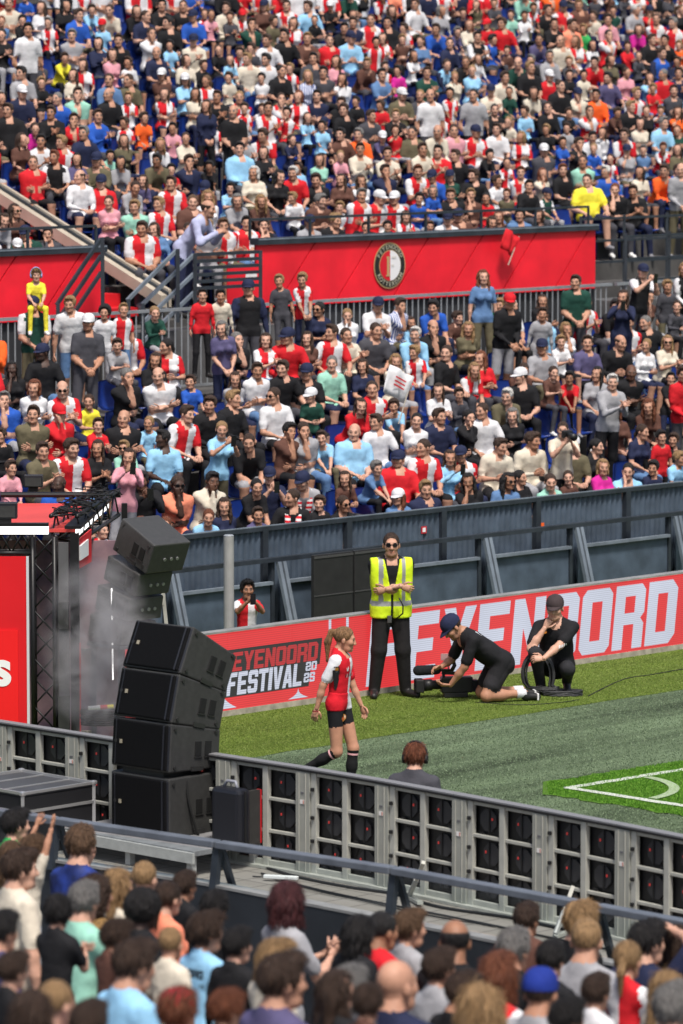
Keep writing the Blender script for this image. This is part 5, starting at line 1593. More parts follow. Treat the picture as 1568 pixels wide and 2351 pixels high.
truss(stg, (sx(105) - ox, 0.15, 0), (sx(105) - ox, 0.15, 2.16), 0.215, 'tower', 9)
truss(stg, (sx(-40) - ox, 0.15, 2.10), (sx(80) - ox, 0.15, 2.10), 0.20, 'beam', 5, (0, 1, 0))
truss(stg, (sx(150) - ox, 0.2, 2.22), (sx(150) + 0.28 - ox, 2.9, 2.22), 0.26, 'side_beam', 9, (0, 0, 1))
mm = MB(); mm.box((sx(176) - ox, 0.06, 1.10), (0.085, 0.10, 2.20)); mm.build('corner_post', truss_m, stg)
mm = MB(); mm.box((sx(187) - ox, 0.055, 0.55), (0.012, 0.09, 1.1)); mm.build('post_edge', redpaint, stg)
mm = MB(); mm.box((sx(150) - ox, 0.10, 1.05), (0.10, 0.06, 2.1)); mm.build('side_strip', new_mat('stage_grey', (0.09, 0.09, 0.095), 0.6), stg)
mm = MB(); mm.box((sx(150) - ox, 0.05, 0.30), (0.11, 0.12, 0.55)); mm.build('amp_box', spk_body, stg)
mm = MB(); mm.box((sx(150) - ox, 0.06, 1.38), (0.10, 0.12, 0.26)); mm.build('dimmer_box', spk_body, stg)
mm = MB(); mm.box((sx(45) - ox, -0.03, 2.235), (sx(116) - sx(-30), 0.06, 0.075)); mm.build('lamp_bar', white_on, stg)
mm = MB(); mm.box((sx(45) - ox, -0.02, 2.29), (sx(116) - sx(-30), 0.09, 0.03)); mm.build('bar_housing', truss_m, stg)
tr0 = np.array([sx(172) - ox, 0.02, 2.22]); tr1 = np.array([sx(172) - ox + 0.17, 2.95, 2.22])
mm = MB(); mm.bar(tr0 + [0.035, 0, -0.02], tr1 + [0.035, 0, -0.02], 0.012, 0.085); mm.build('side_lamp_bar', white_on, stg)
mm = MB(); mm.bar(tr0 + [0.0, 0, 0.035], tr1 + [0.0, 0, 0.035], 0.16, 0.03); mm.build('side_fascia', truss_m, stg)
mm = MB(); mm.box((sx(60) - ox - 0.35, 1.55, 2.20), (1.75, 2.6, 0.03)); mm.build('roof_sheet', new_mat('roof_red', (0.60, 0.06, 0.05), 0.5, noise=0.1, nscale=2), stg)
mm = MB(); mm.tube([(sx(-40) - ox, 2.9, 2.30), (sx(250) - ox, 2.9, 2.30)], 0.03, 8); mm.build('rear_bar', truss_m, stg)
mm = MB(); mm.box((sx(200) - ox + 0.25, 3.0, 1.1), (0.06, 0.06, 2.2)); mm.build('rear_post', truss_m, stg)
mm = MB(); mm.box((sx(110) - ox, 1.2, 1.0), (1.3, 0.04, 2.0)); mm.build('backdrop', new_mat('stage_purple', (0.11, 0.09, 0.26), 0.7, noise=0.75, nscale=2.0, col2=(0.42, 0.26, 0.27)), stg)
mm = MB(); mm.box((sx(240) - ox, 2.2, 0.9), (0.5, 0.03, 1.8)); mm.build('side_cloth', new_mat('stage_cloth', (0.10, 0.10, 0.105), 0.8, noise=0.3, nscale=3), stg)
mm = MB(); mm.prism([(sx(180) - ox, 0.1, 1.83), (sx(203) - ox, 0.8, 1.83), (sx(203) - ox, 0.8, 2.16), (sx(180) - ox, 0.1, 2.12)], (0.01, -0.004, 0)); mm.build('sign', redpaint, stg)
mm = MB(); mm.prism([(sx(184) - ox, 0.1, 1.92), (sx(197) - ox, 0.6, 1.92), (sx(197) - ox, 0.6, 2.08), (sx(184) - ox, 0.1, 2.06)], (0.018, -0.012, 0)); mm.build('sign_face', new_mat('letter_white', (0.78, 0.78, 0.78), 0.6), stg)
mm = MB(); mm.tube([(sx(252) - ox, 0.9, 0.62), (sx(250) - ox, 0.9, 1.55)], 0.008, 8); mm.build('light_tube', white_on, stg)
# loose cables on the roof truss, and boxes
rr = random.Random(11)
mm = MB()
for k in range(46):
    f = rr.uniform(0, 1); c0 = np.array([sx(150) - ox + 0.28 * f, 0.2 + 2.7 * f, 2.36]) + [rr.uniform(-0.14, 0.14), rr.uniform(-0.1, 0.1), rr.uniform(-0.02, 0.06)]
    P = [c0 + [rr.uniform(-0.12, 0.12), rr.uniform(-0.2, 0.2), rr.uniform(-0.04, 0.03)] for _ in range(5)]
    mm.tube(P, rr.uniform(0.004, 0.009), 5)
tag(mm.build('cable_tangle', rubber, None, smooth=True), 'tangle of black cables lying on the stage roof truss', 'cables', kind='stuff').location = (ox, YS, 0)
for px, py, w, hgt, lb in ((77, 1118, 0.20, 0.13, 'small black lamp box on the stage roof'), (12, 1190, 0.24, 0.16, 'black lamp box at the front edge of the stage roof')):
    z_ = 2.30 if py < 1150 else 2.33
    p = G(px, py, z_)
    o = tag(empty('lamp_box', p), lb, 'lamp')
    mm = MB(); mm.box((0, 0, hgt / 2), (w, 0.12, hgt)); mm.build('housing', spk_chamf, o, bevel=0.008)
    mm = MB(); mm.box((0, -0.064, hgt * 0.45), (w * 0.86, 0.008, hgt * 0.7)); mm.build('front', spk_body, o)
    mm = MB(); mm.box((0, 0, -0.02), (w * 0.5, 0.05, 0.05)); mm.build('bracket', truss_m, o)
# coil of cable and coloured plugs behind the near board
pc = G(228, 1730, 0.0)
mm = MB()
for k in range(7):
    a_ = np.linspace(0, 2 * math.pi, 20)
    mm.tube([(0.19 * math.cos(a) + rr.uniform(-.01, .01), 0.12 * math.sin(a), 0.30 + 0.022 * k) for a in a_], 0.011, 6)
tag(mm.build('cable_coil', rubber, None, smooth=True), 'black cable coil with coloured plugs beside the speaker stack', 'cable coil').location = tuple(pc)
pgt = tag(empty('plug', pc + [0.02, -0.12, 0.47]), 'red and yellow banded cable plug on the coil', 'plug')
mm = MB(); mm.tube([(-0.12, 0, 0), (0.0, 0, 0.01)], 0.022, 10); mm.build('white_band', new_mat('white_plastic', (0.72, 0.72, 0.70), 0.5), pgt); mm = MB(); mm.tube([(0.0, 0, 0.01), (0.07, 0, 0.015)], 0.022, 10); mm.build('red_band', redpaint, pgt)
mm = MB(); mm.tube([(0.07, 0, 0.015), (0.13, 0, 0.02)], 0.02, 10); mm.build('yellow_band', new_mat('plug_yellow', (0.7, 0.6, 0.02), 0.5), pgt)
# smoke drifting out of the stage
sm = bpy.data.materials.new('smoke'); sm.use_nodes = True
nt = sm.node_tree; nt.nodes.remove(nt.nodes['Principled BSDF'])
pvn = nt.nodes.new('ShaderNodeVolumePrincipled'); pvn.inputs['Color'].default_value = (0.97, 0.95, 0.96, 1); pvn.inputs['Anisotropy'].default_value = 0.2
tc = nt.nodes.new('ShaderNodeTexCoord'); nz = nt.nodes.new('ShaderNodeTexNoise'); nz.inputs['Scale'].default_value = 2.6; nz.inputs['Detail'].default_value = 5; nz.inputs['Distortion'].default_value = 0.9
nt.links.new(tc.outputs['Object'], nz.inputs['Vector'])
ln = nt.nodes.new('ShaderNodeVectorMath'); ln.operation = 'LENGTH'
mpn = nt.nodes.new('ShaderNodeMapping'); mpn.inputs['Scale'].default_value = (1 / 0.62, 1 / 0.8, 1 / 1.05)
nt.links.new(tc.outputs['Object'], mpn.inputs['Vector']); nt.links.new(mpn.outputs['Vector'], ln.inputs[0])
fo = nt.nodes.new('ShaderNodeMapRange'); fo.inputs[1].default_value = 1.0; fo.inputs[2].default_value = 0.2; nt.links.new(ln.outputs['Value'], fo.inputs[0])
mr = nt.nodes.new('ShaderNodeMapRange'); mr.inputs[1].default_value = 0.44; mr.inputs[2].default_value = 0.70; mr.inputs[3].default_value = 0.0; mr.inputs[4].default_value = 6.5; nt.links.new(nz.outputs['Fac'], mr.inputs[0])
mu = nt.nodes.new('ShaderNodeMath'); mu.operation = 'MULTIPLY'; nt.links.new(fo.outputs[0], mu.inputs[0]); nt.links.new(mr.outputs[0], mu.inputs[1])
nt.links.new(mu.outputs[0], pvn.inputs['Density']); nt.links.new(pvn.outputs[0], nt.nodes['Material Output'].inputs['Volume'])
b = Body(); b.ell((0, 0, 0), (0.62, 0.8, 1.05), 0)
P, Fq, _ = b.mesh(0.12, half=False)
me = bpy.data.meshes.new('smoke'); me.from_pydata(P.tolist(), [], Fq.tolist()); me.materials.append(sm)
o = bpy.data.objects.new('smoke', me); COL.objects.link(o); o.location = (sx(232), 45.2, 1.05)
tag(o, 'pale smoke drifting between the stage and the stacked loudspeakers', 'smoke', kind='stuff')
# ---------------------------------------------------------------- spectators of the far stand
# x, y of the head in enlarged quarters of the picture, then build, top, hair and flags
LOW3 = """125,365,mGk,Tc 305,330,mWl,T 345,365,mZb,TwB 430,480,kWa,T 525,475,kFl,T 565,490,kAb 225,590,mKk,cDB 390,660,fDg 165,770,fWr 200,745,kWb 195,850,mWg 325,840,mFx,sB
615,650,mFw,B 600,720,mKg 705,740,fKb 775,780,mWx,X 740,505,kGl 690,540,mFb 795,485,fFk 790,655,mGx,K 900,400,kRk,T 980,405,kEk,T 1005,260,fVg,T 1110,250,mKk,Tc 1285,285,kZl,T
1365,325,kFl,T 1465,440,fNk,s 1140,540,mKg 1095,600,kAk 1055,670,kGb 985,640,fGl 1185,600,fGb 1240,530,fFb 1260,595,mFb 1340,590,mRb,c 1510,520,mFb 1445,525,kFb 1425,600,fQb
1190,740,mWb 1240,690,fEl,s 1310,660,mKb 1295,805,mWb,s 1410,690,kUb 1355,820,kFl 1525,650,mCg 1450,760,fNk 905,830,kUb 990,800,kAb 1085,795,fAb 965,885,mKb 1080,860,mKl
1165,870,kWl 1250,880,kFl 1455,890,kGb,w 1550,790,kFb 40,905,mUg 100,880,fKk,D 300,900,mRg,r 1090,760,kEb 1030,700,fZb"""
LOW4 = """50,500,fWl 160,430,mWk,c 250,420,mSb 315,430,mBw 430,410,mUk 165,495,mZx 230,490,mZb 355,500,kAk 440,470,mKx 505,515,kJl 545,525,kQb 580,560,fTl 60,590,mEx 160,620,kUb 345,560,kBb
300,600,fAl 440,530,mKb 255,650,fEl 475,650,mKb 375,685,kFl 230,690,kBb 130,740,fNb 460,800,fWb 165,800,mFb 380,800,kUl 590,735,fFl 670,720,fRr 700,510,kJl,T 620,285,fDr,T 690,240,mKk,Tr 685,450,kRl
790,500,fWw 790,545,kEl 850,470,kWb 850,510,kAb,T 930,440,fKb 985,460,mBb 970,500,mEb 1045,370,mGb,T 940,605,mAb,c 1030,640,kWl 1060,600,fWl 1120,500,mFb 1140,625,mVb 955,680,mNb 1005,710,kWk
1260,630,mKx,B 1320,740,mKx,D 1330,550,mFr,B 1390,600,fWl 1455,620,mKx 1500,570,fEl,s 1265,450,mKk 1350,420,fQb 1445,385,kZl,T 1245,280,fNb,TP 1320,125,mKk,TPc 1540,240,fKl,T 1540,440,kZb 1510,500,kAb
965,790,kQb 1060,800,kRk,d 1115,750,kRk,D 1175,740,fAk 865,770,mKk,w 795,790,fQb 740,850,mTw 815,880,fKg 560,880,kZb 490,880,mNb,B 205,900,mWb 270,920,kBb 40,900,fRb 20,830,fQb 1170,800,mAw,TC
1310,820,kFl 1460,810,kKk,T 1540,760,mRb,T 1430,910,fQr 680,900,mWb 620,820,kFb 1225,830,fZb 1390,700,kBb"""
LOW5 = """570,45,mKx,Xh 700,85,kBl 205,100,mTb 345,80,mFb 35,140,kKb 125,210,fTk 70,290,kPb 265,180,mWb 435,20,kYb 460,100,kRb 770,135,mBk,D 750,190,kKb,d 940,80,fBl,TP 510,220,fPb,TP 470,160,fKb 350,260,kBb
290,290,mUx,D 415,350,kWx,D 700,330,mKk,PD 815,365,mHx,sD 945,330,mEk,D 930,440,fBr 1055,420,fNb 1165,360,fKk 1265,300,mNk,cP 1345,350,mKx,SB 1395,290,mAk,cSB 1485,450,kKb 1155,10,mKb,K
1320,10,mQk 1420,80,mAb,B 1475,115,kBl 1520,130,kBb 60,60,mUg,C 155,20,mTb 30,230,fEb 1010,210,kAb"""
LOW6 = """60,160,mBx,h 120,170,kFb 265,240,mRb,chB 45,390,kQb 40,90,fAb 225,40,fEk 235,150,fKb 340,30,fWk 390,120,mFb 430,225,kAk 500,225,fBb,Ph 535,110,mWk,d 580,30,fKk 465,30,fWk 605,200,mFk,cB 700,110,mEb
720,20,mKk,c 765,190,fSw 640,340,fKk,d 760,340,fDk,sd 850,290,fKk 580,330,kAk,D 1090,170,mTg,w 1170,180,fKk 1200,260,fMl 975,60,mEx,TPQ 1365,60,fNb 1440,150,kRk,T 1525,150,kKb 1545,240,kBl 880,90,mEb 1300,40,fQr"""
UP1 = """100,140,mWk,T 210,65,fWb 30,170,fKk 120,110,kKk 185,20,mFb 60,20,mEb 140,20,kUb 370,60,mUb 420,50,kBb 350,160,mAg 415,105,kBb 490,130,kBb,r 500,40,mEb 610,60,fKb 680,30,mNb 710,110,mWb 735,185,mNx
760,30,mKk 795,110,mKk,s 860,100,mKb 910,30,mUb,c 960,150,kFb 985,90,kPb 1060,30,mEb 1130,90,kFb,r 1170,110,mGb,B 1250,190,mWb,B 1320,170,mKk 1335,20,mFb,X 1435,30,mBb 1560,120,mKk 470,220,fNk
530,260,fPb 560,230,mKb 610,310,kWb 680,310,kFb 750,255,mDb,sB 800,220,kBk 870,280,fEb 950,310,kKb 1020,300,kKb 1075,290,kBb 1100,250,kFb 1245,270,mWk 1305,270,mKk 860,210,mKb 290,270,kYb 355,290,fEb
300,220,mAb 120,340,mAk 205,400,kKl 285,360,fPr 360,370,fEb 405,360,fFb 520,370,mDx 610,380,mTx 675,380,kCk 765,350,fQb,w 1070,370,kEb 1130,360,kFk 1180,310,kZb 1225,370,kWk,X 1355,350,kFl 1430,360,fSl
1505,330,mZk,s 1560,360,fPb 120,420,mNb,w 45,390,kKb 20,460,fQb 65,500,mKb,h 260,510,mKb,C 290,450,mUg 375,435,mCb 340,530,kKb 460,540,mUb 520,440,mKx 615,470,kFl 780,430,fFb,X 835,470,kFb 920,430,fEb
920,500,fNb,T 1045,500,mKx,TB 1095,500,kFb,T 1120,450,mFl 1180,440,fWl 1250,490,mFb 1310,450,mFb 1300,520,mGk 1430,560,kBb 1500,590,kBk 1560,450,mKb 155,570,fMb 110,650,fQb 185,680,kFb 280,710,mKr,B
405,620,mNg 530,590,kOb 680,560,kOb 600,580,kFb 485,660,kZl 585,650,fTb 650,640,mZk,sB 740,650,fWl 815,620,kPk 370,730,fVk 565,720,fAk 725,710,mTk,d 1120,690,mBk,sh 1225,600,mFb 1230,700,fKb 1295,660,kQl
1355,660,kNb 380,780,mWx 500,750,kCk 885,780,mNb 805,830,kRk 575,840,fAb 660,850,kVb 980,760,kKk,d 1180,790,fEw 1280,820,fKk 1370,780,mRw 1490,830,mKb,B 1390,860,kBb 530,900,fPb,h 810,870,mFb 980,900,fWl
1060,880,kBk 1100,900,fAg 1200,900,fQl 870,640,fEb 1000,590,kFb 240,330,kAb 430,480,fKb"""
UP2 = """355,20,mWb 470,60,fAg 560,60,kNb 210,40,fNb 70,110,kAb 60,180,mBb,c 20,200,kFb 130,210,kFk,T 210,180,fFb 310,150,kFb 270,140,kEl 385,190,fDb 430,180,mUb 345,280,kWb 215,330,kFb 280,340,kMk 410,330,mGb
460,360,fBb 510,250,mNk 535,350,fEl 620,330,fBl,s 640,170,mKk 705,200,kUk 690,130,kRb,r 760,110,mRb 800,80,kCb 890,160,mVk 860,90,kWb 960,50,mKb 990,110,mKb 1070,140,mHb 1130,150,kJl 1180,100,kEb 1240,90,mPb
1240,150,mFk 1365,120,fMb 1360,40,mAw 1465,90,mFb 1440,180,mKb 1500,180,mKk 780,250,kQb 820,280,mGx,K 880,290,mKl 970,260,mAg 1025,260,mEx 950,210,kKb 1250,280,fTb 1330,230,kRb 1380,270,kZb 1480,250,mUb
1325,330,fPb 705,410,mEb,c 765,420,mEb 875,410,fEb 1015,400,mKb 1060,360,kKb 1130,360,kEk 1190,440,mOk 1245,410,mVk 380,460,mWx,T 470,460,kFk,T 580,440,mAk,T 510,410,mWb 720,500,mKk 865,530,kBb 965,490,mKx,S
1060,530,kKb 1340,490,mKl 1390,570,fEk 1490,570,mBg 1140,610,mWk,KB 735,590,mWb,s 430,590,mEx 150,530,mZb 90,480,kKk 205,570,kRb 30,500,mKb 790,610,kEl 850,660,fFl 905,570,mKx 960,610,kKl 1055,600,kAb 1030,670,kUb
1100,650,mKb 105,680,mEb,C 230,710,mEb,C 385,690,mEb 15,740,kPl 550,720,mKb 620,800,mKb,B 360,780,mFr 430,760,kKk,H 375,850,kAl 225,790,mNb 110,850,fWb 160,810,fPb 30,830,fQb 780,770,kFb 750,860,kWb 860,840,mKk
1030,780,mKr 1130,740,mCb 1165,820,mYx,h 1240,810,mUw 1255,750,kFb 1300,760,kFb 1390,810,fEk 1300,680,mFb 1380,900,mKb 1520,780,mAx,T 1560,850,mUb 1430,370,fBb 1540,420,mZb 1560,300,kNb 620,480,kZb 1250,520,kQb"""
OFFS = {'LOW3': (0, 470.6), 'LOW4': (784, 470.6), 'LOW5': (0, 941.3), 'LOW6': (784, 941.3), 'UP1': (0, 0), 'UP2': (784, 0)}
rng = random.Random(21)
ROWS = [(n, z, 'lower') for n, z in zip(ROW_N, ROW_Z)] + [(n, z, 'upper') for n, z in zip(UP_N, UP_Z)]
ROWS_STAND = [(8.88, 2.22, 'lower')]
def head_z(b, st): return {'m': 1.165, 'h': 1.17, 'f': 1.11, 'k': 0.96, 'g': 0.93}[b] if not st else {'m': 1.60, 'h': 1.6, 'f': 1.50, 'k': 1.22, 'g': 1.18}[b]
SC = {'m': 1.0, 'h': 1.02, 'f': 0.945, 'k': 0.79, 'g': 0.77}
def seat_fit(px, py, b, st, tier):
    hsc = 0.905 if tier == 'lower' else 0.87
    cand = []
    for r, (n, z, ti) in enumerate(ROWS):
        if ti != tier: continue
        zc = z + (head_z(b, st) * hsc if st else 0.44 + (head_z(b, st) - 0.44) * hsc)
        t, _ = on_plane(px, py, n)
        x, y, Z = proj(S(t, n, zc))
        # same column: slide along the row until x agrees
        for _ in range(3):
            dx = px - x; t += dx / (LENS_F / Z * E1[0]); x, y, Z = proj(S(t, n, zc))
        d = abs(y - py)
        cand.append((d, r, t, (y - py) / (LENS_F / Z)))
    cand.sort()
    for c_ in cand[:2]:
        if all(abs(c_[2] - q) > (0.34 if not st else 0.2) for q in TAKEN.get(c_[1], [])):
            break
    else:
        if not st: return None
        c_ = cand[0]
    TAKEN.setdefault(c_[1], []).append(c_[2])
    return c_
TAKEN = {}
people = []                           # dicts: row, t, spec
for nm, txt in (('LOW3', LOW3), ('LOW4', LOW4), ('LOW5', LOW5), ('LOW6', LOW6), ('UP1', UP1), ('UP2', UP2)):
    ox_, oy_ = OFFS[nm]
    for w in txt.split():
        q = w.split(',')
        px, py = ox_ + float(q[0]) * 0.5, oy_ + float(q[1]) * 0.5
        b, top, hr = q[2]
        fl = q[3] if len(q) > 3 else ''
        if 'h' in fl and b == 'm': b = 'h'
        if b == 'k' and rng.random() < 0.3 and hr in 'lb' and 'T' not in fl: b = 'g'
        tier = 'lower' if nm.startswith('LOW') else 'upper'
        sf = seat_fit(px, py, b, 'T' in fl, tier)
        if sf is None: continue
        d, r, t, dz = sf
        lift = max(-0.04, min(0.10, dz)) if b in 'mfh' else max(-0.03, min(0.30, dz))
        if 'T' in fl and b in 'kg': lift = max(-0.03, min(0.45, dz))
        people.append(dict(row=r, t=t, b=b, top=top, hair=hr, fl=fl, lift=lift, tier=tier))
# keep neighbours apart, then fill the larger gaps
FILL_TOP = 'KKKKKKNNNWWFFFFFFFRRRBBUGAZZZEPTDCQQVHO'
EMPTY = []
for r in range(len(ROWS)):
    n, z, tier = ROWS[r]
    L = sorted([p for p in people if p['row'] == r], key=lambda p: p['t'])
    for _ in range(30):
        for a, b in zip(L[:-1], L[1:]):
            g_ = b['t'] - a['t']; need = (0.41 if tier == 'lower' else 0.39) if (a['b'] in 'mfh' and b['b'] in 'mfh') else 0.35
            if g_ < need:
                a['t'] -= (need - g_) / 2; b['t'] += (need - g_) / 2
        L.sort(key=lambda p: p['t'])
    lo_t = on_plane(-40, 500, n)[0]; hi_t = on_plane(1610, 500, n)[0]
    if tier == 'lower' and r < 3: lo_t = on_plane(220, 1100, n)[0]
    pts = [lo_t - 0.3] + [p['t'] for p in L] + [hi_t + 0.3]
    for a, b in zip(pts[:-1], pts[1:]):
        k = int((b - a) / (0.42 if tier == 'lower' else 0.40)) - 1
        for i in range(k):
            t = a + (b - a) * (i + 1) / (k + 1)
            if tier == 'upper' and 6.4 < t < 7.6: continue
            if tier == 'upper' and n < 12.0 and t > 16.3: continue
            px, py, _ = proj(S(t, n, z + 1.1))
            if rng.random() < (0.10 if tier == 'upper' else 0.22):
                EMPTY.append((r, t)); continue
            b_ = rng.choice('mmmmffkkgh')
            people.append(dict(row=r, t=t, b=b_, top=rng.choice(FILL_TOP), hair=rng.choice('kkbbbblllgmmr'), fl=rng.choice(['', '', '', 'X', 'C', 'H', 's', 'c', 'w', '']), lift=0.0 if b_ in 'mfh' else rng.uniform(0, 0.2), tier=tier))
POSES = {'m': [('lap', -35), ('lap', 15), ('wide', -60), ('cross', -25), ('knees', -45), ('clap', -20), ('chin', -5), ('hold', 25), ('lap', -70)],
         'f': [('lap', -40), ('lap', 20), ('clap', -30), ('chin', -15), ('hold', -60), ('knees', -20), ('cross', -30)],
         'k': [('lap', -45), ('lap', 15), ('clap', -25), ('hold', -60), ('knees', -20)],
         'g': [('lap', -30), ('clap', -10), ('hold', -40)],
         'h': [('lap', -30), ('cross', -20), ('wide', -35)]}
STAND_POSES = {'m': [('front', -30), ('side', -25)], 'f': [('front', -35), ('side', -10)], 'k': [('front', -30), ('side', -15)], 'g': [('front', -20)], 'h': [('front', -20)]}
HS = {'m': ['short', 'short', 'buzz', 'short', 'mop'], 'h': ['short', 'buzz'], 'f': ['long', 'wavy', 'long', 'pony', 'bob', 'tied'], 'k': ['mop', 'short', 'mop'], 'g': ['long', 'pony', 'tied']}
HNAME = {'short': 'short', 'buzz': 'cropped', 'mop': 'thick', 'long': 'long', 'wavy': 'long wavy', 'pony': 'ponytailed', 'bob': 'bobbed', 'tied': 'tied back', 'curly': 'curly', 'afro': 'round curly', 'bald': 'thinning', 'mid': 'chin length'}
def spec(p):
    """figure arguments, materials and accessories of one spectator"""
    fl = p['fl']; b = p['b']; st = 'T' in fl
    pose, yaw = rng.choice((STAND_POSES if st else POSES)[b])
    for f_, nm in (('X', 'cross'), ('P', 'phone'), ('C', 'clap'), ('H', 'chin'), ('K', 'knees'), ('L', 'rail')):
        if f_ in fl: pose, yaw = nm, -25
    hr = p['hair']; cap = None; style = rng.choice(HS[b])
    if hr == 'x': style, hr = rng.choice(['none', 'bald', 'buzz']), rng.choice('bgb')
    if hr == 'a': style, hr = 'afro', 'k'
    if b in 'fg' and hr == 'g' or hr == 'w': style = 'bob' if b in 'fg' else 'short'
    for f_, cm in (('c', 'N'), ('w', 'W'), ('r', 'R')):
        if f_ in fl: cap = cloth(cm); style = 'buzz' if b in 'mkh' else style
    sk = rng.choice([0, 0, 0, 1, 1, 1, 2])
    if 'd' in fl: sk = 3
    if 'D' in fl: sk = rng.choice([4, 4, 5])
    long = rng.random() < 0.33 and p['top'] not in 'F'
    shorts = rng.random() < 0.35
    top = p['top']
    if top == 'F':
        ta_, tb_ = cloth('R'), cloth('W'); sl, sr = cloth('R'), cloth('W')
    else:
        ta_ = tb_ = sl = sr = cloth(top)
        if top in 'BUKG' and rng.random() < 0.15: sl = sr = cloth(rng.choice('WKN'))
    mats = outfit(ta_, tb_, sl, sr, cloth(rng.choice(TROUSER)), sk, hr, long, shorts, beard='B' in fl or (b in 'mh' and rng.random() < 0.12), shoe=rng.choice([0, 1, 2]))
    return dict(pose=pose, stand=st, build=b, yaw=yaw), mats, style, hr, cap, 's' in fl, long
def describe(p, style, hr, cap, glasses, pose, where):
    top = 'red and white halved shirt' if p['top'] == 'F' else CLOTH[p['top']][0] + ' top'
    bits = ['person in ' + top]
    if cap is not None: bits.append('cap' if False else {'c': 'dark cap', 'w': 'white cap', 'r': 'red cap'}[[f for f in 'cwr' if f in p['fl']][0]])
    elif style == 'none': bits.append('bald head')
    else: bits.append('%s %s hair' % (HNAME[style], HAIRC[hr][0]))
    if glasses: bits.append('sunglasses')
    ps = {'cross': 'arms crossed', 'phone': 'phone raised', 'clap': 'clapping', 'chin': 'hand at chin', 'knees': 'leaning forward'}.get(pose)
    if p['fl'].find('T') >= 0 and not ps: ps = 'standing'
    if ps: bits.append(ps)
    tail = ', ' + where
    while len((', '.join(bits) + tail).replace(',', ' ').split()) > 16 and len(bits) > 1:
        bits.pop(1 if len(bits) > 2 else -1)
    return ', '.join(bits) + tail
phone_black = new_mat('phone_black', (0.01, 0.01, 0.012), 0.25)
phone_screen = new_mat('phone_screen', (0.03, 0.035, 0.05), 0.15, emit=(0.25, 0.3, 0.4), estr=0.25)
PH = MB(); PH.box((0, 0, 0), (0.074, 0.009, 0.152)); PH.box((0, 0.006, 0), (0.068, 0.003, 0.14), 1); PH_ME = PH.mesh('phone')
PH_ME.materials.append(phone_black); PH_ME.materials.append(phone_screen)
def add_phone(o, f, label):
    """a phone between the raised hands, screen towards the face; a thing of its own"""
    M = Matrix(f['head'].tolist())
    hc = M @ Vector((0, -0.10, -0.02))
    Fd = Vector(f['frame'][3]); Ud = Vector(f['frame'][4])
    pos = hc + Fd * 0.30 - Ud * 0.045
    o2 = bpy.data.objects.new('phone', PH_ME); COL.objects.link(o2)
    W = Matrix.LocRotScale(o.location, o.rotation_euler, o.scale)
    o2.matrix_world = W @ Matrix.Translation(pos)
    tag(o2, label, 'phone', 'phones held up in the stands')
    return o2
# who is built one by one: everybody below, and the front of the upper tier
people.sort(key=lambda p: (p['row'], p['t']))
HEAD_COUNT = 0
LIMIT = 300 - 58
STUFF = []
cnt = {}
seat_label = {}
for p in people:
    r = p['row']; n, z, tier = ROWS[r]
    fa_, mats, style, hr, cap, gl, long = spec(p)
    px, py, _ = proj(S(p['t'], n, z + 1.0))
    if not (-30 < px < 1600) or py < -62: continue
    st = fa_['stand']
    nn = n + (0.0 if not st else -0.12)
    scl = SC[p['b']] * rng.uniform(0.96, 1.04) * (0.925 - 0.006 * r if tier == 'lower' else 0.87)
    face = STAND_A - math.pi / 2 - R(rng.uniform(4, 30))
    if p['top'] == 'F' or p['fl']: face = STAND_A - math.pi / 2 - R(rng.uniform(15, 35))
    k = cnt.get(r, 0); cnt[r] = k + 1
    nr = r if tier == 'lower' else r - 7
    where = '%s along %s %s row' % (ORD[min(k, 59)], ORD[nr], tier)
    kidlift = 0.0
    loc = S(p['t'], nn + (0.12 if not st else 0), z + p['lift'] + (0.44 - 0.44 * scl if not st else 0) * 1.0)
    p['where'] = where
    if HEAD_COUNT < LIMIT:
        HEAD_COUNT += 1
        o, f = person(loc, face, scl, fa_, mats, style, hr, cap, gl, sx=rng.uniform(0.97, 1.08))
        o.rotation_euler = (R(rng.uniform(-4, 7)), R(rng.uniform(-5, 5)), o.rotation_euler[2] + R(rng.uniform(-9, 9)))
        lb = describe(p, style, hr, cap, gl, fa_['pose'], where)
        tag(o, lb, 'person', 'spectators in the far stand')
        if 'S' in p['fl']:
            sc_ = MB(); hip, LM, X_, Fd_, Ud_ = f['frame']
            for s_ in (-1, 1):
                pts = [hip + LM @ np.array(q) for q in ((s_ * 0.02, 0.07, 0.50), (s_ * 0.075, 0.0, 0.495), (s_ * 0.07, -0.115, 0.40), (s_ * 0.06, -0.15, 0.25), (s_ * 0.06, -0.155, 0.10))]
                sc_.tube(pts, 0.042, 6, flat=(Fd_, 0.45))
            so = sc_.build('scarf', cloth_mat('scarf', (0.62, 0.02, 0.03), ((0.72, 0.72, 0.72), 'Z', 5.0, 0.2)), o, smooth=True)
        if 'Q' in p['fl']: PHOTOG = (o, f)
        elif fa_['pose'] == 'phone':
            add_phone(o, f, 'phone held up by the person %s' % where)
    else:
        STUFF.append((loc, face, scl, dict(fa_, h=0.054, hh=0.0205), mats, style, hr, cap))
    if not st: seat_label[(r, round(p['t'], 3))] = 'blue plastic seat under the person %s' % where
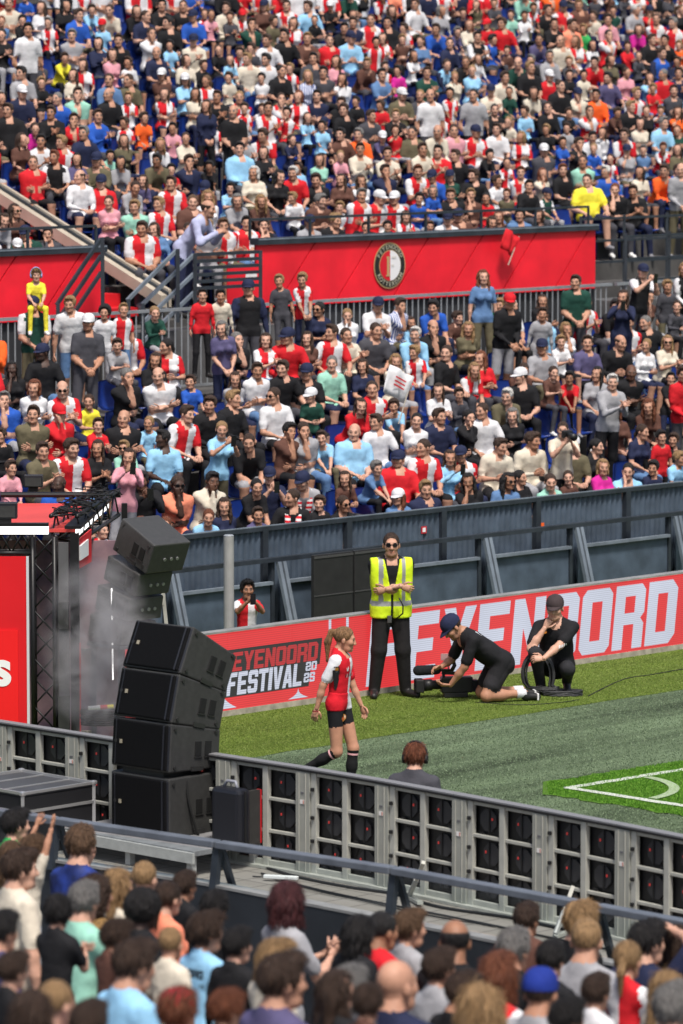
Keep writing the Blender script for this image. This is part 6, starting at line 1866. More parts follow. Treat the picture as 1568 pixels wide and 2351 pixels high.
# the rest of the upper tier as one mass
SV, SF, SMI, SMATS, nb_v = [], [], [], [], 0
midx = {}
def mid(m):
    if m.name not in midx:
        midx[m.name] = len(SMATS); SMATS.append(m)
    return midx[m.name]
cap_arr = (np.array([v.co[:] for v in CAP_ME.vertices]), np.array([list(q.vertices) for q in CAP_ME.polygons if len(q.vertices) == 4]))
CF = {}
for loc, face, scl, fa_, mats, style, hr, cap in STUFF:
    key = tuple(sorted(fa_.items()))
    if key not in CF:
        f = figure(**fa_)
        fq = np.array([q for q in f['F'] if len(q) == 4]); zq = np.array([z_ for q, z_ in zip(f['F'], f['Z']) if len(q) == 4])
        CF[key] = (np.array(f['V']), fq, zq, f['head'])
    V, Fq, Zq, HMt = CF[key]
    Rz = rotm((0, 0, 1), face + math.pi / 2)
    parts = [(V, Fq, np.array([mid(m) for m in mats])[Zq])]
    if style and style != 'none':
        hp, hf = hair_mesh(style, 0.021)
        parts.append((hp @ HMt[:3, :3].T + HMt[:3, 3], hf, np.full(len(hf), mid(hairm(hr)))))
    if cap is not None:
        parts.append((cap_arr[0] @ HMt[:3, :3].T + HMt[:3, 3], cap_arr[1], np.full(len(cap_arr[1]), mid(cap))))
    for v_, f_, m_ in parts:
        SV.append((v_ * scl) @ Rz.T + loc); SF.append(f_ + nb_v); SMI.append(m_); nb_v += len(v_)
def quad_mesh(name, V, Fq, MI, mats):
    me = bpy.data.meshes.new(name)
    me.vertices.add(len(V)); me.vertices.foreach_set('co', V.astype(np.float32).ravel())
    me.loops.add(len(Fq) * 4); me.loops.foreach_set('vertex_index', Fq.astype(np.int32).ravel())
    me.polygons.add(len(Fq)); me.polygons.foreach_set('loop_start', np.arange(0, len(Fq) * 4, 4, dtype=np.int32))
    for m in mats: me.materials.append(m)
    me.polygons.foreach_set('material_index', MI.astype(np.int32)); me.polygons.foreach_set('use_smooth', np.ones(len(Fq), bool))
    me.update(calc_edges=True); me.validate()
    return me
if SV:
    me = quad_mesh('crowd', np.concatenate(SV), np.concatenate(SF), np.concatenate(SMI), SMATS)
    tag(obj('crowd', me), 'dense seated crowd filling the higher rows of the upper tier', 'crowd', kind='stuff')
# ---------------------------------------------------------------- seats
seat_blue = new_mat('seat_blue', (0.008, 0.030, 0.19), 0.4, noise=0.15, nscale=6)
def seat_shape():
    m = MB()
    n = 6
    V = []
    prof = [(-0.19, 0.415), (-0.20, 0.43), (-0.05, 0.415), (0.12, 0.42), (0.19, 0.46), (0.225, 0.60), (0.245, 0.76), (0.24, 0.785)]
    for (y, z) in prof:
        for k in range(n):
            f = k / (n - 1) * 2 - 1
            wv_ = 0.215 - (0.03 if z > 0.7 else 0.0)
            V.append((f * wv_, y + 0.02 * (f * f) * (-1 if z > 0.5 else 0), z + 0.018 * f * f * (1 if z < 0.5 else -0.8)))
    Fc = [(i * n + k, i * n + k + 1, (i + 1) * n + k + 1, (i + 1) * n + k) for i in range(len(prof) - 1) for k in range(n - 1)]
    o = len(V)
    V2 = [(x, y + 0.018, z - 0.018) for x, y, z in V]
    m.add(V, Fc); m.add(V2, [q[::-1] for q in Fc])
    rim = [k for k in range(n)] + [i * n + n - 1 for i in range(1, len(prof))] + [(len(prof) - 1) * n + k for k in range(n - 2, -1, -1)] + [i * n for i in range(len(prof) - 2, 0, -1)]
    m.f += [(a, b, b + o, a + o) for a, b in zip(rim, rim[1:] + rim[:1])]; m.mi += [0] * len(rim)
    m.bar((-0.1, 0.05, 0.40), (-0.1, 0.05, 0.0), 0.03, 0.03, up=(1, 0, 0)); m.bar((0.1, 0.05, 0.40), (0.1, 0.05, 0.0), 0.03, 0.03, up=(1, 0, 0))
    return m
SEAT = seat_shape(); SEAT_ME = SEAT.mesh('stadium_seat', True); SEAT_ME.materials.append(seat_blue)
seat_places = [(r, p_t, lb) for (r, p_t), lb in seat_label.items()]
emp = {}
for r, t in EMPTY:
    near = [p for p in people if p['row'] == r and 'where' in p]
    k = emp.get(r, 0); emp[r] = k + 1
    w = min(near, key=lambda p: abs(p['t'] - t))['where'] if near else 'row'
    seat_places.append((r, t, 'empty blue seat %s gap, near the person %s' % (ORD[k], w)))
seat_places.sort(key=lambda q: (q[0], q[1]))
SB = MB(); ns = 0
for r, t, lb in seat_places:
    n, z, tier = ROWS[r]
    px, py, _ = proj(S(t, n, z + 0.5))
    if not (-20 < px < 1590) or py < -40: continue
    ns += 1
    loc = S(t, n + 0.02, z)
    if ns <= 298:
        o = bpy.data.objects.new('stadium_seat', SEAT_ME); COL.objects.link(o)
        o.location = tuple(loc); o.rotation_euler = (0, 0, STAND_A)
        tag(o, lb, 'seat', 'blue seats of the far stand')
    else:
        Vv = np.array(SEAT.v) @ rotm((0, 0, 1), STAND_A).T + loc
        SB.add(Vv, SEAT.f)
if SB.v:
    tag(SB.build('upper_tier_seats', seat_blue, None, smooth=True), 'blue plastic seats of the higher rows of the upper tier', 'seats', kind='stuff')
print([sum(1 for p in people if p['row'] == r) for r in range(len(ROWS))])
print('PEOPLE', len(people), 'single', HEAD_COUNT, 'mass', len(STUFF), 'seats', ns, 'figs', len(FIGS))
# ---------------------------------------------------------------- the people on the turf
black_m = cloth('K')
def hero(name_label, loc, face, scl, figkw, mats, hair, hairc, cap=None, glasses=False, cat='person', hh=0.008):
    f = figure(**figkw)
    me = fig_mesh(f, 'person')
    for _ in range(14): me.materials.append(None)
    o = bpy.data.objects.new('person', me); COL.objects.link(o)
    o.location = tuple(map(float, loc)); o.rotation_euler = (0, 0, face + math.pi / 2); o.scale = (scl, scl, scl)
    set_slots(o, mats)
    if hair: child_at('hair', hair_data(hair, hh), o, f['head'], hairm(hairc))
    if cap is not None: child_at('cap', CAP_ME, o, f['head'], cap)
    if glasses: child_at('sunglasses', GLASS_ME, o, f['head'])
    tag(o, name_label, cat)
    return o, f
def local_frame(f):
    hip, LM, X, Fd, Ud = f['frame']
    return hip, X, Fd, Ud
# security guard in a hi-vis vest
tattoo = new_mat('tattooed_skin', (0.40, 0.23, 0.17), 0.55, noise=0.75, nscale=26)
mats = outfit(black_m, black_m, black_m, black_m, cloth_mat('trousers', (0.014, 0.013, 0.014)), 0, 'b', False, False, True, 1)
mats[EXTRA] = tattoo
go, gf = hero('guard in yellow hi-vis vest, sunglasses, arms crossed before the LED board', G(897, 1601), R(-84), 1.055,
    dict(pose='cross', stand=True, build='m', yaw=-4, pitch=-2, h=0.0135, hh=0.0072, custom=dict(hs=1.05, foreR=EXTRA, slv=0.78, hem=-0.05, curl=0.6, slim=1.16, wd=1.12, hdir=[(1, -0.1, -0.35), (-1, 0.2, -0.25)], hnrm=[(0, -1, 0), (0, -1, 0)],
         legs=[((-0.125, -0.03, 0.49), (-0.165, 0.03, 0.085), (-0.19, -0.15, 0.035)), ((0.12, -0.02, 0.49), (0.155, 0.04, 0.085), (0.26, -0.10, 0.035))])),
    mats, 'buzz', 'b', None, True)
hip, X, Fd, Ud = local_frame(gf)
def vclip(Q):
    W = Q - hip; lz = W @ Ud; x = W @ X; f_ = W @ Fd
    lo_ = -0.10 - lz; hi_ = lz - 0.505
    side = np.abs(x) - 0.215
    opening = np.where((f_ > 0.0), np.maximum(0.010 + np.clip(lz - 0.16, 0, 1) * 0.20 - np.abs(x), -0.5), -0.5)
    neckh = 0.075 - np.sqrt(x * x + (f_ + 0.01) ** 2) + np.where(lz > 0.44, 0, -9)
    return np.maximum(np.maximum(np.maximum(lo_, hi_), side), np.maximum(opening, neckh))
def vzone(C, Z):
    W = C - hip; lz = W @ Ud; x = np.abs(W @ X)
    band = (np.abs(lz - 0.055) < 0.024) | ((np.abs(x - 0.115) < 0.020) & (lz > 0.055))
    return np.where(band, 1, 0)
P, Fq, Z = garment(gf, (TOPR, SLVR, SLVL, THIGH), 0.022, 0.0125, vclip, vzone)
hv = new_mat('hi_vis', (0.62, 0.80, 0.015), 0.7, noise=0.12, nscale=9, bump=0.4, bscale=14); rf = new_mat('reflective_band', (0.34, 0.34, 0.34), 0.4, metal=0.2)
obj('vest', raw_mesh('vest', P, Fq, Z, [hv, rf]), None, go)
mm = MB(); c0 = hip + Ud * -0.10 + Fd * 0.15 - X * 0.03
mm.box(c0, (0.045, 0.02, 0.075)); mm.build('radio', new_mat('radio_grey', (0.06, 0.06, 0.06), 0.5), go, bevel=0.005)
mm = MB(); mm.tube([hip + Fd * 0.20 + X * 0.06 + Ud * 0.13, hip + Fd * 0.21 + X * 0.10 + Ud * 0.05, hip + Fd * 0.20 + X * 0.10 - Ud * 0.03, hip + Fd * 0.17 + X * 0.04 - Ud * 0.09], 0.008, 8); mm.build('radio_cord', rubber, go, smooth=True)

# the player walking past the near board
pr = cloth_mat('jersey_red', (0.58, 0.010, 0.022)); pw = cloth_mat('jersey_white', (0.68, 0.68, 0.71)); sock = cloth_mat('sock_black', (0.010, 0.010, 0.011))
tan = new_mat('skin_tan', (0.47, 0.235, 0.15), 0.5, noise=0.08, nscale=20, spec=0.4)
mats = outfit(pr, pw, pr, pw, black_m, 0, 'l')
for i_ in (SKIN, FORE, BEARD): mats[i_] = tan
mats[SHIN] = sock; mats[SHOE] = new_mat('boot_white', (0.7, 0.62, 0.62), 0.5)
plo, pf = hero('player in red and white halved shirt, black shorts and socks, walking', G(777, 1831), R(-24), 0.955,
    dict(pose='side', stand=True, build='f', yaw=20, pitch=10, h=0.0125, hh=0.0070, custom=dict(boxy=1, wd=0.98, pelv=0.86, hs=1.05, bare=0.46, slv=0.70, hem=-0.05, lean=3, curl=0.5, slim=1.02, twist=4,
         hands=[(-0.215, 0.15, 0.86), (0.205, -0.16, 0.87)], poles=[(-0.4, 0.9, -0.2), (0.4, 0.9, -0.2)], hnrm=[(-1, -0.2, 0), (1, -0.2, 0)],
         legs=[((-0.085, -0.02, 0.465), (-0.09, 0.33, 0.265), (-0.095, 0.425, 0.125)), ((0.085, -0.12, 0.485), (0.085, -0.085, 0.085), (0.105, -0.265, 0.035))])),
    mats, 'pony', 'h', hh=0.0091)
hip, X, Fd, Ud = local_frame(pf)
# loose shirt hem over the shorts
def jclip(Q):
    W = Q - hip; lz = W @ Ud
    return np.maximum(-0.06 - lz, lz - 0.12)
def jzone(C, Z): return np.where((C - hip) @ X > 0, 1, 0)
P, Fq, Z = garment(pf, (TOPR, THIGH), 0.005, 0.0115, jclip, jzone)
obj('shirt_hem', raw_mesh('shirt_hem', P, Fq, Z, [pr, pw]), None, plo)
dk_m = new_mat('print_black', (0.012, 0.012, 0.014), 0.6); wh_m = new_mat('print_white', (0.72, 0.72, 0.74), 0.6); gd_m = new_mat('print_gold', (0.5, 0.22, 0.04), 0.6)
view = unit(-Fd * 0.55 + X * 0.83)               # from the lens on to her right front
rect = lambda a, b, w, h: [(a - w / 2, b - h / 2), (a + w / 2, b - h / 2), (a + w / 2, b + h / 2), (a - w / 2, b + h / 2)]
try:
    shR_ = hip - X * 0.145 + Ud * 0.43
    decal(pf, plo, 'sleeve_badge', shR_ - Ud * 0.08 - X * 0.3 + Fd * 0.10, unit(X * 0.95 - Fd * 0.25), [(rect(0, 0, 0.055, 0.075), 0), (rect(0, 0.012, 0.03, 0.03), 1), (rect(0, -0.022, 0.02, 0.016), 2)], [dk_m, gd_m, wh_m])
    decal(pf, plo, 'wing_logo', hip - X * 0.060 + Ud * 0.36 + Fd * 0.4, -Fd, [([(-0.028, 0.02), (-0.012, -0.008), (0.002, 0.024), (0.010, -0.004), (0.030, 0.010), (0.008, -0.026), (-0.014, -0.026)], 0)], [wh_m])
    decal(pf, plo, 'sponsor_print', hip - X * 0.005 + Ud * 0.29 + Fd * 0.4, -Fd, [(rect(-0.075 + 0.021 * k, 0, 0.013, 0.026 + 0.012 * (k % 2)), k % 2) for k in range(8)], [dk_m, new_mat('print_grey', (0.4, 0.4, 0.42), 0.6)])
    decal(pf, plo, 'shirt_crest', hip + X * 0.065 + Ud * 0.37 + Fd * 0.4, -Fd, [([(0.018 * math.cos(a), 0.018 * math.sin(a)) for a in np.linspace(0, 6.28, 11)[:-1]], 0)], [gd_m])
    sc_ = hip - Ud * 0.13 + Fd * 0.05
    decal(pf, plo, 'shorts_crest', sc_ - view * 0.4 , view, [([(0.034 * math.cos(a), 0.034 * math.sin(a)) for a in np.linspace(0, 6.28, 17)[:-1]], 2), ([(0.026 * math.cos(a), 0.026 * math.sin(a)) for a in np.linspace(math.pi / 2, 1.5 * math.pi, 9)], 0), ([(0.026 * math.cos(a), 0.026 * math.sin(a)) for a in np.linspace(-math.pi / 2, math.pi / 2, 9)], 1)], [cred, wh_m, gd_m])
    # black panel under the arm
    decal(pf, plo, 'side_panel', hip - X * 0.4 + Ud * 0.25 + Fd * 0.02, X, [([(-0.02, 0.10), (0.03, 0.10), (0.022, 0.0), (0.0, -0.09), (-0.02, -0.10)], 0)], [dk_m])
    mm = MB()
    kn, an = np.array([0.085, -0.12, 0.485]), np.array([0.085, -0.085, 0.085])
    sp = kn + (an - kn) * 0.74
    for pts in ([(-0.02, -0.03), (-0.02, 0.03), (-0.008, 0.03), (-0.008, -0.03)], [(-0.008, 0.03), (0.022, 0.03), (0.022, 0.019), (-0.008, 0.019)], [(-0.008, 0.008), (0.014, 0.008), (0.014, -0.003), (-0.008, -0.003)], [(-0.026, -0.03), (-0.026, -0.036), (0.0, -0.036), (0.0, -0.03)]):
        decal(pf, plo, 'sock_letter', sp - view * 0.3, view, [(pts, 0)], [wh_m])
except Exception as ex:
    print('decal', ex)
for kn, an, r_ in (((-0.085, -0.02, 0.465), (-0.09, 0.33, 0.265), 0.052), ((0.085, -0.12, 0.485), (0.085, -0.085, 0.085), 0.052)):
    kn, an = np.array(kn), np.array(an); d = unit(an - kn); c_ = kn + d * 0.055
    mm = MB(); mm.tube([c_ - d * 0.009, c_ + d * 0.009], [r_ * 1.06, r_ * 1.06], 18, cap=False); mm.build('sock_band', new_mat('sock_pink', (0.68, 0.36, 0.38), 0.8), plo, smooth=True)
mm = MB(); w_ = np.array([-0.215, 0.15, 0.86]); mm.tube([w_ + [0, 0, 0.005], w_ + [0, 0, 0.02]], 0.03, 12, cap=False); mm.build('wristband', new_mat('band_red', (0.2, 0.02, 0.02), 0.7), plo, smooth=True)

# cameraman on his knees
mats = outfit(black_m, black_m, black_m, black_m, cloth_mat('cargo', (0.020, 0.019, 0.022)), 2, 'b', False, True, True, 1)
cmo, cf = hero('kneeling cameraman in black shirt, shorts and navy cap bending over his camera', G(1148, 1608), R(196), 1.04,
    dict(pose='lap', stand=False, build='m', yaw=4, pitch=30, h=0.0135, hh=0.0072, shorts=True, custom=dict(hs=1.05, hip=(0, 0.0, 0.40), lean=54, hem=-0.03, slv=0.76, wd=1.22, slim=1.08, shortcut=0.66, curl=[0.75, 0.55],
         legs=[((-0.13, -0.16, 0.075), (-0.10, 0.27, 0.085), (-0.10, 0.40, 0.045)), ((0.16, -0.20, 0.075), (0.14, 0.22, 0.085), (0.14, 0.36, 0.045))],
         hands=[(-0.10, -0.60, 0.36), (0.08, -0.56, 0.19)], poles=[(-0.8, 0.1, -0.5), (0.8, 0.3, -0.5)], hdir=[(0.1, -1, -0.2), (-0.2, -1, 0.05)], hnrm=[(-0.6, 0, 0.8), (0.3, 0, -1)])),
    mats, 'buzz', 'b', cloth('N'))
hip, X, Fd, Ud = local_frame(cf)
for a_ in range(9):
    try: decal(cf, cmo, 'back_print', hip + Ud * (0.40 - 0.0) - Fd * 0.5 + X * (-0.10 + 0.025 * a_), Fd, [(rect(0, 0, 0.017, 0.05 + 0.015 * (a_ % 3)), 0)], [wh_m], up=Ud)
    except Exception: pass
for sx_ in (-0.10, 0.14):
    mm = MB(); y0 = 0.27 if sx_ < 0 else 0.22
    mm.tube([(sx_, y0 - 0.09, 0.080), (sx_, y0 + 0.01, 0.085)], [0.050, 0.046], 10); mm.build('sock', pw, cmo, smooth=True)
    mm = MB(); mm.box((sx_, y0 + 0.135, 0.045), (0.085, 0.02, 0.075)); mm.build('shoe_sole', SHOES[0], cmo, bevel=0.008)
# broadcast camera low on the turf
bc = tag(empty('broadcast_camera', G(1035, 1602), R(180 + 8)), 'black broadcast camera with furry microphone held low over the turf', 'camera')
cam_blk = new_mat('camera_black', (0.014, 0.014, 0.015), 0.45, noise=0.2, nscale=14)
mm = MB(); mm.box((-0.06, 0, 0.145), (0.34, 0.13, 0.17)); mm.build('body', cam_blk, bc, bevel=0.012)
mm = MB(); mm.box((-0.24, 0, 0.13), (0.10, 0.11, 0.13)); mm.build('battery', spk_chamf, bc, bevel=0.01)
mm = MB(); mm.tube([(0.10, 0, 0.145), (0.20, 0, 0.145), (0.21, 0, 0.145), (0.30, 0, 0.14)], [0.05, 0.05, 0.062, 0.065], 16); mm.build('lens', cam_blk, bc, smooth=True)
mm = MB(); mm.box((0.345, 0, 0.14), (0.09, 0.17, 0.14)); mm.build('lens_hood', rubber, bc, bevel=0.01)
mm = MB(); mm.box((0.392, 0, 0.14), (0.004, 0.13, 0.10)); mm.build('lens_glass', new_mat('lens_glass', (0.01, 0.012, 0.02), 0.08, spec=0.8), bc)
bm = Body(); bm.cap((0.16, 0.02, 0.31), (0.36, 0.02, 0.305), 0.052, 0.056, 0)
P, Fq, _ = bm.mesh(0.012, lambda Q: 0.004 * np.sin(160 * Q[..., 0]) * np.sin(150 * Q[..., 1]) * np.sin(170 * Q[..., 2]), half=False)
obj('microphone', raw_mesh('microphone', P, Fq, None, [new_mat('mic_fur', (0.012, 0.014, 0.018), 0.95, bump=1.0, bscale=160)]), None, bc)
mm = MB(); mm.tube([(-0.02, 0.02, 0.30), (0.18, 0.02, 0.31)], 0.014, 8); mm.bar((-0.12, 0, 0.26), (0.10, 0, 0.275), 0.03, 0.035); mm.bar((-0.10, 0, 0.22), (-0.10, 0, 0.27), 0.03, 0.03, up=(0, 1, 0)); mm.bar((0.08, 0, 0.22), (0.08, 0, 0.28), 0.03, 0.03, up=(0, 1, 0)); mm.build('top_handle', cam_blk, bc)
mm = MB(); mm.box((0.06, -0.03, 0.44), (0.09, 0.02, 0.07)); mm.tube([(0.02, 0, 0.28), (0.04, -0.02, 0.41)], 0.008, 6); mm.build('monitor', new_mat('monitor_pale', (0.45, 0.28, 0.28), 0.3), bc)
mm = MB(); mm.tube([(0.0, 0.05, 0.30), (-0.03, 0.06, 0.36), (-0.02, 0.03, 0.40)], 0.022, 8); mm.build('hand_grip', cam_blk, bc, smooth=True)
mm = MB(); mm.box((-0.05, 0, 0.035), (0.26, 0.11, 0.05)); mm.build('base_plate', spk_metal, bc, bevel=0.006)

# assistant squatting with a coil of cable
mats = outfit(black_m, black_m, black_m, black_m, cloth_mat('work_trousers', (0.022, 0.022, 0.025)), 1, 'b', False, False, False, 1)
aso, af = hero('squatting assistant in black T-shirt and dark cap, hand at his chin', G(1272, 1590), R(-97), 1.06,
    dict(pose='chin', stand=False, build='m', yaw=-8, pitch=4, h=0.0135, hh=0.0072, custom=dict(hs=1.04, hip=(0.02, 0.06, 0.27), lean=16, slv=0.74, wd=1.12, hem=-0.02, curl=[1.0, 0.85],
         legs=[((-0.17, -0.30, 0.44), (-0.13, -0.07, 0.085), (-0.15, -0.25, 0.035)), ((0.17, -0.36, 0.29), (0.13, 0.0, 0.13), (0.15, -0.16, 0.035))],
         hands=[(-0.085, -0.20, 0.685), (-0.08, -0.42, 0.40)], poles=[(-0.7, -0.3, -0.9), (0.9, 0.1, -0.4)], hdir=[(0.5, 0.15, 0.9), (-0.9, -0.2, 0.0)], hnrm=[(-0.3, -1, 0.1), (0, -0.9, 0.5)])),
    mats, 'buzz', 'b', cloth_mat('cap_brown', (0.05, 0.036, 0.038)))
hip, X, Fd, Ud = local_frame(af)
for a_ in range(5):
    try: decal(af, aso, 'chest_print', hip + Ud * 0.335 + Fd * 0.5 + X * (0.055 + 0.016 * a_), -Fd, [(rect(0, 0, 0.010, 0.026), 0)], [wh_m])
    except Exception: pass
mm = MB(); mm.tube([np.array([-0.095, -0.19, 0.64]), np.array([-0.092, -0.193, 0.66])], 0.031, 12, cap=False); mm.build('wristband', new_mat('band_orange', (0.75, 0.25, 0.03), 0.7), aso, smooth=True)
cc = MB(); rr2 = random.Random(4)
cp = G(1234, 1592)
for k in range(13):
    rx, rz = 0.150 + rr2.uniform(-0.035, 0.035), 0.225 + rr2.uniform(-0.03, 0.03); oy = rr2.uniform(-0.045, 0.045)
    pts = []
    for a in np.linspace(0, 2 * math.pi, 26):
        x = rx * math.cos(a) + 0.03 * oy; z = 0.225 + rz * math.sin(a)
        sag = max(0.0, 0.10 - z)
        pts.append((x + sag * 1.8 + 0.05 * (0.22 - z) * 0.6, oy - 0.35 * (0.22 - z) * 0.4, max(z, 0.018 + 0.006 * k)))
    cc.tube(pts, 0.0085, 6, cap=False)
for k in range(9):
    pts = [(0.26 + (0.20 + rr2.uniform(-0.02, 0.02)) * math.cos(a) , -0.05 + 0.10 * math.sin(a) + rr2.uniform(-0.004, 0.004), 0.012 + 0.006 * k) for a in np.linspace(0, 2 * math.pi, 24)]
    cc.tube(pts, 0.0085, 6, cap=False)
co = tag(cc.build('cable_coil', new_mat('cable_grey', (0.035, 0.036, 0.038), 0.5), None, smooth=True), 'thick coil of dark cable held by the squatting assistant', 'cable coil'); co.location = tuple(cp + np.array([0, -0.15, 0]))
cable(cb([(1350, 1598), (1430, 1560), (1500, 1548), (1600, 1530)]), 0.005, 'thin dark cable trailing over the turf from the coil')
cable(cb([(1090, 1612), (1200, 1618), (1290, 1612), (1330, 1606)]), 0.004, 'thin dark cable lying between cameraman and coil')

# man with headphones behind the near board
mats = outfit(cloth('Z'), cloth('Z'), cloth('Z'), cloth('Z'), cloth('N'), 1, 'r', False, False, False, 1)
hp_ = G(943, 1985, 0.0)
hmo, hf = hero('ginger man with black headphones seen from behind over the near LED board', hp_, R(74), 1.0,
    dict(pose='lap', stand=False, build='m', yaw=6, pitch=4, h=0.015, hh=0.0065, custom=dict(hip=(0, 0, 0.285), lean=14, legs=[((-0.16, -0.40, 0.42), (-0.16, -0.50, 0.085), (-0.18, -0.66, 0.035)), ((0.16, -0.40, 0.42), (0.16, -0.50, 0.085), (0.18, -0.66, 0.035))])), mats, 'mop', 'r')
hs_ = MB()
for s_ in (-1, 1):
    hs_.tube([(s_ * 0.086, 0.01, -0.01), (s_ * 0.116, 0.01, -0.01)], [0.046, 0.042], 14)
hs_.tube([(0.112 * math.cos(a), 0.012, 0.0 + 0.150 * math.sin(a)) for a in np.linspace(0, math.pi, 14)], 0.011, 6)
hme = hs_.mesh('headphones', True); hme.materials.append(None); child_at('headphones', hme, hmo, hf['head'], rubber)
stl = tag(empty('stool', hmo.location), 'low black stool under the headphone man', 'stool')
mm = MB(); mm.box((0, 0, 0.15), (0.36, 0.36, 0.05)); mm.build('seat', spk_body, stl, bevel=0.01)
for a in (-0.15, 0.15):
    for b_ in (-0.15, 0.15):
        mm = MB(); mm.box((a, b_, 0.065), (0.03, 0.03, 0.12)); mm.build('leg', spk_metal, stl)

# boy filming from behind the far board
bt_, bz_ = on_plane(566, 1325, 1.5)
mats = outfit(cloth('R'), cloth('W'), cloth('R'), cloth('W'), cloth('K'), 3, 'k')
byo, bf = hero('boy in red and white halved shirt filming with a phone behind the LED board', S(bt_, 1.5, -0.19), R(-78), 0.80,
    dict(pose='phone', stand=True, build='k', yaw=0, pitch=0, h=0.015, hh=0.0065), mats, 'short', 'k')
add_phone(byo, bf, 'black phone held up by the boy behind the LED board')
# man leaning on the landing rail, and the child on shoulders
lt, lz = on_plane(420, 560, 10.85)
mats = outfit(cloth('L'), cloth('L'), cloth('L'), cloth('L'), cloth('N'), 0, 'b', True, False, True, 1)
lmo, lf = hero('man in pale lilac shirt leaning over the landing rail beside the aisle', S(lt, 10.85, 3.30), R(-22), 1.02, dict(pose='rail', stand=True, build='m', yaw=5, pitch=0, longsl=True, lean=38, h=0.02, hh=0.008), mats, 'bald', 'b')
gm_ = [o for o in bpy.data.objects if o.get('label', '').startswith('person in dark green top') and 'standing' in o.get('label', '') and o.location.x < -3 and o.type == 'MESH']
if gm_:
    m_ = gm_[0]
    mats = outfit(cloth('Y'), cloth('Y'), cloth('Y'), cloth('Y'), cloth('Y'), 1, 'l', False, False)
    kid, kf = hero('small child in yellow with blue ear defenders on the green shirted shoulders', (m_.location.x + 0.02, m_.location.y + 0.06, m_.location.z + 0.96), R(-80), 0.62, dict(pose='lap', stand=False, build='k', yaw=0, h=0.024, hh=0.0085), mats, 'mop', 'l')
    child_at('ear_defenders', hme, kid, kf['head'], new_mat('defender_blue', (0.25, 0.33, 0.62), 0.4))
# photographer's long lens
try:
    po, pf_ = PHOTOG
    W = Matrix.LocRotScale(po.location, po.rotation_euler, po.scale)
    hc = Matrix(pf_['head'].tolist()) @ Vector((0, -0.10, -0.005))
    pc_ = empty('photo_camera'); pc_.matrix_world = W @ Matrix.Translation(hc + Vector(pf_['frame'][3]) * 0.16)
    tag(pc_, 'black camera with long lens raised by the cream shirted standing photographer', 'camera')
    mm = MB(); mm.box((0, 0, 0), (0.15, 0.08, 0.11)); mm.build('body', cam_blk, pc_, bevel=0.01)
    mm = MB(); mm.tube([(0, -0.04, 0), (0, -0.18, 0), (0, -0.26, 0)], [0.04, 0.042, 0.055], 14); mm.build('lens', cam_blk, pc_, smooth=True)
except NameError:
    pass
# flags
def flag(px, py, n, w, h, ang, mat, label, plen):
    t, z = on_plane(px, py, n)
    root = tag(empty('flag', S(t, n, z), STAND_A), label, 'flag')
    mm = MB(); k = 8
    M = rotm((0, 1, 0), ang)
    V = []; Fc = []
    for i in range(k + 1):
        for j in range(5):
            V.append(M @ np.array([(i / k - 0.5) * w, 0.03 * math.sin(i * 1.1 + j * 0.5), (j / 4 - 0.5) * h]))
    Fc = [(i * 5 + j, (i + 1) * 5 + j, (i + 1) * 5 + j + 1, i * 5 + j + 1) for i in range(k) for j in range(4)]
    mm.add(V, Fc); fo_ = mm.build('cloth', mat, root, smooth=True)
    s_ = fo_.modifiers.new('thick', 'SOLIDIFY'); s_.thickness = 0.004
    mm = MB(); a = M @ np.array([w / 2, 0, -plen]); b_ = M @ np.array([w / 2, 0, h / 2 + 0.02]); mm.tube([a, b_], 0.008, 6); mm.build('pole', new_mat('flag_pole', (0.4, 0.36, 0.3), 0.5), root)
    return root
fl_ = flag(914, 882, 5.2, 0.42, 0.36, R(24), cloth('W'), 'white flag with red print waved in the middle of the lower stand', 0.45)
mm = MB(); M_ = rotm((0, 1, 0), R(24))
for q in range(3): mm.box(M_ @ np.array([-0.02, -0.045, 0.06 - 0.05 * q]), (0.20, 0.004, 0.018), 0, M_)
mm.build('print', cloth('R'), fl_)
flag(1170, 556, 10.4, 0.28, 0.30, R(30), cloth('R'), 'small red flag hanging over the long red fascia', 0.3)
# ---------------------------------------------------------------- the near stand and its standing spectators, seen from behind
near_n = E1
Q0 = a0
def near_q(p): return -((np.asarray(p) - Q0) @ near_n)
HZ0, HZS, QF = 1.02, 0.15, 3.6
m = MB()
for k in range(16):
    q = QF - 0.45 + 0.8 * k
    fz = HZ0 + (q + 0.4 - QF) * HZS - 1.62
    c = Q0 - near_n * (q + 0.4) + B2 * 2.0; c[2] = 0
    m.box(c + [0, 0, fz - 1.0], (30, 0.8, 2.0), 0, np.column_stack([B2, near_n, [0, 0, 1.0]]))
tag(m.build('near_terrace', darkcon), kind='structure')
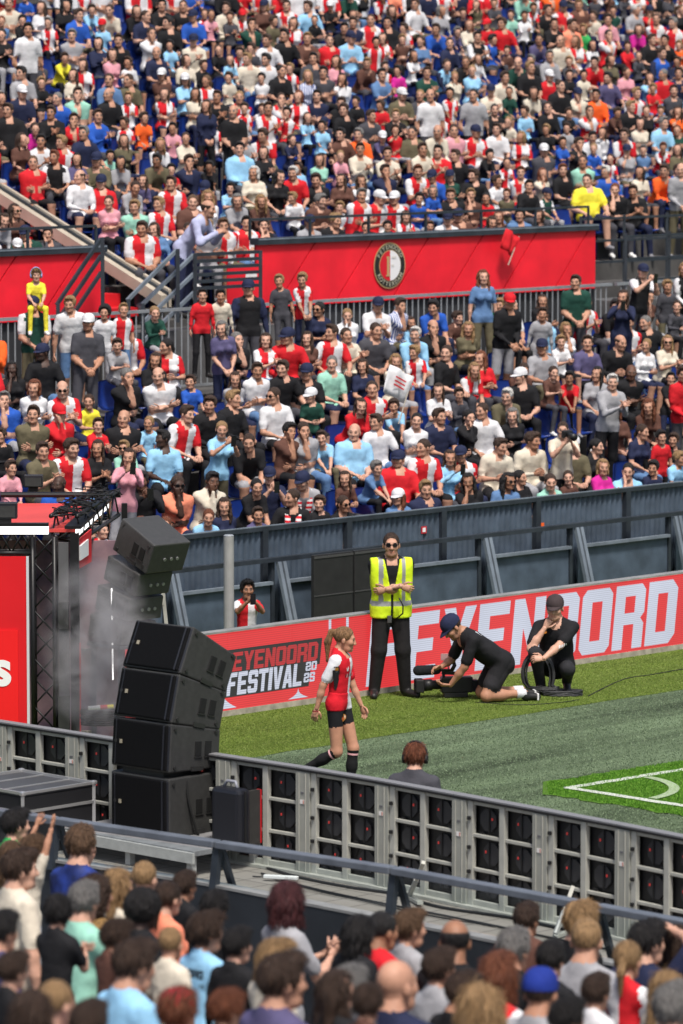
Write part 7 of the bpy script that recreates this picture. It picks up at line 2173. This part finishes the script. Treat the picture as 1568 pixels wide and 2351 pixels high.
# x, y of the head centre in the enlarged lower quarters; width in the same pixels; build top hair style-letter flags ; short description
FG = """L,75,30,110,kJk,s,|boy in green top, dark hair, at the near rail beside the flight case
L,150,140,100,kEm,m,U|child in cream shirt with light brown hair raising both arms
L,55,165,90,gEm,l,|child with light brown hair behind the raised arms
L,95,235,130,mEb,s,|man in beige T-shirt with short brown hair below the flight case
L,370,125,130,mUm,s,H|man with light brown hair in black and blue jacket, hand at mouth
L,445,350,165,fTb,c,|woman with big curly dark hair in a patterned shirt
L,545,310,112,fEl,w,|person with wavy blond hair beside the big curly hair
L,665,275,112,kAl,b,|blond cropped child in front of the speaker deck
L,660,425,150,mKk,a,D|tall man with black curly hair and black jacket
L,772,365,108,fHb,t,|woman with tied back brown hair in salmon top
L,850,310,102,kKb,s,|boy in black and light blue top at the parapet
L,985,410,125,kKk,m,|child with untidy black hair by the parapet
L,385,385,130,mCg,s,|man with greying hair in pale green shirt
L,265,435,132,kKk,m,|boy in black T-shirt with dark hair, lifted above the row
L,8,520,120,mVk,s,|person in dark purple top at the picture edge
L,535,545,110,kQb,m,|brown haired child low between two men
L,785,575,110,kEl,b,|blond child low behind the tall man in black
L,950,525,150,kBb,m,|boy in light blue football shirt with printed back
L,1090,585,125,kKk,s,|boy in black shirt with short black hair beside the light blue shirt
L,620,675,165,mBb,s,|man in light blue polo shirt with cropped brown hair
L,1320,385,150,fAd,p,|woman with dark red bobbed hair in grey coat by the parapet
L,1270,645,125,fEl,o,|person with strawberry blond hair behind the grey coat
L,1300,750,185,mVb,s,|broad man in purple grey shirt with brown hair, lowest row
L,260,850,152,kUl,b,|blond cropped boy in bright blue shirt, lowest row
L,815,890,175,kRr,m,P|child in red checked cap with ginger hair, lowest row
L,1040,880,150,kKr,m,|red haired child beside the checked cap, lowest row
L,410,950,150,mKb,s,|brown haired head cut by the lower picture edge
L,1550,790,110,fKb,l,|brown haired person beside the purple grey shirt
L,60,700,120,kKb,s,|person in black behind the beige T-shirt
L,150,900,140,fQb,w,|brown haired person with clapping hands, lowest row
R,85,530,122,fKk,p,|person with smooth black bobbed hair by the parapet
R,190,515,116,mRk,b,d|man in red shirt with cropped dark hair
R,315,505,130,kAm,s,|boy in grey hoodie with light brown hair
R,520,565,132,mKk,n,d|man with thinning black hair beyond the grey hoodie
R,850,465,108,mQb,s,|man in dark brown jacket leaning at the rail
R,790,605,140,mKg,s,|grey haired man in black
R,450,690,140,kAb,s,|boy in light grey hoodie with short brown hair
R,255,765,155,mNx,n,|bald man in navy shirt
R,720,725,165,fFr,o,|woman with auburn hair in red and white shirt
R,640,880,210,fWl,w,|blond head largest in the lowest row
R,915,800,142,mAb,b,N|man in bright blue cap
R,1125,560,142,mAl,b,|man with cropped blond hair in light grey T-shirt
R,1100,475,140,mKl,m,|blond head behind the cropped light grey man
R,1170,800,130,kWb,s,|boy in white shirt with short brown hair
R,1315,650,130,gFl,t,|girl with smooth tied blond hair in red and white shirt
R,1405,570,140,mNk,s,V|boy with dark hair shading his eyes with a raised arm
R,1500,790,150,fEl,w,|person with blond curls at the picture edge
R,1530,880,190,mAg,s,|grey haired head at the lower picture corner
R,1550,570,120,fQb,w,|brown haired person at the picture edge
R,40,770,130,fZg,o,|person with grey brown hair beside the bald man
R,120,850,140,kQb,m,|brown haired child below the bald man
R,1040,920,150,kZk,m,|dark haired child in the lowest row beside the blue cap
R,560,800,120,mKb,s,|person in black between grey hoodie and auburn woman
R,960,650,120,mKk,s,|person in black jacket beside the cropped light grey man"""
STY = {'s': 'short', 'm': 'mop', 'l': 'long', 'w': 'wavy', 'c': 'curly', 'b': 'buzz', 'a': 'afro', 't': 'tied', 'p': 'bob', 'o': 'mid', 'n': 'bald', 'y': 'pony'}
rng = random.Random(77)
plaid = cloth_mat('plaid', (0.45, 0.02, 0.03), ((0.02, 0.015, 0.02), 'X', 14.0, 0.0))
for line in FG.split('\n'):
    sp_, desc = line.split('|')
    q = sp_.split(',')
    px = (0 if q[0] == 'L' else 784) + float(q[1]) * 0.5; py = 1880.3 + float(q[2]) * 0.5; wd = float(q[3]) * 0.5
    b, top, hr = q[4]; style = STY[q[5]]; fl = q[6]
    d = ray(px, py)
    kk = (HZ0 - HZS * QF - HZS * ((CAM - Q0) @ near_n) - CAM_H) / (d[2] + HZS * (d @ near_n))
    p = CAM + d * kk
    Z = (p - CAM) @ FW
    head_w = wd / (LENS_F / Z)                     # metres
    ref = {'buzz': 0.162, 'bald': 0.158, 'short': 0.178, 'mop': 0.195, 'long': 0.20, 'wavy': 0.225, 'curly': 0.25, 'afro': 0.25, 'tied': 0.168, 'bob': 0.205, 'mid': 0.20, 'pony': 0.17}[style]
    if b in 'kg': ref *= 1.18
    if b == 'f': ref *= 0.97
    scl = min(max(1.07 * head_w / ref, 0.72 if b in 'kg' else 0.94), 1.02 if b in 'kg' else 1.22)
    pose, yaw, pitch = rng.choice([('side', 20, 4), ('clap', 35, 6), ('side', -12, 0), ('front', 5, 8)] if b in 'mfk' else [('front', 12, 5)])
    if 'U' in fl: pose = 'both'
    if 'H' in fl: pose = 'chin'
    if 'V' in fl: pose = 'shade'
    fa_ = dict(pose=pose, stand=True, build=b, yaw=yaw, pitch=pitch, h=0.025, hh=0.0085)
    me, f = fig(**fa_)
    hc = f['head'][:3, 3] * scl
    face = R(46 + rng.uniform(-16, 16))
    Rz = rotm((0, 0, 1), face + math.pi / 2)
    loc = p - Rz @ hc
    sk = 5 if 'D' in fl else (3 if 'd' in fl else rng.choice([0, 1, 0, 1, 2]))
    if hr == 'x': style, hr = 'none', 'b'
    cm = cloth(top if top != 'F' else 'R'); t2, sl, sr = cm, cm, cm
    if top == 'F': cm, t2, sl, sr = cloth('R'), cloth('W'), cloth('R'), cloth('W')
    mats = outfit(cm, t2, sl, sr, cloth(rng.choice(TROUSER)), sk, hr, top in 'KQAV' and rng.random() < 0.7, False, False, 1)
    cap = cloth_mat('cap_blue', (0.012, 0.03, 0.22)) if 'N' in fl else (plaid if 'P' in fl else None)
    o, f = person(loc, face, scl, fa_, mats, style, hr, cap, hh=0.0075)
    tag(o, desc.replace(' T-shirt', ' T-shirt'), 'person', 'spectators of the near stand')
    if 'light blue football shirt' in desc:
        hip, _lm, X_, Fd_, Ud_ = f['frame']
        for li, (txt, z0, hh_) in enumerate((('URD', 0.36, 0.055), ('FESTI', 0.29, 0.03))):
            x = -0.09; mm = MB()
            for ch in txt:
                if ch in GL or True:
                    polys = GL.get(ch, GL['O'])
                    for poly in polys:
                        V = [surf(f, hip + X_ * -(x + a * hh_) * -1 + Ud_ * (z0 + bb_ * hh_) - Fd_ * 0.4, Fd_) - Fd_ * 0.005 for a, bb_ in poly]
                        mm.ngon(V)
                x += hh_ * 0.82
            mm.build('back_print', dk_m, o)
    if 'patterned shirt' in desc:
        set_slots(o, [m_ if i not in (TOPR, TOPL, SLVR, SLVL) else new_mat('leopard_cloth', (0.10, 0.05, 0.02), 0.85, noise=0.7, nscale=40, col2=(0.42, 0.24, 0.08)) for i, m_ in enumerate(mats)])
    if 'black and blue jacket' in desc:
        set_slots(o, [m_ if i not in (TOPR, TOPL, SLVR, SLVL, FORE) else new_mat('jacket_blue_black', (0.008, 0.008, 0.012), 0.7, noise=0.9, nscale=7, col2=(0.02, 0.05, 0.30)) for i, m_ in enumerate(mats)])
